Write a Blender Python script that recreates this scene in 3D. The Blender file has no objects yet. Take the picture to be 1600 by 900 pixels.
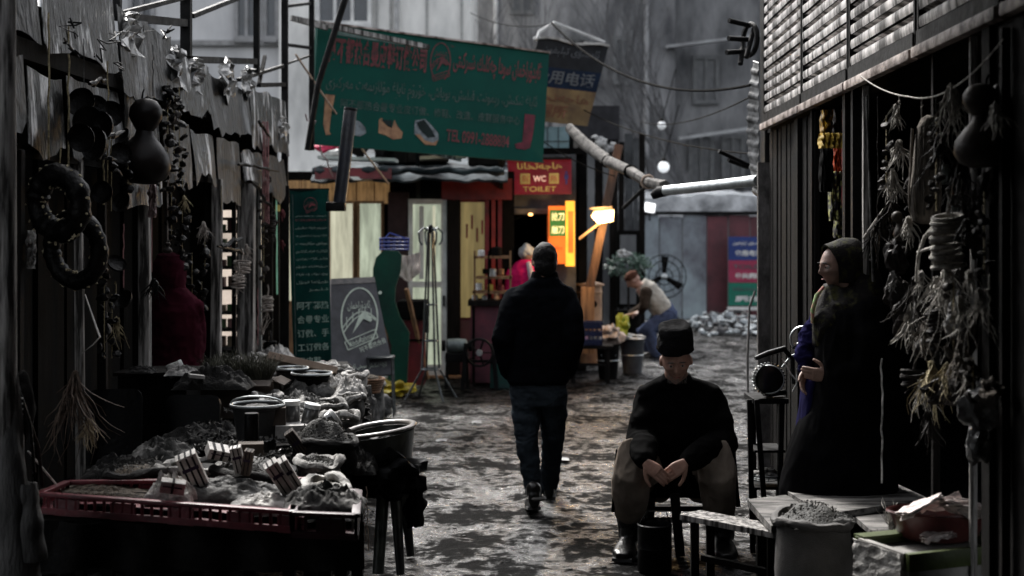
import bpy, bmesh, math, random
from mathutils import Vector, Matrix, noise, Euler
R = math.radians
random.seed(11)
S = bpy.context.scene
C = S.collection

# ---------------------------------------------------------------- camera, sky, sun, exposure
FPX, CX, HZ, EYE = 2200.0, 800.0, 358.0, 1.8
cam_d = bpy.data.cameras.new("camera"); cam = bpy.data.objects.new("camera", cam_d); C.objects.link(cam)
cam.location = (0, 0, EYE); cam.rotation_euler = (R(90), 0, 0)
cam_d.sensor_width = 36.0; cam_d.lens = 36.0 * FPX / 1600.0
cam_d.shift_x = 0.0; cam_d.shift_y = (HZ - 450.0) / 1600.0
cam_d.clip_start = 0.05; cam_d.clip_end = 2000
cam_d.dof.use_dof = True; cam_d.dof.focus_distance = 7.6; cam_d.dof.aperture_fstop = 2.2
S.camera = cam

W = bpy.data.worlds.new("World"); S.world = W; W.use_nodes = True
wn = W.node_tree.nodes; wl = W.node_tree.links
bg = wn['Background']; bg.inputs['Strength'].default_value = 0.095
sky = wn.new('ShaderNodeTexSky'); sky.sky_type = 'NISHITA'; sky.sun_disc = False
SUN_EL, SUN_ROT = 48.0, -22.0          # high, ahead of the camera and a little to the left
sky.sun_elevation = R(SUN_EL); sky.sun_rotation = R(SUN_ROT); sky.dust_density = 4.0
hs = wn.new('ShaderNodeHueSaturation'); hs.inputs['Saturation'].default_value = 0.22
wl.new(sky.outputs[0], hs.inputs['Color']); wl.new(hs.outputs[0], bg.inputs['Color'])
sd = bpy.data.lights.new("sun", 'SUN'); sun = bpy.data.objects.new("sun", sd); C.objects.link(sun)
sd.energy = 1.5; sd.angle = R(11); sd.color = (1.0, 0.97, 0.93)
_d = Vector((math.sin(R(SUN_ROT)) * math.cos(R(SUN_EL)), math.cos(R(SUN_ROT)) * math.cos(R(SUN_EL)), math.sin(R(SUN_EL))))
sun.rotation_euler = _d.to_track_quat('Z', 'Y').to_euler()
S.view_settings.view_transform = 'Standard'; S.view_settings.look = 'None'
S.view_settings.exposure = 2.05; S.view_settings.gamma = 1.0
S.render.engine = 'CYCLES'
S.cycles.max_bounces = 5; S.cycles.diffuse_bounces = 2; S.cycles.glossy_bounces = 3
S.cycles.use_denoising = True

# ---------------------------------------------------------------- where things stand
def P(px, py, Y):
    "the point that stands Y metres down the alley on the sight line through a photograph position"
    return Vector(((px - CX) * Y / FPX, Y, EYE - (py - HZ) * Y / FPX))
def G(px, py, z=0.0):
    "the point at height z on the sight line"
    return P(px, py, (EYE - z) * FPX / (py - HZ))
def XL(Y): return -2.57 + 0.0286 * Y          # the two rows of stalls
def XR(Y): return 1.62 + 0.0286 * Y
def YL(px): return 2.57 / (0.0286 - (px - CX) / FPX)
def YR(px): return 1.62 / ((px - CX) / FPX - 0.0286)
def zat(py, Y): return EYE - (py - HZ) * Y / FPX

# ---------------------------------------------------------------- materials
MATS = {}
def pm(name, col, col2=None, scale=6.0, lo=0.35, hi=0.65, rough=0.75, rough2=None, spec=0.4, metal=0.0, bump=0.25, bscale=45.0,
       stretch=(1, 1, 1), sheen=0.0, detail=7.0, emit=None, estr=0.0, trans=0.0, alpha=None, bdist=0.01, world=False):
    if name in MATS: return MATS[name]
    if max(col) < .06 and spec < .5: spec *= .3          # gloss cut on dark materials so blacks stay deep
    m = bpy.data.materials.new(name); m.use_nodes = True; MATS[name] = m
    n = m.node_tree.nodes; l = m.node_tree.links; b = n['Principled BSDF']
    tc = n.new('ShaderNodeTexCoord'); oi = n.new('ShaderNodeObjectInfo')
    mul = n.new('ShaderNodeVectorMath'); mul.operation = 'MULTIPLY'; mul.inputs[1].default_value = stretch
    add = n.new('ShaderNodeVectorMath'); add.operation = 'ADD'
    sc = n.new('ShaderNodeMath'); sc.operation = 'MULTIPLY'; sc.inputs[1].default_value = 37.0
    if world: ge = n.new('ShaderNodeNewGeometry'); l.new(ge.outputs['Position'], mul.inputs[0])     # stains run on from piece to piece
    else: l.new(oi.outputs['Random'], sc.inputs[0]); l.new(tc.outputs['Object'], mul.inputs[0])
    l.new(mul.outputs[0], add.inputs[0]); l.new(sc.outputs[0], add.inputs[1])
    t = n.new('ShaderNodeTexNoise'); t.inputs['Scale'].default_value = scale; t.inputs['Detail'].default_value = detail
    t.inputs['Roughness'].default_value = 0.62
    l.new(add.outputs[0], t.inputs['Vector'])
    r = n.new('ShaderNodeValToRGB'); r.color_ramp.elements[0].position = lo; r.color_ramp.elements[1].position = hi
    c2 = col2 or tuple(c * 0.6 for c in col)
    r.color_ramp.elements[0].color = (*c2, 1); r.color_ramp.elements[1].color = (*col, 1)
    l.new(t.outputs['Fac'], r.inputs[0]); l.new(r.outputs[0], b.inputs['Base Color'])
    mr = n.new('ShaderNodeMapRange'); mr.inputs['From Min'].default_value = lo; mr.inputs['From Max'].default_value = hi
    mr.inputs['To Min'].default_value = rough if rough2 is None else rough2; mr.inputs['To Max'].default_value = rough
    l.new(t.outputs['Fac'], mr.inputs['Value']); l.new(mr.outputs[0], b.inputs['Roughness'])
    b.inputs['Specular IOR Level'].default_value = spec; b.inputs['Metallic'].default_value = metal
    if sheen: b.inputs['Sheen Weight'].default_value = sheen
    if trans: b.inputs['Transmission Weight'].default_value = trans
    if alpha is not None: b.inputs['Alpha'].default_value = alpha
    if bump:
        t2 = n.new('ShaderNodeTexNoise'); t2.inputs['Scale'].default_value = bscale; t2.inputs['Detail'].default_value = 6.0
        l.new(add.outputs[0], t2.inputs['Vector'])
        bp = n.new('ShaderNodeBump'); bp.inputs['Strength'].default_value = bump; bp.inputs['Distance'].default_value = bdist
        l.new(t2.outputs['Fac'], bp.inputs['Height']); l.new(bp.outputs[0], b.inputs['Normal'])
    if emit:
        if estr: b.inputs['Emission Strength'].default_value = estr
        r2 = n.new('ShaderNodeValToRGB'); r2.color_ramp.elements[0].position = lo; r2.color_ramp.elements[1].position = hi
        r2.color_ramp.elements[0].color = (*[c * 0.55 for c in emit], 1); r2.color_ramp.elements[1].color = (*emit, 1)
        l.new(t.outputs['Fac'], r2.inputs[0]); l.new(r2.outputs[0], b.inputs['Emission Color'])
    return m

# ---------------------------------------------------------------- mesh builder
def rotm(rx=0, ry=0, rz=0): return Euler((R(rx), R(ry), R(rz))).to_matrix()
def frame_of(d):
    d = d.normalized(); up = Vector((0, 0, 1)) if abs(d.z) < 0.95 else Vector((0, 1, 0))
    a = d.cross(up).normalized(); b = a.cross(d).normalized()
    return a, b, d
class MB:
    def __init__(s): s.v = []; s.f = []; s.smooth = False
    def add(s, vs, fs):
        k = len(s.v); s.v += [Vector(x) for x in vs]; s.f += [tuple(i + k for i in q) for q in fs]; return s
    def box(s, c, d, rot=None, bev=0.0):
        c = Vector(c); h = Vector(d) / 2; M = rot or Matrix.Identity(3)
        if bev <= 0:
            vs = [c + M @ Vector((x * h.x, y * h.y, z * h.z)) for x in (-1, 1) for y in (-1, 1) for z in (-1, 1)]
            return s.add(vs, [(0, 1, 3, 2), (4, 6, 7, 5), (0, 4, 5, 1), (2, 3, 7, 6), (0, 2, 6, 4), (1, 5, 7, 3)])
        bm = bmesh.new(); bmesh.ops.create_cube(bm, size=1)
        for v in bm.verts: v.co = Vector((v.co.x * d[0], v.co.y * d[1], v.co.z * d[2]))
        bmesh.ops.bevel(bm, geom=bm.edges[:], offset=min(bev, min(d) * 0.45), segments=2, profile=0.6, affect='EDGES')
        bm.verts.index_update()
        s.add([c + M @ v.co for v in bm.verts], [tuple(v.index for v in f.verts) for f in bm.faces]); bm.free(); return s
    def beam(s, a, b, w, h, bev=0.0, roll=0.0):
        a, b = Vector(a), Vector(b); x, z, y = frame_of(b - a); M = Matrix((x, y, z)).transposed() @ Matrix.Rotation(R(roll), 3, 'Y')
        return s.box((a + b) / 2, (w, (b - a).length, h), M, bev)
    def tube(s, pts, r, n=8, cap=True, flat=1.0, jit=0.0):
        pts = [Vector(p) for p in pts]; m = len(pts)
        rs = list(r) if isinstance(r, (list, tuple)) else [r] * m
        vs = []; fs = []; pa = None
        for i, p in enumerate(pts):
            d = (pts[min(i + 1, m - 1)] - pts[max(i - 1, 0)])
            if d.length < 1e-7: d = Vector((0, 0, 1))
            d.normalize()
            if pa is None: a, b, _ = frame_of(d)
            else:
                a = (pa - d * pa.dot(d))
                if a.length < 1e-4: a = frame_of(d)[0]
                a.normalize(); b = a.cross(d)
            pa = a
            for k in range(n):
                t = 2 * math.pi * k / n; q = rs[i] * (1 + jit * (random.random() - .5))
                vs.append(p + a * math.cos(t) * q + b * math.sin(t) * q * flat)
        for i in range(m - 1):
            for k in range(n):
                k2 = (k + 1) % n; fs.append((i * n + k, i * n + k2, (i + 1) * n + k2, (i + 1) * n + k))
        if cap: fs += [tuple(range(n))[::-1], tuple((m - 1) * n + k for k in range(n))]
        return s.add(vs, fs)
    def ring(s, c, R_, r, axis=(0, 1, 0), n=28, m=8, squash=1.0, jit=0.0):
        c = Vector(c); a, b, d = frame_of(Vector(axis)); vs = []; fs = []
        for i in range(n):
            t = 2 * math.pi * i / n; u = a * math.cos(t) + b * math.sin(t) * squash
            rr = r * (1 + jit * (random.random() - .5))
            for k in range(m):
                q = 2 * math.pi * k / m; vs.append(c + u * (R_ + rr * math.cos(q)) + d * rr * math.sin(q))
        for i in range(n):
            for k in range(m):
                i2 = (i + 1) % n; k2 = (k + 1) % m; fs.append((i * m + k, i2 * m + k, i2 * m + k2, i * m + k2))
        return s.add(vs, fs)
    def lathe(s, prof, c=(0, 0, 0), n=20, rot=None, sx=1.0, sy=1.0, wob=0.0):
        "prof: (radius, height) pairs"
        c = Vector(c); M = rot or Matrix.Identity(3); vs = []; fs = []; ph = random.random() * 6
        for (r, z) in prof:
            for k in range(n):
                t = 2 * math.pi * k / n; q = r * (1 + wob * math.sin(3 * t + ph + z * 9) + wob * .6 * math.sin(5 * t + ph * 2))
                vs.append(c + M @ Vector((q * math.cos(t) * sx, q * math.sin(t) * sy, z + (wob * r * .7 * math.sin(4 * t + ph) if wob else 0))))
        for i in range(len(prof) - 1):
            for k in range(n):
                k2 = (k + 1) % n; fs.append((i * n + k, i * n + k2, (i + 1) * n + k2, (i + 1) * n + k))
        if prof[0][0] > 1e-4: fs.append(tuple(range(n))[::-1])
        if prof[-1][0] > 1e-4: fs.append(tuple((len(prof) - 1) * n + k for k in range(n)))
        return s.add(vs, fs)
    def prism(s, pts, dep, o=(0, 0, 0), rot=None):
        "an outline in the x,z plane given depth along y"
        o = Vector(o); M = rot or Matrix.Identity(3); n = len(pts)
        vs = [o + M @ Vector((x, -dep / 2, z)) for x, z in pts] + [o + M @ Vector((x, dep / 2, z)) for x, z in pts]
        return s.add(vs, [tuple(range(n)), tuple(range(n, 2 * n))[::-1]] + [(i, i + n, (i + 1) % n + n, (i + 1) % n) for i in range(n)])
    def sheet(s, fn, nu, nv, th=0.0):
        "a surface fn(u, v) -> point; th gives it thickness"
        vs = [Vector(fn(i / nu, j / nv)) for j in range(nv + 1) for i in range(nu + 1)]; w = nu + 1
        fs = [(j * w + i, j * w + i + 1, (j + 1) * w + i + 1, (j + 1) * w + i) for j in range(nv) for i in range(nu)]
        if th:
            nn = [Vector((0, 0, 0)) for _ in vs]
            for q in fs:
                m = (vs[q[1]] - vs[q[0]]).cross(vs[q[3]] - vs[q[0]])
                for i in q: nn[i] += m
            k = len(vs); vs2 = [v - m.normalized() * th if m.length > 0 else v for v, m in zip(vs, nn)]
            f2 = [tuple(i + k for i in q[::-1]) for q in fs]
            e = [i for i in range(w)] + [j * w + nu for j in range(1, nv + 1)] + [nv * w + i for i in range(nu - 1, -1, -1)] + [j * w for j in range(nv - 1, 0, -1)]
            f3 = [(e[i], e[i] + k, e[(i + 1) % len(e)] + k, e[(i + 1) % len(e)]) for i in range(len(e))]
            return s.add(vs + vs2, fs + f2 + f3)
        return s.add(vs, fs)
    def blob(s, c, r, sub=2, amp=0.15, fr=3.0, rot=None):
        bm = bmesh.new(); bmesh.ops.create_icosphere(bm, subdivisions=sub, radius=1.0); off = Vector((random.random() * 50, random.random() * 50, 7))
        r = Vector(r) if isinstance(r, (tuple, list, Vector)) else Vector((r, r, r)); M = rot or Matrix.Identity(3)
        bm.verts.index_update(); vs = []
        for v in bm.verts:
            q = 1 + amp * noise.noise(v.co * fr * .5 + off) * 2
            vs.append(Vector(c) + M @ Vector((v.co.x * r.x * q, v.co.y * r.y * q, v.co.z * r.z * q)))
        s.add(vs, [tuple(v.index for v in f.verts) for f in bm.faces]); bm.free(); return s
    def mesh(s, name, mat, smooth=None, o=None):
        me = bpy.data.meshes.new(name); vs = s.v
        if o is not None: Mi = o; vs = [Mi @ v for v in vs]
        me.from_pydata([tuple(v) for v in vs], [], s.f); me.update()
        bm = bmesh.new(); bm.from_mesh(me); bmesh.ops.recalc_face_normals(bm, faces=bm.faces[:]); bm.to_mesh(me); bm.free()
        if mat: me.materials.append(mat)
        if (s.smooth if smooth is None else smooth):
            me.polygons.foreach_set('use_smooth', [True] * len(me.polygons)); me.set_sharp_from_angle(angle=R(42))
        return me
    def build(s, name, mat, parent=None, local=False, smooth=None, label=None):
        inv = None
        if parent is not None and not local: inv = world(parent).inverted()
        o = bpy.data.objects.new(name, s.mesh(name, mat, smooth, inv)); C.objects.link(o)
        if parent is not None: o.parent = parent
        if label: o['label'] = label
        return o
def world(o):
    m = Matrix.LocRotScale(o.location, o.rotation_euler, o.scale)
    return world(o.parent) @ m if o.parent else m
def thing(name, label, cat, loc=(0, 0, 0), rz=0.0, group=None):
    o = bpy.data.objects.new(name, None); C.objects.link(o); o.empty_display_size = 0.1
    o.location = loc; o.rotation_euler = (0, 0, rz); return tag(o, label, cat, group)
def tag(o, label=None, cat=None, group=None, kind=None):
    if label: o['label'] = label
    if cat: o['category'] = cat
    if group: o['group'] = group
    if kind: o['kind'] = kind
    return o
def struct(o): return tag(o, kind='structure')
def one(mb, name, mat, label, cat, group=None, smooth=None):
    "a thing that is one mesh: its origin goes to the middle of its base"
    lo = Vector((min(v.x for v in mb.v), min(v.y for v in mb.v), min(v.z for v in mb.v))); hi = Vector((max(v.x for v in mb.v), max(v.y for v in mb.v), 0))
    c = Vector(((lo.x + hi.x) / 2, (lo.y + hi.y) / 2, lo.z)); mb.v = [v - c for v in mb.v]
    o = mb.build(name, mat, smooth=smooth); o.location = c
    return tag(o, label, cat, group)
def copy_tree(o, parent=None):
    c = o.copy(); C.objects.link(c); c.parent = parent
    for ch in list(o.children): copy_tree(ch, c)
    return c
def put(proto, used, loc, rot=(0, 0, 0), scale=1.0, label=None, group=None):
    "the first call moves the prototype itself, the next ones copy it"
    o = proto if proto.name not in used else copy_tree(proto)
    used.add(proto.name); o.location = loc; o.rotation_euler = [R(a) for a in rot]
    o.scale = (scale,) * 3 if isinstance(scale, (int, float)) else scale
    if label: o['label'] = label
    if group: o['group'] = group
    return o
USED = set()
def U(a, b): return random.uniform(a, b)
def nz(x, y=0, z=0): return noise.noise(Vector((x, y, z)))
def sag(a, b, s, n=14):
    a, b = Vector(a), Vector(b)
    return [a.lerp(b, i / n) - Vector((0, 0, s * 4 * (i / n) * (1 - i / n))) for i in range(n + 1)]
def wig(a, b, amp, n=10, fr=2.0):
    a, b = Vector(a), Vector(b); k = U(0, 90)
    return [a.lerp(b, i / n) + Vector((nz(k + i * fr * .3), nz(k + 30 + i * fr * .3), nz(k + 60 + i * fr * .3))) * amp * math.sin(math.pi * min(1, .15 + i / n)) for i in range(n + 1)]

# ---------------------------------------------------------------- lettering
_AR = {'ا': ('FE8D', 'FE8E'), 'ب': ('FE8F', 'FE90', 'FE91', 'FE92'), 'پ': ('FB56', 'FB57', 'FB58', 'FB59'), 'ت': ('FE95', 'FE96', 'FE97', 'FE98'),
       'ج': ('FE9D', 'FE9E', 'FE9F', 'FEA0'), 'چ': ('FB7A', 'FB7B', 'FB7C', 'FB7D'), 'خ': ('FEA5', 'FEA6', 'FEA7', 'FEA8'), 'د': ('FEA9', 'FEAA'),
       'ر': ('FEAD', 'FEAE'), 'ز': ('FEAF', 'FEB0'), 'س': ('FEB1', 'FEB2', 'FEB3', 'FEB4'), 'ش': ('FEB5', 'FEB6', 'FEB7', 'FEB8'),
       'غ': ('FECD', 'FECE', 'FECF', 'FED0'), 'ف': ('FED1', 'FED2', 'FED3', 'FED4'), 'ق': ('FED5', 'FED6', 'FED7', 'FED8'), 'ك': ('FED9', 'FEDA', 'FEDB', 'FEDC'),
       'گ': ('FB92', 'FB93', 'FB94', 'FB95'), 'ل': ('FEDD', 'FEDE', 'FEDF', 'FEE0'), 'م': ('FEE1', 'FEE2', 'FEE3', 'FEE4'), 'ن': ('FEE5', 'FEE6', 'FEE7', 'FEE8'),
       'ھ': ('FBAA', 'FBAB', 'FBAC', 'FBAD'), 'و': ('FEED', 'FEEE'), 'ۇ': ('FBD7', 'FBD8'), 'ۋ': ('FBDE', 'FBDF'), 'ې': ('FBE4', 'FBE5', 'FBE6', 'FBE7'),
       'ى': ('FEEF', 'FEF0', 'FBE8', 'FBE9'), 'ي': ('FEF1', 'FEF2', 'FEF3', 'FEF4'), 'ە': ('FEE9', 'FEEA'), 'ئ': ('FE89', 'FE8A', 'FE8B', 'FE8C')}
def uy(t):
    out = []
    for i, ch in enumerate(t):
        if ch not in _AR: out.append(ch); continue
        f = _AR[ch]; p = t[i - 1] if i else ' '; nx = t[i + 1] if i + 1 < len(t) else ' '
        jp = p in _AR and len(_AR[p]) == 4; jn = len(f) == 4 and nx in _AR
        out.append(chr(int(f[3] if jp and jn else f[1] if jp else f[2] if jn else f[0], 16)))
    return ''.join(reversed(out))
def lettering(txt, x, z, w, h, mat, parent, M, depth=0.004, off=0.0, name='lettering', shear=0.0, bold=0.0):
    "flat letters fitted to w by h, centred at x, z of the board's own plane; M is the board's matrix"
    cu = bpy.data.curves.new('t', 'FONT'); cu.body = txt; cu.size = 1.0; cu.extrude = 0.0; cu.shear = shear; cu.offset = bold
    t = bpy.data.objects.new('t', cu); C.objects.link(t)
    bpy.context.view_layer.update()
    me = bpy.data.meshes.new_from_object(t.evaluated_get(bpy.context.evaluated_depsgraph_get()))
    bpy.data.objects.remove(t); bpy.data.curves.remove(cu)
    if not len(me.vertices): return None
    xs = [v.co.x for v in me.vertices]; ys = [v.co.y for v in me.vertices]
    sx = w / max(1e-5, max(xs) - min(xs)); sy = h / max(1e-5, max(ys) - min(ys)); cx = (max(xs) + min(xs)) / 2; cy = (max(ys) + min(ys)) / 2
    inv = world(parent).inverted()
    for v in me.vertices:
        v.co = inv @ (M @ Vector((x + (v.co.x - cx) * sx, -depth - off, z + (v.co.y - cy) * sy)))
    me.name = name; me.materials.clear(); me.materials.append(mat)
    o = bpy.data.objects.new(name, me); C.objects.link(o); o.parent = parent
    return o
def board_matrix(corners):
    "matrix of a board whose top-left, top-right, bottom-left corners are given; x right, z up, y away from the viewer; plus its width and height"
    a, b, c = (Vector(q) for q in corners); w = (b - a).length; h = (a - c).length; x = (b - a) / w; z = (a - c) / h
    y = z.cross(x).normalized(); o = (b + c) / 2
    return Matrix(((x.x, y.x, z.x, o.x), (x.y, y.y, z.y, o.y), (x.z, y.z, z.z, o.z), (0, 0, 0, 1))), w, h
# ================================================================ MATERIALS
BLACK_WOOD = pm('black_wood', (.009, .008, .0075), (.003, .003, .0025), 5, rough=.8, spec=.25, stretch=(4, 4, .6), bump=.5)
DARK_WOOD = pm('dark_wood', (.01, .008, .007), (.0015, .0012, .001), 6, rough=.7, spec=.3, stretch=(5, 5, .5), bump=.5)
GREY_WOOD = pm('grey_wood', (.42, .4, .38), (.02, .018, .016), 5, .42, .62, rough=.75, stretch=(6, 6, .5), bump=.6)
BROWN_WOOD = pm('brown_wood', (.28, .15, .07), (.08, .04, .02), 5, rough=.7, stretch=(5, 5, .5), bump=.4)
BLACK_METAL = pm('black_metal', (.008, .008, .0085), (.003, .003, .003), 9, rough=.55, rough2=.75, spec=.4, metal=.1)
GALV = pm('galvanised', (.6, .63, .63), (.3, .32, .33), 9, rough=.35, rough2=.5, metal=.85, bump=.15)
ASH = pm('dark_concrete', (.16, .165, .17), (.07, .072, .078), 1.2, rough=.9, spec=.2, stretch=(1.5, 1.5, .5), bump=.3, bscale=9)
E_SHEET = pm('streaky_sheet', (.8, .8, .8), (.003, .003, .0028), 3.0, .53, .62, rough=.35, spec=.6, stretch=(2.6, 2.6, .7), bump=1.0, bscale=12, bdist=.03)  # pale streaks stand in part for gloss highlights, put into the colour
SHEET_DIM = pm('dim_streaky_sheet', (.23, .235, .24), (.002, .002, .002), 2.6, .55, .68, rough=.5, spec=.5, stretch=(2.2, 2.2, .7), bump=.8, bscale=14, bdist=.03)  # darker version of the streaked sheet
SLAT = pm('shutter_slat', (.62, .59, .57), (.03, .027, .025), 4.2, .4, .6, rough=.42, rough2=.75, spec=.5, stretch=(2.4, 2.4, .45), bump=.35, bscale=60, world=True)
RUST = pm('rusty_rail', (.42, .36, .33), (.05, .03, .022), 7, .4, .6, rough=.6, spec=.4, bump=.5)
MATT_BLACK = pm('matt_black', (.007, .0065, .006), (.003, .003, .003), 4, rough=.9, spec=.15, bump=.3)  # plain near-black base, also used for the interiors
PALE_WALL = pm('pale_render', (.84, .83, .8), (.42, .42, .41), 1.0, .28, .6, rough=.9, spec=.2, stretch=(1.2, 1.2, .4), bump=.15, bscale=6)
GREY_WALL = pm('grey_concrete', (.27, .272, .28), (.07, .072, .078), .8, .36, .66, rough=.9, spec=.2, stretch=(1.4, 1.4, .55), bump=.3, bscale=4)
GLASS_D = pm('dark_glass', (.05, .06, .075), (.03, .035, .045), 2, rough=.18, spec=.6, bump=0)

# ================================================================ GROUND
def ground_h(x, y):
    a = nz(x * .8, y * .8, 3) * .03 + nz(x * 2.4, y * 2.4, 9) * .022 + abs(nz(x * 5, y * 4, 1)) * .022 + nz(x * 11, y * 9, 5) * .009
    wet = nz(x * .55 + 4, y * .5, 14)
    f = .35 if wet > .12 else 1.0
    return max(-.012, a * f) - .008
def make_ground():
    xs = [-200, -60, -20, -9, -6, -4.4]; x = -3.6
    while x < 3.6: xs.append(x); x += .045
    xs += [4.4, 6, 9, 20, 60, 200]
    ys = [-60, -9, -2, 2, 4]; y = 5.2
    while y < 32: ys.append(y); y += .004 * y + .012
    ys += [36, 45, 70, 150, 600]
    w = len(xs); vs = []
    for y in ys:
        for x in xs:
            near = abs(x) < 3.7 and 5 < y < 33
            vs.append((x, y, ground_h(x, y) if near else -.012))
    fs = [(j * w + i, j * w + i + 1, (j + 1) * w + i + 1, (j + 1) * w + i) for j in range(len(ys) - 1) for i in range(w - 1)]
    m = bpy.data.materials.new('wet_mud'); m.use_nodes = True; n = m.node_tree.nodes; l = m.node_tree.links; b = n['Principled BSDF']
    tc = n.new('ShaderNodeTexCoord')
    def noi(s, d, st=(1, 1, 1)):
        q = n.new('ShaderNodeVectorMath'); q.operation = 'MULTIPLY'; q.inputs[1].default_value = st; l.new(tc.outputs['Object'], q.inputs[0])
        t = n.new('ShaderNodeTexNoise'); t.inputs['Scale'].default_value = s; t.inputs['Detail'].default_value = d; t.inputs['Roughness'].default_value = .65; l.new(q.outputs[0], t.inputs['Vector']); return t
    t1 = noi(2.2, 9); t2 = noi(2.2, 10); t3 = noi(11, 9); t4 = noi(60, 6)
    cr = n.new('ShaderNodeValToRGB'); e = cr.color_ramp.elements; e[0].position = .47; e[0].color = (.0025, .0025, .0025, 1); e[1].position = .6; e[1].color = (.01, .0102, .011, 1)
    mx = n.new('ShaderNodeMath'); mx.operation = 'MULTIPLY_ADD'; mx.inputs[1].default_value = .5; l.new(t3.outputs['Fac'], mx.inputs[0])
    hf = n.new('ShaderNodeMath'); hf.operation = 'MULTIPLY'; hf.inputs[1].default_value = .5; l.new(t1.outputs['Fac'], hf.inputs[0]); l.new(hf.outputs[0], mx.inputs[2])
    l.new(mx.outputs[0], cr.inputs[0]); l.new(cr.outputs[0], b.inputs['Base Color'])
    rr = n.new('ShaderNodeMapRange'); rr.inputs['From Min'].default_value = .44; rr.inputs['From Max'].default_value = .57
    rr.inputs['To Min'].default_value = .7; rr.inputs['To Max'].default_value = .12
    ad = n.new('ShaderNodeMath'); ad.operation = 'MULTIPLY_ADD'; ad.inputs[1].default_value = .42; l.new(t3.outputs['Fac'], ad.inputs[0])
    h2 = n.new('ShaderNodeMath'); h2.operation = 'MULTIPLY'; h2.inputs[1].default_value = .58; l.new(t2.outputs['Fac'], h2.inputs[0]); l.new(h2.outputs[0], ad.inputs[2])
    l.new(ad.outputs[0], rr.inputs['Value']); l.new(rr.outputs[0], b.inputs['Roughness'])
    sr = n.new('ShaderNodeMapRange'); sr.inputs['From Min'].default_value = .48; sr.inputs['From Max'].default_value = .56; sr.inputs['To Min'].default_value = .02; sr.inputs['To Max'].default_value = .7; l.new(ad.outputs[0], sr.inputs['Value']); l.new(sr.outputs[0], b.inputs['Specular IOR Level'])
    b1 = n.new('ShaderNodeBump'); b1.inputs['Strength'].default_value = .8; b1.inputs['Distance'].default_value = .03; l.new(t3.outputs['Fac'], b1.inputs['Height'])
    b2 = n.new('ShaderNodeBump'); b2.inputs['Strength'].default_value = 1.0; b2.inputs['Distance'].default_value = .008; l.new(t4.outputs['Fac'], b2.inputs['Height'])
    l.new(b1.outputs[0], b2.inputs['Normal']); l.new(b2.outputs[0], b.inputs['Normal'])
    me = bpy.data.meshes.new('ground'); me.from_pydata(vs, [], fs); me.materials.append(m)
    me.polygons.foreach_set('use_smooth', [True] * len(me.polygons))
    o = bpy.data.objects.new('ground', me); C.objects.link(o); struct(o)
make_ground()
struct(MB().box((0, 25.9, .03), (9, .35, .16), bev=.03).build('kerb', pm('kerb', (.2, .2, .2), (.08, .08, .08), 3), smooth=True))
mb = MB()
for i in range(500):
    Y = U(6.3, 22) ; x = U(-1.6, 1.9)
    if nz(x * 1.5, Y * .7, 40) < 0: continue
    r = U(.004, .013); mb.blob((x, Y, ground_h(x, Y) + r * .3), (r * 1.3, r * 1.2, r * .7), 1, .3)
tag(mb.build('mud_clods', pm('clod', (.05, .047, .045), (.02, .018, .017), 20, rough=.5)), kind='stuff')

# ================================================================ FAR BUILDINGS
def facade(name, label, Y, px0, px1, z1, mat, depth=6):
    t = thing(name, label, 'building', ((px0 + px1) / 2 * Y / FPX - CX * Y / FPX, Y, 0))
    return t
def rect_on(px0, py0, px1, py1, Y): return (P((px0 + px1) / 2, (py0 + py1) / 2, Y), ((px1 - px0) * Y / FPX, (py1 - py0) * Y / FPX))
def window(t, px0, py0, px1, py1, Y, fm, gm, bars=1, rail=False, sill=True):
    c, (w, h) = rect_on(px0, py0, px1, py1, Y)
    f = MB(); k = .09 * Y / 32
    f.box(c + Vector((-w / 2, -.05, 0)), (k, .12, h + k)); f.box(c + Vector((w / 2, -.05, 0)), (k, .12, h + k))
    f.box(c + Vector((0, -.05, h / 2)), (w - k, .118, k)); f.box(c + Vector((0, -.05, -h / 2)), (w - k, .118, k))
    for i in range(1, bars): f.box(c + Vector((-w / 2 + w * i / bars, -.05, 0)), (k * .8, .1, h - k))
    fo = f.build('window', fm, t)
    for i in range(bars):
        a = -w / 2 + w * (i + .5) / bars
        MB().box(c + Vector((a, -.02, 0)), (w / bars - k * .6, .02, h - k * .7)).build('pane', gm, fo)
    if sill: MB().box(c + Vector((0, -.12, -h / 2 - k * .9)), (w * 1.12, .26, k * .8)).build('sill', fm, fo)
FRAME_W = pm('white_frame', (.7, .7, .68), (.5, .5, .5), 5, rough=.6)
FRAME_G = pm('grey_frame', (.3, .3, .31), (.2, .2, .2), 5, rough=.6)
t = thing('apartment_building', 'pale rendered apartment building with white framed windows behind the green signboard', 'building', (-4.2, 32, 0))
Y = 32
x0, x1 = P(60, 0, Y).x, P(736, 0, Y).x; xm = P(438, 0, Y).x
MB().box(((x0 + xm) / 2, Y + 3, 6.5), (xm - x0, 6, 13)).build('wall', pm('pale_render_grey', (.66, .66, .66), (.42, .42, .43), 1.0, .3, .7, rough=.9, stretch=(1, 1, .4), bump=.15), t)
MB().box(((x1 + xm) / 2, Y + 2.9, 6.5), (x1 - xm, 6.2, 13)).build('wall', PALE_WALL, t)
window(t, 370, -40, 402, 60, Y, FRAME_G, GLASS_D, 2); window(t, 415, -40, 434, 60, Y, FRAME_G, GLASS_D, 1); window(t, 205, -60, 240, 60, Y, FRAME_G, GLASS_D, 2)
window(t, 497, -30, 578, 37, Y - .22, FRAME_W, GLASS_D, 3)
for py, d in ((68, .14), (210, .2)):
    MB().box(((x0 + xm) / 2, Y - d / 2, zat(py, Y)), (xm - x0, d, .12)).build('ledge', pm('ledge', (.3, .3, .3)), t)
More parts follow.
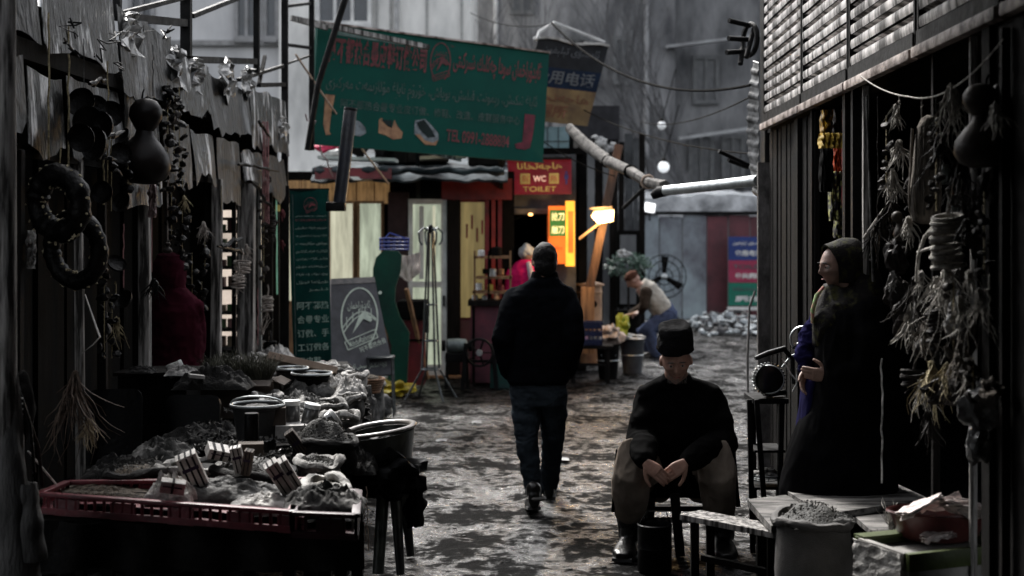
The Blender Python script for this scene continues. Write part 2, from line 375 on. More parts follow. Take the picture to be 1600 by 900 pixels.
for px in (590, 612, 668, 722): MB().box((P(px, 0, Y).x, Y - .23, 6.4), (.05, .06, 12.7)).build('rendered_joint', pm('joint', (.42, .42, .41)), t)
MB().tube([P(620, -60, Y - .35), P(620, 300, Y - .35)], .06, 8).build('downpipe', pm('pipe_pale', (.5, .5, .5)), t, smooth=True)
window(t, 640, -200, 705, -90, Y - .22, FRAME_W, GLASS_D, 2)

Y = 40
t = thing('concrete_building', 'dark grey concrete building behind the bare trees', 'building', (4.5, 40, 0))
x0, x1 = P(700, 0, Y).x, P(1420, 0, Y).x; xm = P(1055, 0, Y).x
MB().box(((x0 + xm) / 2, Y + 3, 7.5), (xm - x0, 6, 15)).build('wall', GREY_WALL, t)
MB().box(((x1 + xm) / 2, Y + 3.6, 7.5), (x1 - xm, 6, 15)).build('wall', pm('grey_concrete_b', (.24, .243, .25), (.06, .062, .067), .9, .36, .66, rough=.9, stretch=(1.4, 1.4, .5), bump=.3, bscale=4), t)
LG = pm('ledge_grey', (.4, .41, .42), (.25, .25, .26), 2)
for a, b, py, pw in ((1060, 1200, 205, 5), (1040, 1200, 62, 4), (735, 1055, 300, 7)):
    MB().beam(P(a, py + 12, Y - .1), P(b, py - 8, Y - .1), .35, pw * Y / FPX).build('ledge', LG, t)
for a, b, c_, d in ((1078, 212, 1112, 300), (1130, 214, 1160, 290), (1085, 90, 1120, 160), (960, 60, 985, 130), (890, 60, 915, 130), (800, -30, 832, 20), (1010, 170, 1035, 250)):
    window(t, a, b, c_, d, Y - .02 if a < 1055 else Y + .55, pm('frame_dim', (.15, .155, .16)), pm('pane_dim', (.1, .105, .115), rough=.3), 2, sill=False)
for px in (775, 1010): MB().tube([P(px, -80, Y - .1), P(px, 330, Y - .1)], .07, 8).build('downpipe', LG, t, smooth=True)

# roof and painted hoarding closing the yard
t = thing('tin_hoarding', 'blue grey painted tin hoarding with a dark red section behind the rubble', 'wall', (4.3, 28, 0))
Y = 28; BT = pm('blue_tin', (.3, .36, .39), (.1, .1, .12), 1.1, .38, .66, rough=.55, stretch=(1, 1, .8), bump=.3); RT = pm('red_tin', (.13, .035, .045), (.04, .016, .02), 1.5, rough=.6)
edges = [998, 1030, 1066, 1104, 1138, 1172, 1210, 1250]
for i in range(len(edges) - 1):
    a, b = P(edges[i], 0, Y).x + .012, P(edges[i + 1], 0, Y).x - .012
    z = zat(336 + (i % 2) * 2, Y)
    MB().box(((a + b) / 2, Y + (.02 if i % 2 else 0), z / 2), (b - a, .05, z), bev=.01).build('panel', RT if edges[i] >= 1104 else BT, t)
MB().box(((P(998, 0, Y).x + P(1250, 0, Y).x) / 2, Y, zat(333, Y)), (P(1250, 0, Y).x - P(998, 0, Y).x, .16, .07)).build('rail', BLACK_METAL, t)
t = thing('flat_roofed_shed', 'low shed behind the hoarding with a pale snowy roof edge', 'shed', (4.5, 31, 0))
MB().box((P(1100, 0, 31).x, 32.5, 1.2), (5.4, 3, 2.4)).build('wall', ASH, t)
MB().sheet(lambda u, v: (P(960 + 300 * u, 0, 30.6).x, 30.7 + v * 3, zat(306 + 3 * math.sin(u * 9), 30.6) + .1 * nz(u * 12, v * 4) + v * .2), 30, 6, .45).build('roof', pm('snowy_roof', (.6, .62, .64), (.2, .21, .22), 2.5, .35, .6, rough=.8, bump=.6), t, smooth=True)

# bare trees
def bare_tree(px, Y, h, label, seed, lean=0):
    random.seed(seed); b = P(px, 0, Y); t = thing('bare_tree', label, 'tree', (b.x, Y, 0), group='bare trees in the yard behind'); tr = MB(); br = MB()
    def grow(p, d, l, r, lv, mb):
        pts = [p]; q = p; n = 5
        for i in range(n):
            d = (d + Vector((U(-.16, .16), U(-.16, .16), U(-.02, .14)))).normalized(); q = q + d * l / n; pts.append(q)
        mb.tube(pts, [r * (1 - .5 * i / n) for i in range(n + 1)], 6 if lv < 2 else 4, cap=False)
        if lv >= 5: return
        for k in range(3 if lv < 3 else 2):
            a = U(0, 6.28); s = U(.35, .75); pv = pts[random.choice((3, 4, 5))]
            grow(pv, (d + Vector((math.cos(a) * s, math.sin(a) * s * .7, U(0, .25)))).normalized(), l * U(.6, .82), r * .5, lv + 1, br)
    grow(Vector((b.x, Y, -.02)), Vector((lean, 0, 1)).normalized(), h * .38, h * .012, 0, tr)
    M_ = pm('bark', (.13, .13, .135), (.07, .07, .073), 6, rough=.95, spec=.1)
    tr.build('trunk', M_, t, smooth=True); br.build('branches', M_, t, smooth=True)
bare_tree(1085, 33, 8.5, 'forked bare tree in front of the dark concrete building, beside its right edge', 4, .05)
bare_tree(925, 34, 9, 'tall bare tree above the phone sign', 7, -.08)
bare_tree(1020, 36, 9.5, 'thin bare tree farther back, above the log beam', 12, .12)
bare_tree(820, 36, 8, 'bare tree rising behind the corner of the pale building', 15, .02)
random.seed(5)

# ================================================================ RIGHT ROW OF SHOPS
rs = thing('right_shop_row', 'dark shop row with grimy roller shutters above an open front', 'building', (XR(7.5), 7.5, 0))
def RW(Y, z, off=0): return Vector((XR(Y) + off, Y, z))
def wallbox(Y0, Y1, z0, z1, th, off, XF):
    a = Vector((XF((Y0 + Y1) / 2) + off, (Y0 + Y1) / 2, (z0 + z1) / 2))
    return a, (th, (Y1 - Y0), z1 - z0), rotm(0, 0, -1.64)
bays = [(8.93, 10.5), (7.53, 8.87), (6.13, 7.47), (4.95, 6.07), (3.6, 4.87)]
for i, (a, b) in enumerate(bays):
    sh = MB().box(*wallbox(a, b, 2.6, 4.3, .02, .02, XR)).build('roller_shutter', BLACK_METAL, rs)
    for yy in (a, b): MB().box(*wallbox(yy - .012, yy + .012, 2.6, 4.3, .05, -.02, XR)).build('guide', BLACK_METAL, sh)
    base = None
    for k in range(19):
        z = 2.665 + k * .082 + .004 * math.sin(i * 3 + k * 1.7)
        if base is None or k % 4 == 0:
            m = MB()
            def f(u, v):
                y = a + .02 + (b - a - .04) * u; bulge = (.012 + .004 * math.sin(math.pi * v / .7)) if v < .66 else (-.022 if v < .93 else .004)
                return Vector((XR(y) - .028 - bulge + .006 * nz(y * 2.2, k, i), y, z + v * .078 + .006 * nz(y * 1.1 + 8, k * .8, i)))
            m.sheet(f, 6, 10)
            base = m.build('slat', SLAT, sh); z0 = z
        else:
            o = base.copy(); C.objects.link(o); o.parent = sh; o.location = base.location + Vector((0, 0, z - z0))
MB().box(*wallbox(3.6, 10.5, 2.6, 5.8, .16, .12, XR)).build('upper_wall', MATT_BLACK, rs)
for a, b in bays:      # the pale rolled rail under each shutter, a dark one above it
    c, d, M = wallbox(a - .01, b + .01, 2.545, 2.575, .04, -.05, XR)
    MB().beam(c - M @ Vector((0, d[1] / 2, 0)), c + M @ Vector((0, d[1] / 2, 0)), .05, .05, .012).build('rail', RUST, rs, smooth=True)
    MB().box(*wallbox(a, b, 2.59, 2.655, .045, -.03, XR)).build('bottom_bar', BLACK_METAL, rs)
MB().box((XR(10.72) + .04, 10.72, 2.7), (.12, .24, 5.8), rotm(0, 0, -1.64)).build('corner_post', BLACK_METAL, rs)
MB().box((XR(10.72) + .0, 10.56, 1.15), (.17, .05, 2.3), rotm(0, 0, -1.64)).build('pillar', pm('old_plaster', (.13, .12, .115), (.03, .027, .025), 8, rough=.9, stretch=(1, 1, .6), bump=.8), rs)
random.seed(3); y = 10.46
while y > 8.75:
    w = U(.12, .2); q = wallbox(y - w + .012, y, .05, 2.52, .03, U(-.012, .03), XR)
    MB().box(*q).build('plank', DARK_WOOD if random.random() < .55 else BLACK_WOOD, rs); y -= w
for yy, w, m in ((8.68, .05, DARK_WOOD), (7.66, .07, DARK_WOOD), (7.5, .05, BLACK_METAL), (7.28, .03, GREY_WOOD), (5.12, .09, BLACK_WOOD), (5.42, .025, GREY_WOOD), (5.95, .03, BLACK_WOOD)):
    MB().box(*wallbox(yy - w / 2, yy + w / 2, 0, 2.54, w, -.0, XR)).build('post', m, rs)
MB().box(*wallbox(3.6, 5.08, 0, 2.53, .08, .02, XR)).build('side_wall', BLACK_WOOD, rs)
for yy in (4.2, 4.6, 4.9): MB().box(*wallbox(yy - .015, yy + .015, 0, 2.5, .03, -.045, XR)).build('batten', DARK_WOOD, rs)
MB().box((XR(7) + 1.65, 7.2, 2.56), (3.1, 7.4, .08)).build('ceiling', MATT_BLACK, rs)
MB().box((XR(7) + 3.1, 7.2, 1.25), (.1, 7.4, 2.54)).build('back_wall', MATT_BLACK, rs)
MB().box((XR(10.6) + 1.62, 10.8, 1.25), (3.0, .1, 2.54)).build('end_wall', MATT_BLACK, rs)
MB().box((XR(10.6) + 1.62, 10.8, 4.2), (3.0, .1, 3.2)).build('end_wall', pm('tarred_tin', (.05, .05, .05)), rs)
MB().box((XR(7.5) + 1.7, 7.1, .06), (3.0, 7.2, .12)).build('floor_slab', MATT_BLACK, rs)
# bulging tin hanging round the far corner
MB().sheet(lambda u, v: (XR(11) - .0 - .05 * u * (.4 + math.sin(v * math.pi)) - .012 * max(0, math.sin(v * 70)), 10.98 + .12 * u, 2.05 + 1.05 * v + .03 * u), 3, 120, .01).build('corner_tin', pm('corner_tin', (.2, .2, .2), (.01, .01, .01), 9, .4, .6, rough=.5), rs, smooth=True)

# ================================================================ LEFT ROW OF STALLS
ls = thing('left_stall_row', 'dark open stall row with streaked sheets hanging above it', 'building', (XL(9.5), 9.5, 0))
def lsheet(Y0, Y1, zt, zb, mat, off=0.0, name='sheet', rag=.05, wav=.03, k=0):
    nu = max(6, int((Y1 - Y0) * 14))
    def f(u, v):
        y = Y0 + (Y1 - Y0) * u; top = (zt(y) if callable(zt) else zt) + rag * .8 * nz(y * 3, 5 + k); bot = (zb(y) if callable(zb) else zb) + rag * (1.6 * nz(y * 2.2, k) + .8 * nz(y * 7, k + 9))
        z = top + (bot - top) * v
        return (XL(y) + off + wav * nz(y * 3.2, z * 1.2, k) + wav * .3 * nz(y * 9, z * 2, k + 3) + wav * v * .8, y, z)
    return MB().sheet(f, nu, 12, .006).build(name, mat, ls, smooth=True)
for i, (a, b, zt, zb, m) in enumerate(((5.6, 6.9, 3.3, 2.72, SHEET_DIM), (6.95, 8.15, 3.25, 2.72, E_SHEET), (8.2, 9.3, 3.08, 2.6, SHEET_DIM), (9.32, 10.3, 2.98, 2.6, E_SHEET), (10.35, 11.7, 2.95, 2.55, SHEET_DIM), (11.72, 13.4, 3.0, 2.5, E_SHEET))):
    lsheet(a, b, zt, zb, m, .03, 'upper_sheet', .07, .05, i)
for i, (a, b, zt, zb, m) in enumerate(((5.9, 6.75, 2.62, 2.3, SHEET_DIM), (6.8, 7.35, 2.58, 2.22, E_SHEET), (7.38, 8.3, 2.6, 2.2, SHEET_DIM), (8.34, 9.1, 2.6, 1.95, E_SHEET), (9.15, 9.9, 2.55, 2.1, SHEET_DIM), (9.95, 10.6, 2.5, 2.15, E_SHEET), (10.7, 11.4, 2.5, 2.0, SHEET_DIM), (11.5, 12.4, 2.45, 2.2, E_SHEET), (12.5, 13.4, 2.45, 2.1, SHEET_DIM))):
    lsheet(a, b, zt, zb, m, .01, 'lower_sheet', .07, .04, i + 20)
q = wallbox(4.4, 13.6, 2.62, 2.72, .06, .0, XL); MB().box(*q).build('beam', BLACK_WOOD, ls)
q = wallbox(5.4, 13.6, 2.15, 2.21, .05, -.03, XL); MB().box(*q).build('beam', BLACK_WOOD, ls)
MB().box((XL(9) - 1.6, 9.2, 2.9), (3.1, 9.2, .08), rotm(0, 0, -1.64)).build('roof', MATT_BLACK, ls)
MB().box((XL(9) - 3.0, 9.2, 1.45), (.1, 9.2, 2.9)).build('back_wall', MATT_BLACK, ls)
MB().box((XL(13) - 1.55, 13.75, 1.45), (2.9, .1, 2.86)).build('end_wall', MATT_BLACK, ls)
for Y_, w, m in ((YL(22), .06, DARK_WOOD), (YL(127), .045, GREY_WOOD), (YL(163), .045, DARK_WOOD), (YL(228), .07, GREY_WOOD), (YL(336), .075, GREY_WOOD), (YL(366), .035, BLACK_METAL), (YL(385), .13, GREY_WOOD), (YL(407), .03, GALV), (YL(420), .07, BLACK_WOOD), (YL(432), .06, DARK_WOOD)):
    MB().beam((XL(Y_), Y_, 0), (XL(Y_) + U(-.02, .02), Y_, 2.18), w, w, .006).build('post', m, ls)
    if w > .06 and m is GREY_WOOD: MB().beam((XL(Y_) - .06, Y_ + .05, 0), (XL(Y_) - .06, Y_ + .05, 2.3), .05, .05).build('post', BLACK_WOOD, ls)
MB().beam((XL(YL(445)), YL(445), 0), (XL(YL(445)), YL(445), 4.6), .06, .06).build('corner_post', BLACK_METAL, ls)
random.seed(8); y = 6.0
while y < 13.3:          # boarding at the back of the stalls, lit a little through the gaps
    w = U(.15, .3); MB().box((XL(y) - .9 - U(0, .04), y + w / 2, 1.3), (.03, w - .02, 2.6)).build('plank', BLACK_WOOD, ls); y += w
# tattered plastic along the top edge
for (px, py, r, k) in ((262, 85, .17, 1), (345, 108, .2, 2), (375, 112, .15, 3), (290, 100, .14, 4), (430, 190, .16, 5), (190, 30, .15, 6)):
    Y_ = YL(px); c = P(px, py, Y_)
    def f(u, v):
        a = u * 6.28; rr = r * (.35 + .65 * v) * (1 + .5 * nz(a * 2, v * 3, k))
        return c + Vector((.06 + .09 * nz(u * 8, v * 5, k), math.cos(a) * rr * 1.3, math.sin(a) * rr * .8 - .1 * v))
    MB().sheet(f, 22, 5, .004).build('torn_plastic', pm('torn_plastic', (.55, .54, .52), (.03, .03, .03), 6, .42, .6, rough=.3, spec=.6), ls, smooth=False)

# steel frame rising over the stalls
t = thing('roof_frame', 'black steel frame with braces rising over the stall roofs', 'metal frame', (XL(11), 11, 2.9))
def fr(a, b, w, Y0=None, Y1=None): MB().beam(P(a[0], a[1], Y0 or YL(a[0])), P(b[0], b[1], Y1 or YL(b[0])), w, w).build('bar', BLACK_METAL, t)
for a, b, w in (((291, -160), (291, 88), .07), ((401, -150), (401, 114), .05), ((175, 25), (290, 36), .05), ((297, 93), (398, 96), .05), ((404, 133), (444, 132), .04),
                ((178, 24), (288, -4), .03), ((300, 25), (440, -30), .035), ((372, 125), (442, 103), .03), ((404, 134), (414, 88), .03), ((182, 30), (184, -90), .05)):
    fr(a, b, w)
fr((487, -80), (487, 235), .05, 14.2, 14.2); fr((447, 10), (487, 5), .03, 13.6, 14.2); fr((447, 70), (487, 75), .03, 13.6, 14.2); fr((447, 100), (487, 86), .02, 13.6, 14.2)

# ================================================================ ADDED COVER OVER THE NEAR ALLEY, unseen, to shade the foreground
t = thing('unseen_shade_cover', 'added roofed end of the alley, unseen, shading the near stalls', 'passage', (0, -2, 0))
MB().box((.3, -2.4, 3.3), (6.4, 13.6, .1)).build('roof', MATT_BLACK, t)
MB().box((.0, 5.5, 3.36), (3.4, 2.2, .06)).build('unseen_shade_awning', MATT_BLACK, t)  # unseen, added to cut the skylight on the near figures
MB().box((XL(0) - .2, -2.0, 1.62), (.12, 13, 3.24)).build('wall', MATT_BLACK, t)
MB().box((XR(0) + .75, -2.7, 1.62), (.12, 12.4, 3.24)).build('wall', MATT_BLACK, t)
MB().box((.3, -9, 1.62), (6.4, .12, 3.24)).build('end_wall', MATT_BLACK, t)
# ================================================================ SIGNS
GREEN = pm('sign_green', (.0, .068, .05), (.0, .046, .036), 1.4, .3, .7, rough=.8, spec=.25, bump=.06)
PINK = pm('faded_red_letter', (.2, .05, .06), (.08, .045, .045), 14, rough=.7, spec=.2, bump=0)
GREYL = pm('grey_letter', (.1, .13, .12), (.035, .06, .055), 14, rough=.7, spec=.2, bump=0)
DARKL = pm('dark_letter', (.02, .03, .03), rough=.7, bump=0)
CREAM = pm('cream_print', (.55, .62, .52), (.35, .4, .35), 12, rough=.7, bump=0)
def flat(mb, M): mb.v = [M @ v for v in mb.v]; return mb
def outline(pts, mat, parent, M, off=.006, name='print', dep=.003):
    m = MB(); m.prism(pts, dep); m.v = [v + Vector((0, -off, 0)) for v in m.v]; return flat(m, M).build(name, mat, parent)
def stroke(pts, w, mat, parent, M, off=.006, name='print'):
    m = MB()
    for i in range(len(pts) - 1):
        a, b = Vector((pts[i][0], -off, pts[i][1])), Vector((pts[i + 1][0], -off, pts[i + 1][1]))
        if (b - a).length > 1e-6: m.beam(a, b, .003 + .0002 * i / len(pts), w) if abs((b - a).x) < 0 else m.add([a + (b - a).cross(Vector((0, 1, 0))).normalized() * w / 2, b + (b - a).cross(Vector((0, 1, 0))).normalized() * w / 2, b - (b - a).cross(Vector((0, 1, 0))).normalized() * w / 2, a - (b - a).cross(Vector((0, 1, 0))).normalized() * w / 2], [(0, 1, 2, 3)])
    return flat(m, M).build(name, mat, parent)
def logo(parent, M, cx, cz, w, h, mat, lw, off=.008):
    "an oval with a bridge over waves and a ribbon of lettering below"
    n = 36; pts = []
    for i in range(n + 1):
        a = math.radians(-62 + (304) * i / n); pts.append((cx + math.sin(a - math.pi * 0) * -0 + w / 2 * math.cos(a), cz + h / 2 * math.sin(a)))
    stroke(pts, lw, mat, parent, M, off, 'logo_ring')
    arc = [(cx - w * .46 + w * .92 * i / 14, cz - h * .3 + h * (.02 + .52 * math.sin(math.pi * (.12 + .66 * i / 14))) * .75) for i in range(15)]
    stroke(arc, lw * .8, mat, parent, M, off, 'logo_bridge')
    arc2 = [(x, z - h * .1 * (1 - i / 20)) for i, (x, z) in enumerate(arc)]
    stroke(arc2, lw * .7, mat, parent, M, off + .002, 'logo_bridge')
    hill = [(cx - w * .2, cz - h * .25)] + [(cx - w * .2 + w * .62 * i / 8, cz - h * .25 + h * .3 * math.sin(math.pi * i / 8) + .1 * h * i / 8) for i in range(9)]
    outline([hill[1], hill[3], hill[4], hill[5], hill[6], hill[7], hill[8], (cx + w * .3, cz - h * .08), (cx + w * .1, cz - h * .02)], mat, parent, M, off + .004, 'logo_hill')
    for i in range(5):
        x = cx - w * .36 + w * .17 * i; z = arc[2 + i * 2][1]
        stroke([(x, z - h * .1), (x, z + h * .06)], lw * .5, mat, parent, M, off + .006, 'logo_pillar')
    lettering(uy('ئابدۇراخمان'), cx - w * .02, cz + h * .2, w * .62, h * .16, mat, parent, M, off=off)
    T = M @ Matrix.Translation((cx + w * .04, 0, cz - h * .36)) @ Matrix.Rotation(R(-21), 4, 'Y')
    stroke([(-w * .44, h * .07), (w * .44, h * .07), (w * .44, -h * .07), (-w * .44, -h * .07), (-w * .44, h * .07)], lw * .6, mat, parent, T, off + .008, 'logo_ribbon')
    lettering('AbduRahman', 0, 0, w * .74, h * .09, mat, parent, T, off=off, shear=.35)

# --- the big green signboard
t = thing('green_signboard', 'large tilted dark green shoe shop signboard with faded red lettering', 'signboard', P(670, 235, 15.4))
M, w, h = board_matrix([P(497, 34, 14.6), P(858, 82, 16.2), P(486, 224, 14.6)])
def sp(px, py):
    "photograph position -> board coordinates"
    u = (px - 497) / 361; return (px - 497 + (1 - 0) * (py - 34) * 11 / 190) / 361
def bx(px, py): # board-plane coordinates by intersecting the sight line with the board
    o = Vector((0, 0, EYE)); d = P(px, py, 1) - o; n = Vector((M[0][1], M[1][1], M[2][1])); p0 = Vector((M[0][3], M[1][3], M[2][3]))
    q = o + d * ((p0 - o).dot(n) / d.dot(n)); l = M.inverted() @ q; return l.x, l.z
MB().box((0, .03, 0), (w, .06, h), bev=.006).v
m = MB().box((0, .03, 0), (w, .06, h)); flat(m, M).build('panel', GREEN, t)
for (a, b) in (((-w / 2, h / 2), (w / 2, h / 2)), ((-w / 2, -h / 2), (w / 2, -h / 2))):
    m = MB().beam((a[0], .02, a[1]), (b[0], .02, b[1]), .09, .018); flat(m, M).build('edge_trim', RUST if a[1] > 0 else GREEN, t)
m = MB().beam((-w / 2, .09, 0), (w / 2, .09, 0), .04, .05); flat(m, M).build('back_rail', BLACK_METAL, t)
def put_text(txt, pts, mat, hpx, **k):
    (xa, za), (xb, zb) = bx(*pts[0]), bx(*pts[1]); L = math.hypot(xb - xa, zb - za); ang = math.atan2(zb - za, xb - xa); hh = hpx * 15.4 / FPX
    T = M @ Matrix.Translation(((xa + xb) / 2, 0, (za + zb) / 2)) @ Matrix.Rotation(-ang, 4, 'Y')
    lettering(txt, 0, 0, L, hh, mat, t, T, off=.004, **k)
put_text('阿不都热合曼皮鞋订做公司', ((514, 76), (666, 95)), PINK, 40, bold=.03)
put_text(uy('ئابدۇراخمان سودا چەكلىك شىركىتى'), ((708, 96), (846, 117)), PINK, 38, bold=.02)
put_text(uy('ئاياغ تىكىش، رېمونت قىلىش، بوياش، خۇرۇم ئاياغ مۇلازىمەت مەركىزى'), ((509, 131), (838, 163)), GREYL, 26)
put_text('阿不都热合曼专业皮订做、修鞋、改造、皮鞋服务中心', ((532, 161), (812, 189)), GREYL, 14)
put_text('TEL 0991-2888884', ((697, 211), (795, 222)), PINK, 19, bold=.02)
cx, cz = bx(688, 97); logo(t, M, cx, cz, .25, .42, PINK, .013, .006)
put_text('TM', ((704, 72), (709, 73)), PINK, 3)
strip = [bx(*q) for q in ((522, 47), (667, 69), (666, 76), (521, 54))]; outline(strip, pm('faded_strip', (.12, .17, .16), (.05, .1, .09), 6), t, M, .004, 'faded_strip')
TAN = pm('printed_tan', (.42, .24, .13), (.2, .1, .06), 9, bump=0); RED_P = pm('printed_dark_red', (.16, .02, .04), (.08, .015, .025), 9, bump=0); GRY_P = pm('printed_grey', (.25, .28, .3), (.08, .09, .1), 16, bump=0)
outline([bx(*q) for q in ((508, 147), (523, 149), (517, 180), (514, 205), (517, 210), (509, 211), (505, 195))], TAN, t, M, .004, 'boot_picture')
outline([bx(*q) for q in ((820, 178), (836, 180), (833, 205), (828, 231), (820, 234), (806, 232), (804, 225), (816, 222))], RED_P, t, M, .004, 'boot_picture')
outline([bx(*q) for q in ((592, 187), (596, 184), (605, 197), (612, 200), (616, 187), (621, 198), (629, 207), (627, 216), (614, 218), (602, 211), (591, 208))], TAN, t, M, .004, 'shoe_picture')
outline([bx(*q) for q in ((595, 187), (612, 188), (611, 200), (603, 195))], DARKL, t, M, .008, 'shoe_picture')
outline([bx(*q) for q in ((648, 188), (664, 186), (674, 196), (684, 208), (685, 218), (676, 224), (662, 220), (655, 210), (647, 210))], GRY_P, t, M, .004, 'shoe_picture')
outline([bx(*q) for q in ((648, 210), (656, 210), (663, 219), (676, 223), (684, 219), (680, 227), (664, 226))], TAN, t, M, .007, 'shoe_picture')
outline([bx(*q) for q in ((650, 191), (662, 187), (672, 200), (680, 214), (668, 215), (655, 202))], DARKL, t, M, .009, 'shoe_picture')
outline([bx(*q) for q in ((553, 187), (562, 190), (570, 199), (572, 208), (562, 213), (553, 211))], GRY_P, t, M, .004, 'shoe_picture')
for (a, b) in (((455, 28), (512, 44)), ((455, 28), (670, 74))):
    MB().beam(P(a[0], a[1], 14.3), P(b[0], b[1], 14.45 if b[0] < 600 else 15.1), .05, .05).build('batten', GREY_WOOD, t)
for px in (530, 650, 780): MB().beam(P(px, 120, 15.9), P(px + 4, 330, 17.2), .05, .05).build('back_strut', BLACK_METAL, t)

# --- phone and toilet sign behind it
t = thing('phone_sign', 'black, blue and tan hanging sign for telephone and toilet', 'signboard', P(890, 205, 17.5))
M, w, h = board_matrix([P(842, 58, 17.4), P(951, 72, 17.8), P(808, 186, 17.4)])
m = MB(); m.box((0, .06, h * .33), (w, .12, h * .34)); flat(m, M).build('panel', pm('sign_black', (.02, .022, .026)), t)
m = MB(); m.box((0, .06, h * .04), (w, .12, h * .24)); flat(m, M).build('panel', pm('sign_navy', (.006, .014, .035), rough=.5), t)
m = MB(); m.box((0, .06, -h * .29), (w, .12, h * .42)); flat(m, M).build('panel', pm('sign_tan', (.19, .125, .05), (.08, .045, .02), 3, rough=.6), t)
m = MB(); m.sheet(lambda u, v: (-w / 2 + w * u, -.03 + .2 * v, h / 2 + .01 + .02 * math.sin(u * 9)), 8, 2, .03); flat(m, M).build('cover_sheet', pm('pale_tin', (.5, .5, .5), (.2, .2, .2), 6), t)
W2 = pm('dull_white_print', (.09, .1, .115), rough=.7, bump=0); BR = pm('brown_print', (.16, .06, .03), rough=.7, bump=0)
lettering(uy('ئاممىۋى تېلېفون'), 0, h * .36, w * .8, h * .13, W2, t, M, off=.004)
lettering('公用电话', 0, h * .05, w * .86, h * .17, W2, t, M, off=.004, bold=.02)
lettering(uy('ھاجەتخانا'), 0, -h * .2, w * .84, h * .13, BR, t, M, off=.004)
lettering('厕所', -w * .05, -h * .36, w * .42, h * .16, BR, t, M, off=.004, bold=.02)
MB().tube([P(838, 62, 17.4), P(842, 50, 17.5), P(866, 35, 17.6), P(900, 48, 17.7), P(945, 66, 17.8)], .02, 6).build('hanging_bar', pm('pale_bar', (.5, .5, .5)), t, smooth=True)
MB().beam(P(880, 60, 17.9), P(900, 330, 18.2), .06, .06).build('bracket', BLACK_METAL, t)

# --- toilet sign
t = thing('toilet_sign', 'red toilet sign with yellow lettering and two figures', 'sign', P(843, 305, 17.2))
M, w, h = board_matrix([P(793, 250, 17.2), P(893, 249, 17.2), P(793, 304, 17.2)])
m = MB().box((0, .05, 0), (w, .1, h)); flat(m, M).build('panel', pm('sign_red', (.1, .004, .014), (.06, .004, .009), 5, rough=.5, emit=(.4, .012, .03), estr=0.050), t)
m = MB().box((0, .02, h * .53), (w, .14, .03)); flat(m, M).build('edge_trim', BLACK_METAL, t)
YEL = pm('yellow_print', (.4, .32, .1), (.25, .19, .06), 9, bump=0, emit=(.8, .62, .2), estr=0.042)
lettering(uy('ھاجەتخانا'), 0, h * .3, w * .7, h * .24, YEL, t, M, off=.004, bold=.015)
outline([(-w * .3, -h * .2), (-w * .15, -h * .2), (-w * .15, h * .1), (-w * .3, h * .1)], YEL, t, M, .004, 'panel_print')
outline([(w * .15, -h * .2), (w * .3, -h * .2), (w * .3, h * .1), (w * .15, h * .1)], YEL, t, M, .004, 'panel_print')
BRR = pm('red_print', (.35, .03, .04), bump=0)
lettering('厕', -w * .225, -h * .05, w * .11, h * .2, BRR, t, M, off=.01); lettering('所', w * .225, -h * .05, w * .11, h * .2, BRR, t, M, off=.01)
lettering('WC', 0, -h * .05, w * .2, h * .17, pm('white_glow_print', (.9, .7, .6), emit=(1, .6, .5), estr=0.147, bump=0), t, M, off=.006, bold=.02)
lettering('TOILET', 0, -h * .35, w * .52, h * .15, YEL, t, M, off=.004, bold=.01)
for s in (-1, 1):
    x = s * w * .42; k = h * .2
    outline([(x - k * .28, k * .35), (x + k * .28, k * .35), (x + k * .3, -k * .35), (x + k * .15, -k * .35), (x + k * .12, -k * 1.1), (x - k * .12, -k * 1.1), (x - k * .15, -k * .35), (x - k * .3, -k * .35)], pm('blue_print', (.04, .05, .2), bump=0), t, M, .004, 'figure')
    outline([(x + k * .17 * math.cos(a * .785), k * .62 + k * .2 * math.sin(a * .785)) for a in range(8)], MATS['blue_print'], t, M, .004, 'figure_head')

# --- tall green banner
t = thing('green_banner', 'tall narrow dark green banner of pale writing beside the stalls', 'banner', P(484, 575, 12.9) * 1.0)
M, w, h = board_matrix([P(452, 296, 12.9), P(512, 296, 13.1), P(458, 568, 12.9)])
m = MB(); m.sheet(lambda u, v: (-w / 2 + w * u, .015 * math.sin(u * 5 + v * 4), h / 2 - h * v), 8, 14, .01); flat(m, M).build('cloth', pm('banner_green', (.0, .045, .035), (.0, .02, .018), 2, rough=.7), t, smooth=True)
for z in (h / 2, -h / 2): m = MB().beam((-w / 2 - .01, 0, z), (w / 2 + .01, 0, z), .025, .02); flat(m, M).build('rod', BLACK_METAL, t)
for x in (-w * .46, w * .46): outline([(x - .003, -h * .48), (x + .003, -h * .48), (x + .003, h * .47), (x - .003, h * .47)], GREYL, t, M, .034, 'border_line')
PB = pm('pale_banner_print', (.32, .42, .36), (.16, .24, .2), 18, bump=0)
logo(t, M, 0, h * .41, w * .34, h * .085, PINK, .005, .034)
lettering(uy('ئابدۇراخمان سودا چەكلىك شىركىتى'), 0, h * .345, w * .8, h * .012, PB, t, M, off=.034)
lettering('阿不都热合曼皮鞋订做公司', 0, h * .322, w * .8, h * .014, PINK, t, M, off=.034)
rows = ['خۇرۇم ئاياغ تىكىش', 'ئاياغ رېمونت قىلىش ۋە', 'بوياش مۇلازىمەت', 'ئاياللار ۋە ئەرلەر ئاياغلىرى', 'بارلىق ئاياغ تۈرلىرى', 'سۈپەتلىك خۇرۇم', 'ئۆتۈك ۋە ئاياغ', 'بۇيرۇتما قوبۇل', 'قىلىمىز']
for i, r_ in enumerate(rows):
    L = w * (.82 if i < 8 else .5); lettering(uy(r_), (w * .82 - L) / 2, h * (.275 - i * .0445), L, h * .019, PB, t, M, off=.034)
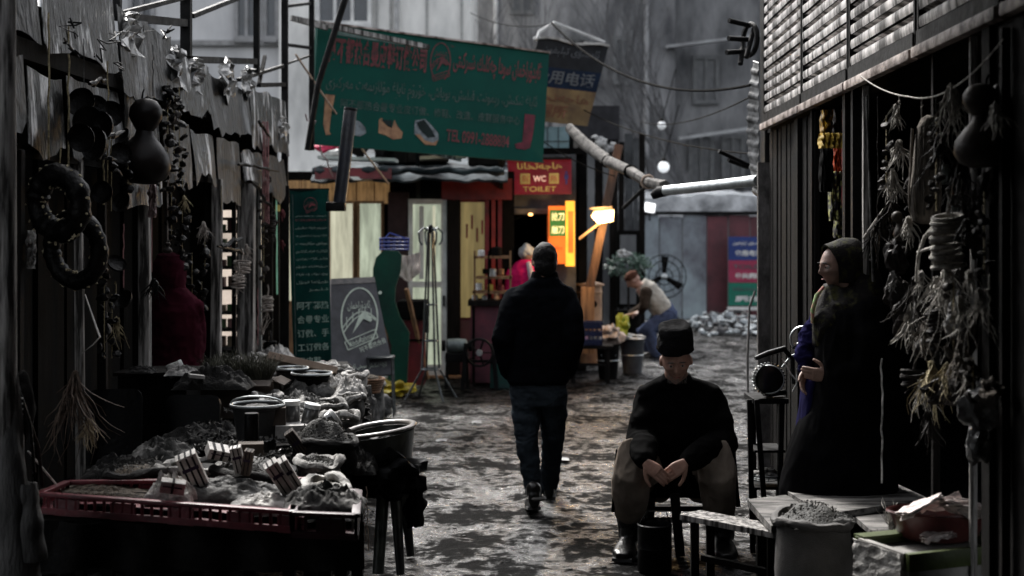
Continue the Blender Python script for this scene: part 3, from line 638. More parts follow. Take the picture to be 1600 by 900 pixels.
for i, r_ in enumerate(('阿不都热', '合曼专业', '订做、手', '工订做各', '类皮鞋')):
    L = w * (.82 if i < 4 else .6); lettering(r_, (L - w * .82) / 2, -h * (.17 + i * .08), L, h * .045, PB, t, M, off=.034, bold=.01)
MB().beam(P(449, 290, 12.85), P(449, 600, 12.85), .03, .03).build('pole', BLACK_METAL, t)

# --- slate A-board with the oval logo
t = thing('logo_signboard', 'grey sandwich board with a pale oval bridge logo', 'signboard', P(563, 590, 13.6))
M, w, h = board_matrix([P(517, 436, 13.9), P(585, 433, 14.1), P(517, 592, 13.3)])
SLATE = pm('slate_board', (.075, .075, .085), (.04, .04, .045), 5, rough=.7)
m = MB().prism([(-w / 2, -h / 2), (w * .9, -h / 2), (w / 2, h / 2), (-w / 2, h / 2)], .03); m.v = [v + Vector((0, .015, 0)) for v in m.v]; flat(m, M).build('panel', SLATE, t)
m = MB().prism([(-w / 2, h * .44), (w * .52, h * .44), (w / 2, h / 2), (-w / 2, h / 2)], .012); flat(m, M).build('faded_strip', pm('chalky', (.22, .2, .19), (.1, .1, .1), 12), t)
m = MB().beam((-w * .4, .04, h * .45), (-w * .4, .55, -h / 2), .04, .03).beam((w * .6, .04, h * .3), (w * .75, .55, -h / 2), .04, .03); 
for q in ((-.4, .45, -.4), (.5, .4, .75)): flat(MB().beam((w * q[0], .04, h * q[1]), (w * q[2], .5, -h / 2), .04, .03), M).build('back_leg', BROWN_WOOD, t)
T = M @ Matrix.Translation((w * .14, 0, h * .08)) @ Matrix.Rotation(R(0), 4, 'Y')
logo(t, T, 0, 0, w * .82, h * .62, CREAM, .016, .006)
lettering('阿不都热合曼', w * .22, -h * .27, w * .62, h * .055, CREAM, t, M @ Matrix.Translation((w * .0, 0, h * .02)) @ Matrix.Rotation(R(-20), 4, 'Y'), off=.006)
lettering(uy('ئاياغ تىكىش سېخى ئابدۇراخمان'), w * .18, -h * .41, w * 1.1, h * .07, CREAM, t, M, off=.006)
outline([(w * .62 + .02 * math.cos(a * .785), h * .33 + .02 * math.sin(a * .785)) for a in range(8)], CREAM, t, M, .006, 'dot')

# --- tricolour sign on the hoarding
t = thing('tricolour_sign', 'sign in blue, pink and green panels on the far hoarding', 'sign', P(1160, 480, 27.3))
Y = 27.5
for (a, b, nm, col, l1, l2) in ((370, 407, 'panel', (.02, .06, .3), uy('ئاممىۋى تېلېفون'), '公用电话'), (407, 442, 'panel', (.5, .04, .12), 'TOILET', '公共厕所'), (442, 478, 'panel', (.0, .26, .17), uy('ھاجەتخانا'), '厕所')):
    M, w, h = board_matrix([P(1139, a, Y), P(1200, a, Y), P(1139, b - .6, Y)])
    flat(MB().box((0, .05, 0), (w, .1, h)), M).build('panel', pm('tri_%d' % a, tuple(c * .6 for c in col), tuple(c * .45 for c in col), 3, rough=.5), t)
    lettering(l1, 0, h * .22, w * .8, h * .2, W2 if a != 370 else FRAME_W, t, M, off=.01, bold=.02); lettering(l2, 0, -h * .2, w * .7, h * .26, FRAME_W, t, M, off=.01, bold=.03)
MB().box(P(1169, 482, 27.45), (.8, .12, .06)).build('bottom_edge', FRAME_W, t)

# ================================================================ SHOE REPAIR SHOP
sh = thing('shoe_repair_shop', 'low shoe repair shop with warm lit windows and a grey tarpaulin roof', 'building', (P(620, 0, 17).x, 17, 0))
Y = 17.0
def bxp(px0, py0, px1, py1, Yf, dep, name, mat, parent=sh, bev=0):
    c, (w, h) = rect_on(px0, py0, px1, py1, Yf); return MB().box(c + Vector((0, dep / 2, 0)), (w, dep, h), bev=bev).build(name, mat, parent, smooth=bev > 0)
LITG = pm('lit_curtain_glass', (.22, .22, .17), (.08, .085, .06), 1.6, .38, .62, rough=.3, emit=(.72, .7, .52), estr=0.210, bump=0, stretch=(5, 5, .6))
LITG2 = pm('lit_green_glass', (.2, .23, .18), (.07, .08, .06), 2.4, .38, .62, rough=.3, emit=(.6, .66, .5), estr=0.189, bump=0, stretch=(4, 4, .6))
LITW = pm('lit_fascia', (.13, .09, .045), (.04, .025, .012), 4, .38, .6, rough=.5, emit=(.3, .17, .07), estr=0.134, bump=0, stretch=(6, 1, 1))  # warm light on the boards put in as emission
RED_W = pm('red_paint', (.16, .012, .018), (.06, .008, .01), 5, rough=.6, bump=.2)
WHITE_P = pm('white_paint', (.62, .63, .6), (.4, .4, .38), 6, rough=.5)
gz = 470
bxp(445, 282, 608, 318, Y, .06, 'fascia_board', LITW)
for px in (470, 498, 528, 556, 584): bxp(px, 282, px + 1.6, 318, Y - .012, .02, 'batten', BROWN_WOOD)
for a, b in ((447, 512), (514, 553), (560, 597)):
    w_ = bxp(a - 3, 314, b + 3, 474, Y - .01, .05, 'window', BROWN_WOOD)
    bxp(a, 318, b, 470, Y - .03, .03, 'pane', LITG if a < 550 else LITG2, w_)
    for q in (a, (a + b) / 2 if a == 447 else b - 2): bxp(q, 318, q + 2, 470, Y - .045, .03, 'mullion', BROWN_WOOD, w_)
bxp(445, 472, 610, 594, Y, .08, 'lower_wall', BROWN_WOOD)
bxp(606, 300, 638, 594, Y - .03, .14, 'pillar', pm('dark_red_wood', (.05, .03, .03), (.02, .015, .015), 4))
d = bxp(636, 311, 698, 590, Y + .0, .04, 'door', LITG2)
for a, b, c_, e in ((636, 311, 645, 592), (689, 311, 698, 592)): bxp(a, b, c_, e, Y - .03, .03, 'door_stile', WHITE_P, d)
for a, b in ((311, 319), (440, 449), (570, 590)): bxp(645, a, 689, b, Y - .028, .03, 'door_rail', WHITE_P, d)
bxp(692, 462, 695, 478, Y - .06, .03, 'handle', BLACK_METAL, d)
bxp(655, 322, 662, 436, Y - .02, .01, 'curtain', WHITE_P, d); bxp(676, 322, 680, 436, Y - .02, .01, 'curtain', LITG, d)
bxp(698, 300, 719, 594, Y - .04, .12, 'pillar', DARK_WOOD)
bxp(690, 279, 800, 312, Y - .06, .1, 'red_fascia', pm('red_fascia', (.16, .014, .012), (.07, .006, .006), 4, rough=.5))
w_ = bxp(717, 312, 760, 500, Y, .05, 'window', RED_W)
bxp(720, 316, 757, 496, Y - .02, .03, 'pane', pm('olive_curtain', (.12, .1, .05), (.06, .05, .03), 2.2, .35, .65, rough=.35, emit=(.5, .38, .15), estr=0.092, bump=0, stretch=(5, 5, .5)), w_)
for i, (a, b) in enumerate(((728, 350), (736, 336), (744, 356), (752, 344))): bxp(a, b, a + 3, b + 22, Y - .026, .006, 'red_print', RED_W, w_)
for a in (758, 768, 778): bxp(a, 312, a + 6, 594, Y - .03 + (a - 758) * .002, .1, 'red_post', RED_W if a != 768 else pm('red_bright', (.25, .022, .015), (.12, .012, .01), 4, rough=.5))
bxp(717, 500, 790, 594, Y - .005, .08, 'lower_wall', pm('maroon_tile', (.12, .04, .045), (.06, .03, .03), 4))
MB().box((P(620, 0, 18.6).x, 18.7, 1.25), (3.1, 3.2, 2.5)).build('rear_wall', MATT_BLACK, sh)
# tarpaulin roof with clutter
TARP = pm('grey_tarp', (.085, .1, .11), (.012, .015, .018), 2.5, .38, .62, rough=.9, spec=.15, bump=.6, bscale=10, bdist=.04)
def tarp(u, v):
    x = P(488 + 305 * u, 0, 16.5).x; y = 16.35 + 2.2 * v
    return (x, y, zat(275 - 4 * math.sin(u * 3), 16.5) + v * .35 + .03 * nz(u * 6, v * 5, 2) + .014 * nz(u * 22, v * 9, 3) + (0 if v > 0 else -.06 - .06 * abs(nz(u * 7, 1, 1))))
MB().sheet(tarp, 70, 14, .03).build('tarpaulin', TARP, sh, smooth=True)
MB().tube([P(488 + 300 * i / 24, 267 + 5 * nz(i * .45, 7), 16.34) for i in range(25)], [.035 + .05 * abs(nz(i * .5)) for i in range(25)], 8, jit=.3).build('tarpaulin_roll', TARP, sh, smooth=True)
MB().sheet(lambda u, v: P(492 + 120 * u, 263 + 17 * v + 2 * nz(u * 9, v), 16.32 - .05 * v), 16, 3, .01).build('valance', RED_W, sh)
MB().sheet(lambda u, v: P(545 + 55 * u + 8 * v, 277 + 5 * v, 16.2 + .3 * u), 5, 2, .01).build('loose_strip', WHITE_P, sh)
MB().box(P(560, 249, 16.6), (.9, .5, .035), rotm(0, 2, 0)).build('roof_board', WHITE_P, sh)
MB().box(P(690, 246, 16.9), (.6, .3, .04), rotm(0, -3, 0)).build('roof_board', pm('tan_board', (.4, .34, .24)), sh)
MB().beam(P(655, 234, 16.6), P(720, 250, 16.8), .05, .04).build('roof_lath', GREY_WOOD, sh)
def top(px, py, Y, r, mat, name, label, cat, amp=.25): return one(MB().blob(P(px, py, Y), r, 3, amp, 3), name, mat, label, cat, smooth=True)
top(513, 232, 16.9, (.16, .1, .07), pm('crimson_cloth', (.5, .02, .08), (.2, .01, .03), 6), 'red_bundle', 'crimson bundle lying on the shop roof under the green signboard', 'bundle')
top(523, 240, 16.8, (.1, .08, .05), pm('white_plastic', (.5, .5, .49), (.25, .25, .25), 6), 'white_bundle', 'small white plastic bundle beside the crimson bundle on the roof', 'bundle')
top(575, 229, 16.9, (.05, .04, .025), pm('pink_cloth', (.7, .05, .3)), 'pink_bag', 'tiny bright pink bag below the green signboard', 'bag')
top(598, 226, 17.1, (.14, .1, .13), BLACK_METAL, 'black_bundle', 'rounded black bundle on the roof behind the pipe', 'bundle')
top(562, 226, 16.8, (.12, .1, .15), MATT_BLACK, 'black_tarpaulin_heap', 'black heap of sheeting right behind the leaning pipe', 'heap')
for (px, w_, h_, lab) in ((615, .4, .16, 'long dark box at the left end of the roof clutter'), (668, .5, .13, 'dark flat box in the middle of the roof clutter'), (760, .45, .2, 'dark box near the toilet sign on the roof')):
    one(MB().box(P(px, 246, 17.3), (w_, .3, h_), rotm(0, U(-4, 4), U(-8, 8)), .01), 'roof_box', DARK_WOOD, lab, 'box')

# --- black elbow pipe leaning in front
t = thing('stove_pipe', 'thick black stove pipe with an elbow foot in front of the green signboard', 'pipe', P(528, 325, 12.6))
m = MB().tube([P(548, 168, 12.6), P(540, 240, 12.6), P(530, 322, 12.6)], .058, 18); m.build('pipe', pm('blued_steel', (.012, .015, .024), (.006, .007, .01), 4, rough=.35, spec=.6), t, smooth=True)
MB().box(P(525, 323, 12.6), (.17, .13, .08), bev=.01).build('foot', BLACK_METAL, t, smooth=True)
MB().ring(P(547.6, 171, 12.6), .052, .012, (P(548, 168, 12.6) - P(530, 322, 12.6)), 20, 6).build('collar', BLACK_METAL, t, smooth=True)
t = thing('leaning_pole', 'thin black pole slanting across the left edge of the green signboard', 'pole', P(497, 130, 13.9))
MB().tube([P(545, -20, 14.0), P(497, 132, 13.9), P(480, 235, 13.9)], [.035, .03, .03], 8).build('pole', BLACK_METAL, t, smooth=True)
one(MB().tube(sag(P(462, 85, 13.8), P(607, 287, 16.2), .03), .011, 6), 'guy_rope', pm('pale_rope', (.55, .42, .32), (.3, .22, .18), 30), 'pale pinkish guy rope running down past the green signboard to the roof', 'rope', smooth=True)
one(MB().tube(wig(P(478, 180, 14), P(520, 275, 15.9), .12, 14), .008, 5), 'loose_cable', pm('dusty_pink_cord', (.4, .3, .33)), 'thin curly cable hanging left of the black pipe', 'cable', smooth=True)

# ================================================================ TOILET BLOCK AND WHAT STANDS BY IT
tb = thing('toilet_block', 'dark toilet block with a wooden doorway under the red sign', 'building', (P(840, 0, 17.6).x, 17.6, 0))
def bt(*a, **k): return bxp(*a, **k)
CONC = pm('soot_concrete', (.075, .08, .085), (.025, .027, .03), 3, rough=.85, bump=.5)
bxp(782, 240, 900, 335, 17.6, .3, 'lintel_wall', CONC, tb); bxp(782, 335, 797, 600, 17.6, .3, 'wall', CONC, tb); bxp(856, 335, 900, 600, 17.6, .3, 'wall', CONC, tb)
bxp(790, 333, 797, 598, 17.5, .12, 'door_jamb', BROWN_WOOD, tb); bxp(855, 333, 860, 598, 17.5, .12, 'door_jamb', BROWN_WOOD, tb); bxp(790, 326, 860, 334, 17.48, .14, 'door_head', pm('grey_head', (.14, .14, .14), (.06, .06, .06), 5), tb)
MB().box((P(840, 0, 19).x, 19.6, 1.2), (1.1, .1, 2.4)).build('inner_wall', MATT_BLACK, tb)
for px in (777, 905): MB().box((P(px, 0, 18.8).x, 18.8, 1.5), (.1, 1.8, 3)).build('side_wall', MATT_BLACK, tb)
MB().box((P(840, 0, 18.6).x, 18.7, zat(236, 17.6)), (1.15, 2.2, .08)).build('roof', MATT_BLACK, tb)
PALEB = pm('pale_blue_board', (.2, .29, .32), (.12, .2, .22), 3, rough=.5)
bxp(838, 198, 889, 248, 17.65, .1, 'blue_board', PALEB, tb)
for a in (855, 872): bxp(a, 198, a + 1, 248, 17.64, .01, 'board_joint', CONC, tb)
bxp(838, 220, 889, 221, 17.637, .01, 'board_joint', CONC, tb)

# orange kiosk sign, lamplight put in as emission, with the knife sharpening plate
t = thing('knife_sharpening_sign', 'orange board with lamplight painted in, bearing a green plate of yellow characters', 'sign', P(875, 410, 17.3))
ORG = pm('orange_lamplit_board', (.6, .13, .02), (.5, .08, .01), 3, .3, .7, rough=.5, emit=(1.0, .17, .02), estr=0.294, bump=0)
YLB = pm('yellow_lamplit_board', (.7, .4, .05), (.6, .2, .03), 3, .3, .7, rough=.5, emit=(1.0, .42, .04), estr=0.462, bump=0)
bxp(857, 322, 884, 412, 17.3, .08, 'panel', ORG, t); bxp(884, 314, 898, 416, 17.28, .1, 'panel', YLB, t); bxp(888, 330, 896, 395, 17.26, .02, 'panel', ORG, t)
M, w, h = board_matrix([P(859, 328, 17.27), P(884, 328, 17.27), P(859, 369, 17.27)])
flat(MB().box((0, .01, 0), (w, .02, h)), M).build('plate', pm('plate_green', (.03, .16, .04), (.02, .09, .03), 4, emit=(.06, .24, .04), estr=0.105, bump=0), t)
GL = pm('lamplit_letter', (.9, .8, .4), emit=(1, .85, .4), estr=0.336, bump=0)
lettering('抢刀', 0, h * .25, w * .8, h * .32, GL, t, M, bold=.02); lettering('磨刀', 0, -h * .25, w * .8, h * .32, GL, t, M, bold=.02)
lettering(uy('پىچاق'), 0, -h * .95, w * .6, h * .14, BRR, t, M, off=-.02)

# dark lane between toilet block and hoarding
sk = thing('lean_to_shack', 'dim lean-to of grey tin sheets and boards behind the lamp post', 'shed', (P(950, 0, 22.5).x, 22.5, 0))
random.seed(21); px = 900
while px < 1000:
    w_ = U(8, 14); m_ = random.choice([CONC, ASH, pm('blue_grey_tin', (.17, .22, .24), (.06, .08, .09), 3, rough=.5, stretch=(2, 2, .6)), DARK_WOOD])
    bxp(px, 215 + U(-10, 14), px + w_ - .8, 530, 22.5 + U(0, .1), .05, 'sheet', m_, sk); px += w_
bxp(895, 165, 968, 218, 22.2, 1.0, 'roof', pm('black_roof', (.03, .03, .034)), sk)
bxp(963, 360, 1000, 480, 22.3, .06, 'shutter_frame', MATT_BLACK, sk); bxp(969, 367, 994, 475, 22.27, .03, 'shutter', ASH, sk)
mb_l = [((940, 222), (.09, .06, .08)), ((952, 232), (.07, .06, .05)), ((930, 214), (.05, .05, .03)), ((958, 226), (.05, .05, .04)), ((946, 240), (.05, .05, .03))]
for i, (q, r_) in enumerate(mb_l):
    one(MB().blob(P(q[0], q[1], 21.9), r_, 2, .4, 4), 'snow_lump', MATS['white_plastic'], ('large','small tilted','flat left-hand','tiny right-hand','lowest')[i] + ' white lump of plastic on the dark roof behind the leaning post', 'plastic lump', 'white lumps on the shack roof')

t = thing('leaning_post', 'leaning square timber post carrying the lit work lamp', 'post', P(921, 450, 17))
MB().beam(P(921, 452, 17.0), P(967, 226, 17.0), .1, .1, .008).build('timber', pm('timber_brown', (.13, .07, .045), (.05, .03, .02), 6, rough=.7, stretch=(4, 4, .6), bump=.4), t, smooth=True)
MB().box(P(918, 500, 17), (.16, .16, .8)).build('base', BROWN_WOOD, t)
t = thing('work_lamp', 'lit boxy work lamp shining warm white on the leaning post', 'lamp', P(940, 338, 16.85))
LX = P(941, 338, 16.8)
m = MB().prism([(-.14, .0), (-.05, -.09), (.13, -.06), (.14, .085), (-.1, .07)], .12, (0, 0, 0)); m.v = [v + LX for v in m.v]; m.build('housing', pm('lamp_tin', (.5, .4, .3), rough=.4, metal=.3), t)
EM = bpy.data.materials.new('lamp_glow'); EM.use_nodes = True; EM.node_tree.nodes['Principled BSDF'].inputs['Emission Color'].default_value = (1, .8, .42, 1); EM.node_tree.nodes['Principled BSDF'].inputs['Emission Strength'].default_value = 22
m = MB().prism([(-.115, .0), (-.045, -.075), (.11, -.045), (.12, .06), (.02, .0), (-.02, .03)], .02); m.v = [v + LX - Vector((0, .075, 0)) for v in m.v]; m.build('glowing_glass', EM, t)
MB().box(LX + Vector((-.02, -.03, .1)), (.26, .16, .02), rotm(0, -4, 0)).build('hood', MATS['lamp_tin'], t)
MB().tube([P(941, 345, 16.8), P(905, 373, 16.9)], .016, 8).build('arm', pm('arm_wood', (.45, .3, .18)), t, smooth=True)
pl = bpy.data.lights.new('work_lamp_light', 'POINT'); pl.energy = 11; pl.color = (1.0, .58, .22); pl.shadow_soft_size = .07
po = bpy.data.objects.new('work_lamp_light', pl); C.objects.link(po); po.location = LX + Vector((-.03, -.22, -.1)); 
t = thing('door_bulb', 'small orange bulb hanging in the toilet doorway', 'bulb', P(829, 333, 17.3))
E2 = bpy.data.materials.new('bulb_glow'); E2.use_nodes = True; E2.node_tree.nodes['Principled BSDF'].inputs['Emission Color'].default_value = (1, .4, .1, 1); E2.node_tree.nodes['Principled BSDF'].inputs['Emission Strength'].default_value = 1.2
MB().blob(P(829, 335, 17.3), (.03, .02, .018), 2, 0).build('glass', E2, t, smooth=True); MB().tube([P(829, 334, 17.3), P(815, 338, 17.35), P(800, 345, 17.4)], .008, 5).build('flex', BLACK_METAL, t)
# pale lamps seen far off
for (px, py, r_, Y_, lab) in ((1037, 261, .11, 27, 'round white globe lamp above the log beam'), (1034, 196, .09, 30, 'dim round globe lamp high in the bare trees')):
    t = thing('globe_lamp', lab, 'lamp', P(px, py, Y_)); Ew = bpy.data.materials.new('globe'); Ew.use_nodes = True; b_ = Ew.node_tree.nodes['Principled BSDF']; b_.inputs['Emission Color'].default_value = (.9, .95, 1, 1); b_.inputs['Emission Strength'].default_value = .17 if py > 200 else .05
    MB().blob(P(px, py, Y_), r_, 3, 0).build('globe', Ew, t, smooth=True); MB().tube([P(px, py, Y_) + Vector((0, 0, r_)), P(px, py, Y_) + Vector((.3, 0, 1.2))], .012, 5).build('flex', BLACK_METAL, t); MB().lathe([(.04, 0), (.05, .06), (.02, .09)], P(px, py, Y_) + Vector((0, 0, r_ - .02)), 10).build('cap', BLACK_METAL, t)
t = thing('flood_lamp', 'bright rectangular flood lamp above the tin hoarding', 'lamp', P(1012, 325, 27)); Ew = MATS['white_plastic']
MB().box(P(1012, 324, 26.8), (.3, .1, .2), rotm(0, 10, 0), .02).build('housing', FRAME_W, t); b_ = bpy.data.materials.new('flood_glow'); b_.use_nodes = True; b_.node_tree.nodes['Principled BSDF'].inputs['Emission Color'].default_value = (.95, .97, 1, 1); b_.node_tree.nodes['Principled BSDF'].inputs['Emission Strength'].default_value = .6
MB().box(P(1012, 324, 26.8) - Vector((0, .055, 0)), (.26, .012, .16), rotm(0, 10, 0)).build('glowing_glass', b_, t); MB().beam(P(1015, 330, 26.95), P(1015, 345, 26.95), .03, .03).build('bracket', BLACK_METAL, t)

# ================================================================ BEAM, PIPE AND WIRES ACROSS THE LANE
t = thing('log_beam', 'rough log slanting down across the lane to the metal pipe', 'log', P(968, 245, 13))
pts = [P(890, 200, 14.6), P(915, 226, 14.2), P(950, 252, 13.6), P(985, 268, 12.9), P(1012, 284, 12.3), P(1038, 291, 11.9)]
MB().tube(pts, [.05, .06, .062, .05, .045, .05], 10, jit=.25).build('log', pm('weathered_log', (.13, .12, .11), (.02, .018, .016), 9, .4, .62, rough=.85, bump=.9), t, smooth=True)
for q in (2, 3, 4): MB().ring(pts[q], .055, .012, pts[q] - pts[q - 1], 14, 5, jit=.5).build('binding', MATS['pale_rope'] if q == 4 else MATT_BLACK, t, smooth=True)
one(MB().tube([P(1012, 288, 12.3), P(990, 310, 12.8), P(974, 325, 13.2)], .018, 6), 'brace_rod', BLACK_METAL, 'thin dark rod bracing the log beam from below', 'rod', smooth=True)
t = thing('drain_pipe', 'galvanised pipe with a dark cut elbow reaching from the corner post', 'pipe', P(1110, 290, 11.3))
MB().tube([P(1040, 298, 11.8), P(1110, 291, 11.3), P(1184, 282, 10.75)], .042, 20).build('pipe', GALV, t, smooth=True)
MB().tube([P(1042, 298, 11.8), P(1030, 300, 11.88), P(1019, 307, 11.9)], [.046, .05, .03], 16).build('elbow', BLACK_METAL, t, smooth=True)
one(MB().tube(sag(P(862, 36, 15), P(1172, 133, 11), .28, 30), .012, 6), 'power_cable', MATT_BLACK, 'sagging black cable from the phone sign to the corner post', 'cable', smooth=True)
for (a, b, Ya, Yb, s, lab) in (((905, 168), (1170, 240), 18, 12, .1, 'thin wire crossing low in front of the bare trees'), ((1000, 190), (1175, 150), 20, 12, .12, 'thin wire rising to the corner post across the concrete wall'), ((840, 215), (960, 275), 17, 16, .05, 'thin wire sloping under the phone sign'), ((735, 20), (860, 38), 22, 17.5, .1, 'thin wire running from the pale building to the phone sign')):
    one(MB().tube(sag(P(a[0], a[1], Ya), P(b[0], b[1], Yb), s, 20), .007, 5), 'thin_wire', MATT_BLACK, lab, 'wire', smooth=True)
t = thing('iron_hooks', 'cluster of black iron stub rods sticking out of the corner post', 'bracket', P(1170, 60, 10.8))
for a, b in (((1172, 40), (1139, 32)), ((1172, 62), (1138, 60)), ((1168, 80), (1135, 82)), ((1160, 75), (1157, 100)), ((1178, 45), (1166, 90))): MB().tube([P(*a, 10.8), P(*b, 10.7)], .02, 8).build('rod', BLACK_METAL, t, smooth=True)
MB().ring(P(1172, 62, 10.8), .12, .02, (1, .3, 0), 20, 6).build('hoop', BLACK_METAL, t, smooth=True)
t = thing('iron_peg', 'pair of short black pegs on the corner post above the pipe', 'bracket', P(1165, 255, 10.8))
for a, b in (((1170, 258), (1123, 236)), ((1168, 262), (1138, 250))): MB().tube([P(*a, 10.8), P(*b, 10.7)], .016, 8).build('peg', BLACK_METAL, t, smooth=True)
one(MB().tube([P(1180, 455, 10.4), P(1171, 480, 10.4), P(1168, 560, 10.4), P(1169, 640, 10.4), P(1172, 690, 10.4)], .009, 6), 'hanging_hose', pm('hose', (.2, .19, .18)), 'thin hose hanging down beside the corner post', 'hose', smooth=True)
# snowy rubble
rb = MB(); rb2 = MB(); random.seed(31)
for i in range(260):
    u = random.random(); x = P(1085 + 110 * u, 0, 24.5).x; y = U(23.6, 25.6); hh = .38 * math.exp(-((y - 24.8) ** 2)) * (.5 + .5 * math.sin(u * 3.1))
    (rb if random.random() < .5 else rb2).blob((x, y, hh * U(.2, 1)), (U(.03, .09), U(.03, .08), U(.02, .06)), 1, .5)
tag(rb.build('snowy_rubble', pm('snow_lumps', (.42, .46, .48), (.15, .16, .17), 5, rough=.7)), kind='stuff'); tag(rb2.build('dark_rubble', pm('dark_rubble', (.06, .06, .065), (.03, .03, .03), 5, rough=.8)), kind='stuff')

# ================================================================ THINGS IN FRONT OF THE SHOP
# boot-shaped green sign stand
t = thing('boot_shaped_board', 'tall dark green board cut like a boot beside the shop door', 'signboard', P(620, 600, 15.2))
M, w, h = board_matrix([P(585, 390, 15.2), P(655, 390, 15.2), P(585, 600, 15.2)])
o_ = [(582, 470), (583, 420), (588, 402), (600, 391), (622, 392), (628, 400), (626, 425), (618, 448), (617, 470), (625, 495), (640, 520), (636, 598), (618, 601), (606, 590), (612, 540), (600, 505), (588, 490)]
def fit(pts, c=(620, 495)): return [((a - c[0]) * 15.2 / FPX, -(b - c[1]) * 15.2 / FPX) for a, b in pts]
outline(fit(o_), pm('boot_green', (.0, .07, .042), (.0, .03, .022), 3, rough=.5), t, M, 0, 'board', .05)
flat(MB().beam((.1, .06, .3), (.3, .5, -.72), .04, .04), M).build('strut', BROWN_WOOD, t)
t = thing('red_cabinet', 'narrow red and black cabinet behind the tall wire stand', 'cabinet', P(650, 600, 15.5))
bxp(632, 500, 662, 602, 15.5, .4, 'body', RED_W, t); bxp(620, 470, 668, 500, 15.45, .42, 'top', MATT_BLACK, t, bev=.03); bxp(632, 530, 662, 533, 15.48, .02, 'drawer_gap', MATT_BLACK, t); bxp(664, 490, 670, 520, 15.4, .05, 'handle', BLACK_METAL, t)
t = thing('draped_cloth', 'beige cloth draped over the cabinet top', 'cloth', P(640, 440, 15.4))
def dr(u, v):
    a = 605 + 52 * u; return P(a, 392 + 8 * math.sin(u * 3) * (1 - v) + v * (50 - 22 * abs(u - .62) * 2) + 2 * nz(u * 9, v * 3), 15.35 + .05 * nz(u * 11, v * 2, 4) + .15 * (1 - v))
MB().sheet(dr, 26, 12, .01).build('cloth', pm('beige_cloth', (.42, .37, .32), (.26, .22, .2), 8, rough=.9), t, smooth=True)
t = thing('blue_basket', 'blue plastic basket on top of the draped cloth', 'basket', P(618, 390, 15.3)); BLU = pm('blue_plastic', (.03, .06, .3), (.02, .03, .15), 5, rough=.4)
c0 = P(616, 381, 15.3)
for z in (-.06, -.02, .02, .06):
    MB().ring(c0 + Vector((0, 0, z)), .16, .008, (0, 0, 1), 20, 5, .6).build('rim', BLU, t, smooth=True)
for i in range(16):
    a = i * math.pi / 8; q = c0 + Vector((.16 * math.cos(a), .1 * math.sin(a), 0)); MB().beam(q - Vector((0, 0, .065)), q + Vector((0, 0, .065)), .008, .006).build('stave', BLU, t)
MB().tube([c0 + Vector((-.1, 0, .06)), c0 + Vector((-.05, 0, .12)), c0 + Vector((.12, 0, .06))], .008, 5).build('handle', BLU, t, smooth=True)
# tripod wire stand
t = thing('coat_stand', 'tall grey metal tripod stand with curved hooks before the white door', 'stand', (P(673, 0, 14.9).x, 14.9, 0))
b0 = P(673, 0, 14.9); bt_ = Vector((b0.x, 14.9, zat(362, 14.9))); ST = pm('steel_tube', (.1, .11, .115), (.04, .045, .045), 7, rough=.35, metal=.7)
for k in range(4):
    a = k * math.pi / 2 + .5; d_ = Vector((math.cos(a), math.sin(a), 0))
    MB().tube([bt_ + d_ * .03, Vector((b0.x, 14.9, .32)) + d_ * .1, Vector((b0.x, 14.9, .0)) + d_ * .3], .011, 8).build('leg', ST, t, smooth=True)
    MB().tube([bt_, bt_ + d_ * .08 + Vector((0, 0, .04)), bt_ + d_ * .14 + Vector((0, 0, -.01)), bt_ + d_ * .13 + Vector((0, 0, -.1)), bt_ + d_ * .1 + Vector((0, 0, -.14))], .011, 8).build('hook', ST, t, smooth=True)
for z, r_ in ((.32, .1), (1.0, .055), (.62, .075)): MB().ring((b0.x, 14.9, z), r_, .009, (0, 0, 1), 18, 6).build('hoop', ST, t, smooth=True)
MB().blob(bt_ + Vector((0, 0, .03)), (.03, .03, .05), 2, 0).build('finial', BLACK_METAL, t, smooth=True)
# yellow and white bags
def bag(c, r, mat, name, label, cat='plastic bag', amp=.35):
    m = MB(); m.blob(c, r, 4, amp, 4); 
    for v in m.v: v += Vector((nz(v.x * 22, v.y * 22, v.z * 22), nz(v.z * 19, v.x * 21, 3), nz(v.y * 20, v.x * 17, v.z * 9))) * min(r) * .22
    zmin = c[2] - r[2] * .8
    for v in m.v: v.z = max(v.z, zmin)
    return one(m, name, mat, label, cat, smooth=True)
c_ = G(617, 618); bag(Vector((c_.x, c_.y, .07)), (.19, .13, .08), pm('yellow_bag', (.45, .36, .02), (.25, .18, .012), 7, rough=.35), 'yellow_bag', 'crumpled bright yellow plastic bag lying on the ground', amp=.5)
c_ = G(600, 600, .12); bag(Vector((c_.x, c_.y, .12)), (.1, .08, .13), pm('frosted_bag', (.6, .64, .68), (.35, .4, .45), 6, rough=.3), 'white_bag', 'white plastic bag standing behind the yellow bag')
t = thing('wire_stool', 'low light metal stool standing in front of the sandwich board', 'stool', P(598, 615, 13.6))
c_ = P(595, 558, 13.6); MB().box(c_, (.26, .22, .02), bev=.008).build('seat', ST, t)
for a in (-1, 1):
    for b in (-1, 1): MB().tube([c_ + Vector((a * .11, b * .09, 0)), Vector((c_.x + a * .13, c_.y + b * .1, 0))], .009, 6).build('leg', ST, t, smooth=True)
# planks on the ground in front of the door
for i, (px, py, l_, mt) in enumerate(((695, 592, .5, BROWN_WOOD), (722, 588, .4, GREY_WOOD))):
    c_ = G(px, py); one(MB().box((c_.x, c_.y, .025), (l_, .14, .03), rotm(0, 0, U(-8, 8)), .004), 'doorstep_plank', mt, ('brown plank lying before the white door', 'grey plank end lying beside the motor')[i], 'plank')
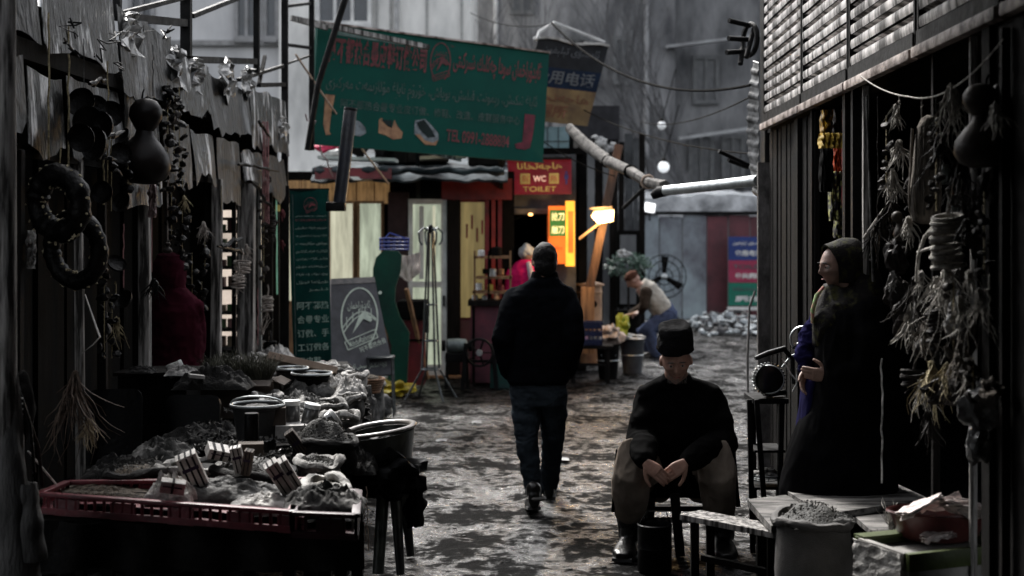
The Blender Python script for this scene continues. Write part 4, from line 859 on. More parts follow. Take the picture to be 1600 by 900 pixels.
# grinder motor and wheel
t = thing('bench_grinder', 'small grey motor grinder on a low frame before the dark pillar', 'machine', P(713, 600, 15.9))
c_ = P(714, 540, 15.9); MB().lathe([(.05, -.12), (.075, -.1), (.08, 0), (.075, .1), (.05, .12)], c_, 18, rotm(0, 90, 0)).build('motor', pm('machine_green_grey', (.2, .24, .23), (.08, .1, .1), 8, rough=.4), t, smooth=True)
for s in (-1, 1): MB().lathe([(.06, -.02), (.065, 0), (.06, .02)], c_ + Vector((s * .15, 0, -.0)), 18, rotm(0, 90, 0)).build('wheel', BLACK_METAL, t, smooth=True)
MB().box(c_ + Vector((0, 0, -.13)), (.26, .2, .1), bev=.01).build('box', BLACK_METAL, t)
for a in (-1, 1):
    for b in (-1, 1): MB().beam(c_ + Vector((a * .11, b * .08, -.18)), Vector((c_.x + a * .12, c_.y + b * .09, 0)), .03, .03).build('leg', BLACK_METAL, t)
t = thing('treadle_wheel', 'black spoked treadle wheel on a heavy stand beside the motor', 'machine', P(750, 600, 15.7))
c_ = P(749, 551, 15.7); MB().ring(c_, .15, .014, (.15, 1, 0), 30, 8).build('rim', BLACK_METAL, t, smooth=True)
for k in range(5): a = k * 1.257; MB().beam(c_, c_ + Vector((.15 * math.cos(a), 0, .15 * math.sin(a))), .022, .014).build('spoke', BLACK_METAL, t)
MB().lathe([(.035, -.04), (.035, .04)], c_, 12, rotm(90, 0, 0)).build('hub', GALV, t, smooth=True)
for s in (-1, 1): MB().beam(c_ + Vector((s * .15, .05, .1)), Vector((c_.x + s * .19, c_.y + .05, 0)), .05, .04).build('leg', BLACK_METAL, t)
MB().beam(c_ + Vector((-.18, .05, -.1)), c_ + Vector((.18, .05, -.1)), .03, .03).build('crossbar', BLACK_METAL, t)
t = thing('green_box', 'dark green tool box low beside the treadle wheel', 'box', P(783, 600, 15.9)); c_ = G(786, 592); MB().box((c_.x, 15.9, .15), (.28, .2, .28), bev=.01).build('body', pm('tool_green', (.0, .07, .05), (.01, .03, .03), 5), t); MB().box((c_.x, 15.9, .3), (.29, .21, .02), bev=.005).build('lid', BLACK_METAL, t)
# cobbler's counter with shelves
t = thing('cobbler_counter', 'maroon counter topped by a crowded shelf rack', 'counter', P(765, 600, 16.2))
bxp(735, 478, 800, 598, 16.2, .5, 'body', pm('maroon_paint', (.13, .03, .045), (.06, .02, .03), 4), t); bxp(731, 470, 806, 478, 16.15, .6, 'top', DARK_WOOD, t)
for a, b in ((400, 740), (432, 744), (455, 738)): bxp(b, a, b + 56, a + 4, 16.3, .3, 'shelf', BROWN_WOOD, t)
for px in (740, 762, 796): bxp(px, 392, px + 3, 470, 16.3, .05, 'upright', BROWN_WOOD if px != 762 else MATT_BLACK, t)
for px in (738, 800): bxp(px, 480, px + 4, 598, 16.17, .03, 'corner_strip', PALEB if px > 780 else MATT_BLACK, t)
GD = [('jar', 748, 448, .04, FRAME_W, 'pale jar low on the cobbler rack'), ('tin', 758, 424, .03, MATT_BLACK, 'dark tin on the middle shelf of the cobbler rack'), ('polish_tin', 770, 426, .045, GALV, 'shiny round tin on the middle shelf of the cobbler rack'), ('glue_can', 783, 425, .035, BROWN_WOOD, 'brown can beside the shiny tin on the cobbler rack'),
      ('yellow_tin', 766, 449, .035, pm('yellow_tin', (.7, .55, .1)), 'yellow tin on the lowest shelf of the cobbler rack'), ('shoe_cream', 782, 450, .04, RED_W, 'red tin on the lowest shelf of the cobbler rack'), ('white_box', 752, 396, .04, FRAME_W, 'small white box on the top shelf of the cobbler rack'), ('dark_box', 776, 394, .06, MATT_BLACK, 'black box on the top shelf of the cobbler rack'),
      ('white_cup', 742, 466, .035, MATS['white_plastic'], 'white cup on the counter edge'), ('bright_tin', 757, 466, .03, GALV, 'bright tin standing on the maroon counter')]
for nm, px, py, r_, m_, lab in GD:
    q = P(px, py, 16.42); one(MB().lathe([(r_ * .9, -r_), (r_, -r_ * .9), (r_, r_ * .8), (r_ * .8, r_), (r_ * .3, r_ * 1.1)], q, 14), nm, m_, lab, 'tin' if 'tin' in nm else 'container', smooth=True)
# old shoes on the counter
for i, (px, py) in enumerate(((790, 466), (776, 466), (799, 466))):
    q = P(px, py, 16.3); m = MB(); m.blob(q + Vector((0, -.04, 0)), (.035, .09, .025), 2, .1); m.blob(q + Vector((0, .03, .03)), (.035, .045, .04), 2, .1); one(m, 'shoe', (DARK_WOOD, BROWN_WOOD, MATT_BLACK)[i], ('dark shoe', 'brown shoe', 'black shoe')[i] + ' lying on the end of the maroon counter', 'shoe', smooth=True)

# barrel stove, crates and buckets by the bending man
t = thing('stove_barrel', 'tan rusty oil drum stove with a short chimney at the foot of the leaning post', 'stove', P(921, 560, 18))
b_ = P(921, 0, 18); BRL = pm('rusty_tan', (.34, .2, .1), (.14, .07, .04), 4, .35, .65, rough=.6, bump=.4)
z0, z1 = .1, zat(446, 18); rr = .16
MB().lathe([(rr, z0), (rr, z0 + .3), (rr + .012, z0 + .31), (rr, z0 + .33), (rr, z1 - .1), (rr + .012, z1 - .09), (rr, z1 - .07), (rr, z1)], (b_.x, 18, 0), 24).build('drum', BRL, t, smooth=True)
MB().lathe([(rr + .03, z1), (rr + .03, z1 + .02), (.05, z1 + .06)], (b_.x, 18, 0), 24).build('lid', BRL, t, smooth=True)
MB().tube([(b_.x - .09, 18, z1 + .02), (b_.x - .09, 18, z1 + .27)], .045, 14).build('chimney', pm('hot_tan', (.5, .32, .15), (.3, .16, .08), 5), t, smooth=True)
MB().lathe([(.05, 0), (.05, .015)], (b_.x + .04, 17.85, z0 + .75), 14, rotm(90, 0, 0)).build('fire_door', DARK_WOOD, t, smooth=True)
def crate(c, w, d, h, mat, t, n=6, m_=3, slat=.012):
    x, y, z = c
    for s in (-1, 1):
        for k in range(m_): MB().box((x, y + s * d / 2, z + h * (k + .5) / m_), (w, slat, h / m_ * .55)).build('slat', mat, t); MB().box((x + s * w / 2, y, z + h * (k + .5) / m_), (slat, d, h / m_ * .55)).build('slat', mat, t)
        for k in range(n + 1): MB().box((x - w / 2 + w * k / n, y + s * (d / 2 + .003), z + h / 2), (slat, slat, h)).build('rib', mat, t)
    MB().box((x, y, z + .01), (w, d, .015)).build('bottom', mat, t)
    MB().box((x, y - d / 2, z + h), (w + .03, .03, .025)).build('rim', mat, t); MB().box((x, y + d / 2, z + h), (w + .03, .03, .025)).build('rim', mat, t)
NAVY = pm('navy_plastic', (.015, .02, .06), (.008, .01, .03), 5, rough=.4)
t = thing('work_table', 'low rough table under the navy crate', 'table', P(925, 600, 16.6)); c_ = P(922, 541, 16.5)
MB().box(c_, (.52, .36, .035)).build('top', DARK_WOOD, t)
for a in (-1, 1):
    for b in (-1, 1): MB().beam(c_ + Vector((a * .2, b * .14, 0)), Vector((c_.x + a * .2, c_.y + b * .14, 0)), .045, .045).build('leg', DARK_WOOD, t)
MB().beam(c_ + Vector((-.2, -.14, -.2)), c_ + Vector((.2, -.14, -.2)), .03, .03).build('stretcher', DARK_WOOD, t)
t = thing('navy_crate', 'navy plastic crate of pale lumps on the low rough table', 'crate', P(922, 540, 16.5)); crate((c_.x - .02, 16.5, c_.z + .02), .3, .26, .26, NAVY, t)
for i, q in enumerate(((-.07, .1), (.03, .12), (.08, .1))): one(MB().blob((c_.x + q[0], 16.42, c_.z + q[1]), (.06, .05, .05), 2, .3), 'scrap', (pm('violet_scrap', (.4, .25, .4)), MATS['white_plastic'], pm('grey_scrap', (.3, .3, .32)))[i], ('violet scrap inside the navy crate', 'white scrap inside the navy crate', 'grey scrap inside the navy crate')[i], 'scrap', smooth=True)
for (px, Y_, w_, h_, m_, lab) in ((950, 17.0, .28, .4, MATT_BLACK, 'black bucket between the navy crate and the tub'), (988, 17.6, .3, .42, pm('dark_tub', (.05, .055, .06), (.02, .02, .025), 5), 'dark tub with a pale rim near the crouching worker')):
    x = P(px, 0, Y_).x; t = thing('bucket', lab, 'bucket', (x, Y_, 0), group='buckets by the bending worker')
    MB().lathe([(w_ * .4, 0), (w_ * .5, h_), (w_ * .53, h_ + .01), (w_ * .5, h_ + .015), (w_ * .46, h_ - .03)], (x, Y_, 0), 22).build('pail', m_, t, smooth=True)
    MB().ring((x, Y_, h_ * .55), w_ * .455, .006, (0, 0, 1), 22, 5).build('hoop', GALV, t, smooth=True)
    MB().tube([(x - w_ * .5, Y_, h_ - .02), (x - w_ * .3, Y_ - .1, h_ - .12), (x + w_ * .3, Y_ - .1, h_ - .12), (x + w_ * .5, Y_, h_ - .02)], .005, 5).build('handle', GALV, t, smooth=True)
bag(Vector((P(950, 0, 17).x, 17.0, .5)), (.17, .15, .13), pm('pale_wrap', (.35, .28, .24), (.15, .12, .1), 5, rough=.5), 'pale_bundle', 'pale crumpled bundle piled over the black bucket', 'bundle')
bag(Vector((P(987, 0, 17.6).x, 17.55, .45)), (.15, .13, .04), MATS['white_plastic'], 'white_sheet_pile', 'white flat pile covering the dark tub', 'pile')
bag(Vector((P(972, 0, 17.4).x, 17.4, .6)), (.08, .07, .15), pm('lime_bag', (.28, .33, .03), (.14, .17, .015), 6, rough=.4), 'lime_bag', 'lime green bag upright before the bending worker')
# big fan
t = thing('industrial_fan', 'large dark caged fan leaning against the tin hoarding', 'fan', P(1040, 500, 26.9)); c_ = P(1038, 432, 27.2)
for r_ in (.42, .3, .16): MB().ring(c_, r_, .012, (0, 1, 0), 36, 5).build('cage_ring', BLACK_METAL, t, smooth=True)
for k in range(12): a = k * math.pi / 6; MB().beam(c_ + Vector((.05 * math.cos(a), -.04, .05 * math.sin(a))), c_ + Vector((.42 * math.cos(a), -.02, .42 * math.sin(a))), .008, .008).build('cage_wire', BLACK_METAL, t)
for k in range(3): a = 1.57 + k * 2.094; MB().prism([(-.03, .04), (.04, .04), (.09, .38), (-.06, .4)], .015, c_ + Vector((0, .06, 0)), Matrix.Rotation(a - 1.57, 3, 'Y')).build('blade', MATT_BLACK, t)
MB().blob(c_ + Vector((0, -.02, 0)), (.07, .05, .07), 2, 0).build('hub', GALV, t, smooth=True)
for s in (-1, 1): MB().beam(c_ + Vector((s * .05, .06, -.4)), Vector((c_.x + s * .3, c_.y + .1, 0)), .04, .04).build('leg', BLACK_METAL, t)
# potted bush / green clutter behind bending man
lf = MB(); random.seed(44)
for i in range(420):
    a = U(0, 6.28); r_ = U(.1, 1) ** .6; c_ = P(982, 415, 21.6) + Vector((math.cos(a) * r_ * .34, U(-.15, .15), math.sin(a) * r_ * .17)); d_ = Vector((U(-1, 1), U(-1, 1), U(-1, 1))).normalized(); e_ = d_.orthogonal().normalized()
    lf.add([c_, c_ + d_ * .05 + e_ * .02, c_ + d_ * .09, c_ + d_ * .05 - e_ * .02], [(0, 1, 2, 3)])
t = thing('potted_bush', 'ragged green bush on a dark tub behind the bending worker', 'plant', P(982, 525, 21.6)); lf.build('leaves', pm('leaf', (.06, .12, .08), (.02, .04, .03), 6, rough=.4), t)
MB().tube([P(982, 525, 21.6), P(982, 430, 21.6)], .02, 6).build('stem', DARK_WOOD, t); MB().lathe([(.14, 0), (.2, .55), (.21, .56), (.19, .56)], (P(982, 0, 21.6).x, 21.6, 0), 18).build('tub', MATT_BLACK, t, smooth=True)
bag(P(975, 397, 21.2), (.09, .06, .06), MATS['white_plastic'], 'white_scrap_bag', 'white scrap of plastic caught on top of the bush')
# litter on the lane
for i, (px, py) in enumerate(((745, 662), (880, 720), (690, 690))):
    q = G(px, py); one(MB().sheet(lambda u, v: (q.x + (u - .5) * .09, q.y + (v - .5) * .12, .012 + .02 * abs(nz(u * 4, v * 3, i))), 5, 5, .002), 'litter', MATS['white_plastic'], ('scrap of white paper on the mud near the walking man', 'pale scrap on the mud beside the walking legs', 'small pale scrap on the mud in the middle of the lane')[i], 'litter')
# ================================================================ PEOPLE
SKIN = pm('skin', (.42, .24, .18), (.24, .13, .095), 14, rough=.5, spec=.45, bump=.3, bscale=160)
SKIN_W = pm('skin_pale', (.25, .155, .12), (.14, .085, .065), 14, rough=.5, bump=.2, bscale=160)
def cloth(name, c, k=.5, **kw): return pm(name, c, tuple(x * k for x in c), 7, rough=.95, spec=.05, bump=.5, bscale=220, bdist=.002, **kw)
BLK = cloth('black_wool', (.005, .005, .0055)); NAVYC = cloth('navy_nylon', (.005, .006, .008)); JEAN = cloth('dark_denim', (.036, .046, .056)); TROU = cloth('brown_wool', (.2, .165, .135), .6)
RUB = pm('boot_leather', (.008, .0075, .007), (.004, .004, .004), 9, rough=.35, spec=.5, bump=.4); HAIR = pm('black_hair', (.012, .011, .011), (.006, .006, .006), 40, rough=.6, stretch=(1, 1, .3), bump=.6, bscale=150)
class Body(MB):
    def ball(s, c, r, sub=3, rot=None): return s.blob(c, r, sub, 0, rot=rot)
    def limb(s, pts, rad, n=16):
        s.tube(pts, rad, n)
        for p, r in ((pts[0], rad[0]), (pts[-1], rad[-1])): s.ball(p, r * .98)
        return s
    def loft(s, rings, n=28, e=2.4):
        "rings: centre, half-width vector, half-depth vector"
        vs = []; fs = []
        for c, a, b in rings:
            for k in range(n):
                t = 2 * math.pi * k / n; ct, st = math.cos(t), math.sin(t)
                vs.append(Vector(c) + Vector(a) * math.copysign(abs(ct) ** (2 / e), ct) + Vector(b) * math.copysign(abs(st) ** (2 / e), st))
        m = len(rings)
        for i in range(m - 1):
            for k in range(n): fs.append((i * n + k, i * n + (k + 1) % n, (i + 1) * n + (k + 1) % n, (i + 1) * n + k))
        fs += [tuple(range(n))[::-1], tuple((m - 1) * n + k for k in range(n))]
        return s.add(vs, fs)
    def fuse(s, name, mat, parent, voxel=.008, sm=4, fold=0.0, fr=7.0, stretch=(1, 1, 1), label=None, dec=0):
        me = bpy.data.meshes.new('tmp'); me.from_pydata([tuple(v) for v in s.v], [], s.f); me.update()
        bm = bmesh.new(); bm.from_mesh(me); bmesh.ops.recalc_face_normals(bm, faces=bm.faces[:]); bm.to_mesh(me); bm.free()
        o = bpy.data.objects.new('tmp', me); C.objects.link(o)
        q = o.modifiers.new('r', 'REMESH'); q.mode = 'VOXEL'; q.voxel_size = voxel
        if sm: q = o.modifiers.new('s', 'SMOOTH'); q.factor = .6; q.iterations = sm
        bpy.context.view_layer.update(); out = bpy.data.meshes.new_from_object(o.evaluated_get(bpy.context.evaluated_depsgraph_get()))
        bpy.data.objects.remove(o)
        if fold:
            k = U(0, 50); nn = [v.normal.copy() for v in out.vertices]
            for v, m in zip(out.vertices, nn):
                p = Vector((v.co.x * stretch[0], v.co.y * stretch[1], v.co.z * stretch[2])) * fr
                w_ = noise.noise(p + Vector((k, 0, 0))); r_ = 1 - abs(noise.noise(p * 1.9 + Vector((0, k, 0)))) * 2
                v.co += m * fold * (w_ + .5 * r_)
        inv = world(parent).inverted(); out.transform(inv); out.name = name; out.materials.clear(); out.materials.append(mat)
        out.polygons.foreach_set('use_smooth', [True] * len(out.polygons))
        r = bpy.data.objects.new(name, out); C.objects.link(r); r.parent = parent
        if label: r['label'] = label
        return r
def Hframe(c, yaw, pitch, roll=0):
    "head frame: +y is where the face looks, z up. yaw 0 looks away from the camera"
    return Matrix.Translation(c) @ Euler((R(pitch), R(roll), R(yaw)), 'XYZ').to_matrix().to_4x4() if False else Matrix.Translation(c) @ Matrix.Rotation(R(yaw), 4, 'Z') @ Matrix.Rotation(R(pitch), 4, 'X') @ Matrix.Rotation(R(roll), 4, 'Y')
def head(b, T, k=1.0, old=0.0):
    bm = bmesh.new(); bmesh.ops.create_icosphere(bm, subdivisions=5, radius=1.0); bm.verts.index_update(); vs = []
    def g(x, z, cx, cz, sx, sz): return math.exp(-((x - cx) / sx) ** 2 - ((z - cz) / sz) ** 2)
    for v in bm.verts:
        n = v.co.copy(); x, y, z = n.x * .076, n.y * .096, n.z * .116
        if z < -.02: t = (-.02 - z) / .096; x *= 1 - .34 * t; y = y * (1 - .25 * t) + .014 * t
        if n.y < -.1 and z > -.06: y -= .008
        if n.y > .15:
            f = min(1, (n.y - .15) * 3)
            d = 0
            d += .007 * g(x, z, 0, .022, .05, .011)                               # brow
            for s in (-1, 1):
                d -= .013 * g(x, z, s * .031, .004, .017, .014)                    # sockets
                d += .006 * g(x, z, s * .045, -.022, .017, .016)                   # cheekbones
                d -= (.004 + .004 * old) * g(x, z, s * .03, -.05, .008, .02)       # folds by the mouth
            d += .021 * g(x, z, 0, -.03, .0125, .012) + .014 * g(x, z, 0, -.014, .008, .018) + .006 * g(x, z, 0, 0, .008, .014)
            d += .006 * g(x, z, 0, -.056, .02, .006) + .006 * g(x, z, 0, -.068, .017, .006) - .006 * g(x, z, 0, -.0615, .022, .0026)
            d += .009 * g(x, z, 0, -.094, .019, .014) - .004 * g(x, z, 0, -.078, .02, .006)
            if old: d -= old * .0012 * math.sin(z * 900) * g(x, z, 0, .055, .05, .02)
            y += d * f
        vs.append(T @ (Vector((x, y, z)) * k))
    b.add(vs, [tuple(v.index for v in f.verts) for f in bm.faces]); bm.free()
    for s in (-1, 1):
        m = MB(); m.ring((s * .077, -.008, -.004), .022, .0075, (1, -.35 * s, 0), 18, 8, 1.0); m.blob((s * .074, -.004, -.006), (.007, .014, .022), 2, 0)
        b.add([T @ (v * k) for v in m.v], m.f)
def face_bits(t, T, k=1.0, brow=HAIR):
    EW = pm('eye_white', (.5, .47, .44), rough=.2, bump=0); IR = pm('iris', (.02, .012, .008), rough=.1, bump=0); LIP = pm('lip', (.24, .09, .075), rough=.5, bump=.2)
    for s in (-1, 1):
        c = Vector((s * .031, .0765, .003))
        e = MB().blob(T @ (c * k), .0125 * k, 2, 0).build('eye', EW, t, smooth=True); MB().blob(T @ ((c + Vector((0, .0085, -.001))) * k), .0058 * k, 2, 0).build('iris', IR, e, smooth=True)
        for (a, z0, z1, nm, mt) in ((0, .008, .0105, 'eyelid', SKIN),):
            MB().tube([T @ (Vector((s * (.031 + q * .014), .0875 - .004 * abs(q), .0105 - .005 * q * q)) * k) for q in (-1, -.5, 0, .5, 1)], .0035 * k, 6).build(nm, mt, t, smooth=True)
        MB().tube([T @ (Vector((s * (.031 + q * .019), .0975 - .005 * abs(q) - .003 * q, .0235 + .002 * (1 - q * q))) * k) for q in (-1, -.5, 0, .5, 1)], [.002 * k, .0035 * k, .004 * k, .0035 * k, .0015 * k], 6).build('eyebrow', brow, t, smooth=True)
    MB().tube([T @ (Vector((q * .02, .0955 - .008 * q * q, -.062)) * k) for q in (-1, -.5, 0, .5, 1)], [.001 * k, .0032 * k, .0036 * k, .0032 * k, .001 * k], 6).build('mouth', LIP, t, smooth=True)
def hand(b, wrist, dirv, palmn, k=1.0, curl=35, spread=10, side=1):
    "a palm and five fingers; dirv: where the fingers point, palmn: out of the palm, side: +1 thumb towards dirv x palmn"
    d = Vector(dirv).normalized(); n = Vector(palmn); n = (n - d * n.dot(d)).normalized(); a = d.cross(n) * side; w = Vector(wrist)
    b.loft([(w, a * .024 * k, n * .017 * k), (w + d * .03 * k, a * .033 * k, n * .016 * k), (w + d * .065 * k, a * .04 * k, n * .014 * k), (w + d * .09 * k, a * .038 * k, n * .011 * k)], 16, 2.6)
    for i, (o, l, r) in enumerate(((.028, .072, .0092), (.0095, .08, .0096), (-.0095, .074, .009), (-.028, .058, .0078))):
        p = w + d * .085 * k + a * o * k; pts = [p - d * .012 * k]; dd = (d + a * o * .03 * spread).normalized(); q = p; pts.append(q)
        for j, f in enumerate((.45, .32, .23)):
            c = R(curl * (.7 + .5 * j) * (1 + .12 * i)); vv = dd * math.cos(c) + n * math.sin(c); q = q + vv * l * f * k; pts.append(q)
        b.limb(pts, [r * k, r * 1.05 * k, r * .98 * k, r * .88 * k, r * .74 * k], 10)
    th = (a * .75 + d * .62 + n * .28).normalized(); p = w + d * .022 * k + a * .024 * k
    b.limb([p, p + th * .034 * k, p + th * .058 * k + d * .008 * k, p + th * .072 * k + d * .028 * k + n * .006], [.0135 * k, .012 * k, .0105 * k, .0085 * k], 10)
def shoe(name, heel, toe, mat, parent, w=.05, top=.11):
    h, e = Vector(heel), Vector(toe); d = e - h; L = d.length; d.normalize(); a = d.cross(Vector((0, 0, 1))).normalized(); u = a.cross(d)
    b = Body(); z = Vector((0, 0, 1))
    prof = [(-.02, .028, .05, .045), (.05, w * .75, .075, .055), (.35, w * .8, .055, .042), (.62, w, .042, .03), (.85, w * .95, .036, .025), (1.0, w * .5, .03, .018)]
    b.loft([(h + d * L * q + z * hh, a * ww, u * hw) for q, ww, hh, hw in prof], 20, 2.8)
    b.limb([h + d * .07 + z * .06, h + d * .06 + z * top], [.045, .05])
    o = b.fuse(name, mat, parent, .007, 3)
    s = MB().prism([(0, 0), (.012, -.0), (L, -.0), (L, .02), (0, .02)], w * 1.7); Mx = Matrix((d, -a, u)).transposed()
    s.v = [h + Mx @ Vector((v.x, v.y, v.z)) for v in s.v]; s.build('sole', MATS.get('sole') or pm('sole', (.1, .1, .1), (.04, .04, .04), 8, rough=.7), o)
    return o

# --- the man walking away
Y = 9.0; Q = lambda x, y, d=0.0: P(x, y, Y + d)
t = thing('person', 'man in a dark jacket and jeans walking away, hands in his pockets', 'person', (Q(847, 0).x, 9.1, 0))
b = Body(); T = Hframe(P(851, 408, 9.02), 4, -4); head(b, T, .97)
b.limb([P(851, 425, 9.0), P(850, 445, 9.02)], [.06, .062])
b.loft([(P(849, 445, 9.05), (.09, 0, 0), (0, .07, 0)), (P(847, 462, 9.05), (.19, 0, 0), (0, .1, 0)), (P(845, 520, 9.05), (.17, 0, 0), (0, .11, 0)), (P(842, 590, 9.05), (.16, 0, 0), (0, .11, 0)), (P(840, 620, 9.05), (.15, 0, 0), (0, .1, 0))])
for s, sh_, el, wr in ((-1, (795, 470), (779, 528), (792, 578)), (1, (893, 470), (903, 528), (884, 578))):
    b.limb([P(*sh_, 9.05), P(el[0] - s * 3, el[1], 9.02), P(*wr, 9.12)], [.045, .035, .028]); hand(b, P(*wr, 9.12), (-s * .3, .2, -1), (-s, 0, 0), .95, 30, side=s)
lg = (((822, 615, 9.05), (823, 690, 9.0), (835, 772, 8.96)), ((863, 615, 9.05), (864, 690, 9.16), (857, 762, 9.4)))
for q in lg: b.limb([P(*p) for p in q], [.09, .06, .045])
b.fuse('body', SKIN, t, .008, 2)
b = Body()
hd = T @ Matrix.Scale(.97, 4); b.add([hd @ v for v in MB().blob((0, -.016, .03), (.081, .092, .094), 4, .03, 5).v], MB().blob((0, -.016, .03), (.081, .092, .094), 4, 0).f)
b.add([hd @ v for v in MB().blob((0, -.04, -.03), (.074, .068, .085), 3, 0).v], MB().blob((0, -.04, -.03), (.068, .058, .06), 3, 0).f)
b.fuse('hair', HAIR, t, .007, 2, .004, 30)
b = Body()
b.loft([(P(851, 432, 9.03), (.085, 0, 0), (0, .08, 0)), (P(850, 441, 9.03), (.11, 0, 0), (0, .09, 0)), (P(848, 449, 9.05), (.17, 0, .0), (0, .1, 0)), (P(845, 462, 9.05), (.215, 0, -.004), (0, .125, 0)), (P(844, 500, 9.05), (.212, 0, 0), (0, .14, 0)),
        (P(843, 545, 9.05), (.195, 0, 0), (0, .135, 0)), (P(842, 575, 9.05), (.19, 0, 0), (0, .13, 0)), (P(841, 594, 9.05), (.2, 0, 0), (0, .135, 0)), (P(841, 600, 9.05), (.185, 0, 0), (0, .12, 0))], 32, 2.6)
for s, sh_, el, wr in ((-1, (806, 468), (786, 530), (795, 580)), (1, (883, 466), (895, 530), (886, 580))):
    b.limb([P(*sh_, 9.06), P(sh_[0] + s * 9, 495, 9.0), P(*el, 8.97), P((el[0] + wr[0]) / 2 - s * 1, 558, 9.02), P(*wr, 9.1)], [.082, .08, .074, .066, .056])
jk = b.fuse('jacket', NAVYC, t, .009, 3, .008, 8, (1, 1, 1.2))
b = Body(); b.loft([(P(851, 424, 9.03), (.08, 0, 0), (0, .08, 0)), (P(851, 440, 9.03), (.098, 0, 0), (0, .088, 0))], 24, 2.2); b.fuse('collar', BLK, jk, .007, 2)
b = Body()
b.loft([(P(842, 585, 9.06), (.17, 0, 0), (0, .12, 0)), (P(841, 612, 9.06), (.185, 0, 0), (0, .13, 0)), (P(842, 632, 9.06), (.175, 0, 0), (0, .12, 0))], 28, 2.5)
for s, q in ((-1, lg[0]), (1, lg[1])):
    h_, k_, a_ = [P(*p) for p in q]; b.limb([h_, (h_ + k_) / 2, k_, (k_ + a_) / 2, a_ + Vector((0, 0, .0))], [.1, .088, .07, .062, .056])
b.fuse('jeans', JEAN, t, .008, 3, .01, 12, (1, 1, 1.6))
sh1 = shoe('shoe', P(835, 797, 8.82), P(833, 797, 8.82) + Vector((-.01, .25, -.035)), RUB, t, .05, .13)
shoe('shoe', G(858, 781, 0.005), G(858, 781, 0) + Vector((.02, .25, 0)), RUB, t, .048, .12)
MB().ring(P(838, 779, 8.87), .05, .014, (0, .1, 1), 16, 6).build('sock', pm('grey_sock', (.2, .19, .18)), t, smooth=True)

# --- the old man sitting
Y = 7.95; Q = lambda x, y, d=0.0: P(x, y, Y + d)
t = thing('person', 'old man in a tall black fur hat and black coat sitting with hands folded', 'person', (Q(1060, 0).x, 7.95, 0))
T = Hframe(Q(1056, 563, -.27), 180 - 3, -17, 3)
b = Body(); head(b, T, 1.0, 1.0)
b.limb([Q(1056, 578, -.17), Q(1058, 606, -.06)], [.062, .07])
b.loft([(Q(1058, 602, -.02), (.09, 0, 0), (0, .07, 0)), (Q(1058, 622, 0), (.19, 0, 0), (0, .1, 0)), (Q(1060, 680, .08), (.16, 0, 0), (0, .11, 0)), (Q(1062, 750, .15), (.17, 0, 0), (0, .12, 0))])
LH, RH = Q(1008, 722, -.42), Q(1072, 722, -.4)
for sh_, el, wr in (((1003, 622), (990, 688), LH), ((1118, 622), (1138, 690), RH)): b.limb([Q(*sh_, .03), Q(*el, -.06).lerp(Q(1060, 690), .12), wr + Vector((0, .03, .01))], [.045, .034, .026])
hand(b, LH, (.52, -.25, -.42), (.25, .9, -.35), 1.02, 26, side=-1)
hand(b, RH, (-.62, -.2, -.4), (-.2, .9, -.3), 1.02, 30, side=1)
KN = ((992, 706), (1117, 708)); AN = ((985, 838), (1128, 842))
for hp, kn, an in (((1030, 760), KN[0], AN[0]), ((1090, 760), KN[1], AN[1])): b.limb([Q(*hp, .12), Q(kn[0], kn[1] + 12, -.25), Q(an[0], an[1] - 4, .0)], [.07, .045, .03])
b.fuse('body', SKIN, t, .004, 1); face_bits(t, T, 1.0, pm('grey_brow', (.1, .09, .085)))
# moustache and stubbly beard
m = MB(); random.seed(2)
for i in range(260):
    x = U(-.05, .05); z = U(-.105, -.05); 
    if abs(x) < .024 and -.074 < z < -.056: continue
    if z > -.06 and abs(x) < .038: continue
    y = .083 - 6 * x * x - (.0 if z > -.09 else .006); d_ = Vector((x * .12, .004, -.008)); m.add([T @ Vector((x - .0009, y, z)), T @ Vector((x + .0009, y, z)), T @ (Vector((x, y, z)) + d_)], [(0, 1, 2)])
tag(m.build('beard', pm('grey_beard', (.2, .19, .18)), t), kind='stuff')
# fur hat: slightly conical, dented top, rolled fur band
b = Body(); hb = [T @ Vector(p) for p in ((0, -.012, .045), (0, -.02, .19))]
ax = (T.to_3x3() @ Vector((1, 0, 0))); ay = (T.to_3x3() @ Vector((0, 1, 0))); az = T.to_3x3() @ Vector((0, 0, 1)); az = (az * .35 + Vector((0, 0, 1)) * .65).normalized(); ax *= .93; ay *= .95; c0 = T @ Vector((0, -.012, .07))
b.loft([(c0 - az * .012, ax * .1, ay * .112), (c0 + az * .04, ax * .1, ay * .112), (c0 + az * .07 - ax * .004, ax * .095, ay * .106), (c0 + az * .1 + ax * .004, ax * .097, ay * .106), (c0 + az * .122 + ax * .006, ax * .09, ay * .096), (c0 + az * .131 + ax * .004, ax * .066, ay * .072), (c0 + az * .12, ax * .035, ay * .035)], 30, 2.4)
ht = b.fuse('hat', pm('black_felt', (.011, .011, .012), (.006, .006, .006), 30, rough=.95, spec=.1, bump=.6, bscale=120), t, .006, 4, .009, 9)
b = Body(); b.add(*(lambda q: (q.v, q.f))(MB().ring(c0 - az * .002, .087, .012, az, 36, 10, 1.12, .5)))
b.fuse('fur_band', pm('black_fur', (.014, .012, .011), (.006, .005, .005), 60, rough=1, spec=.1, bump=1, bscale=150, bdist=.01), ht, .006, 1, .008, 40)
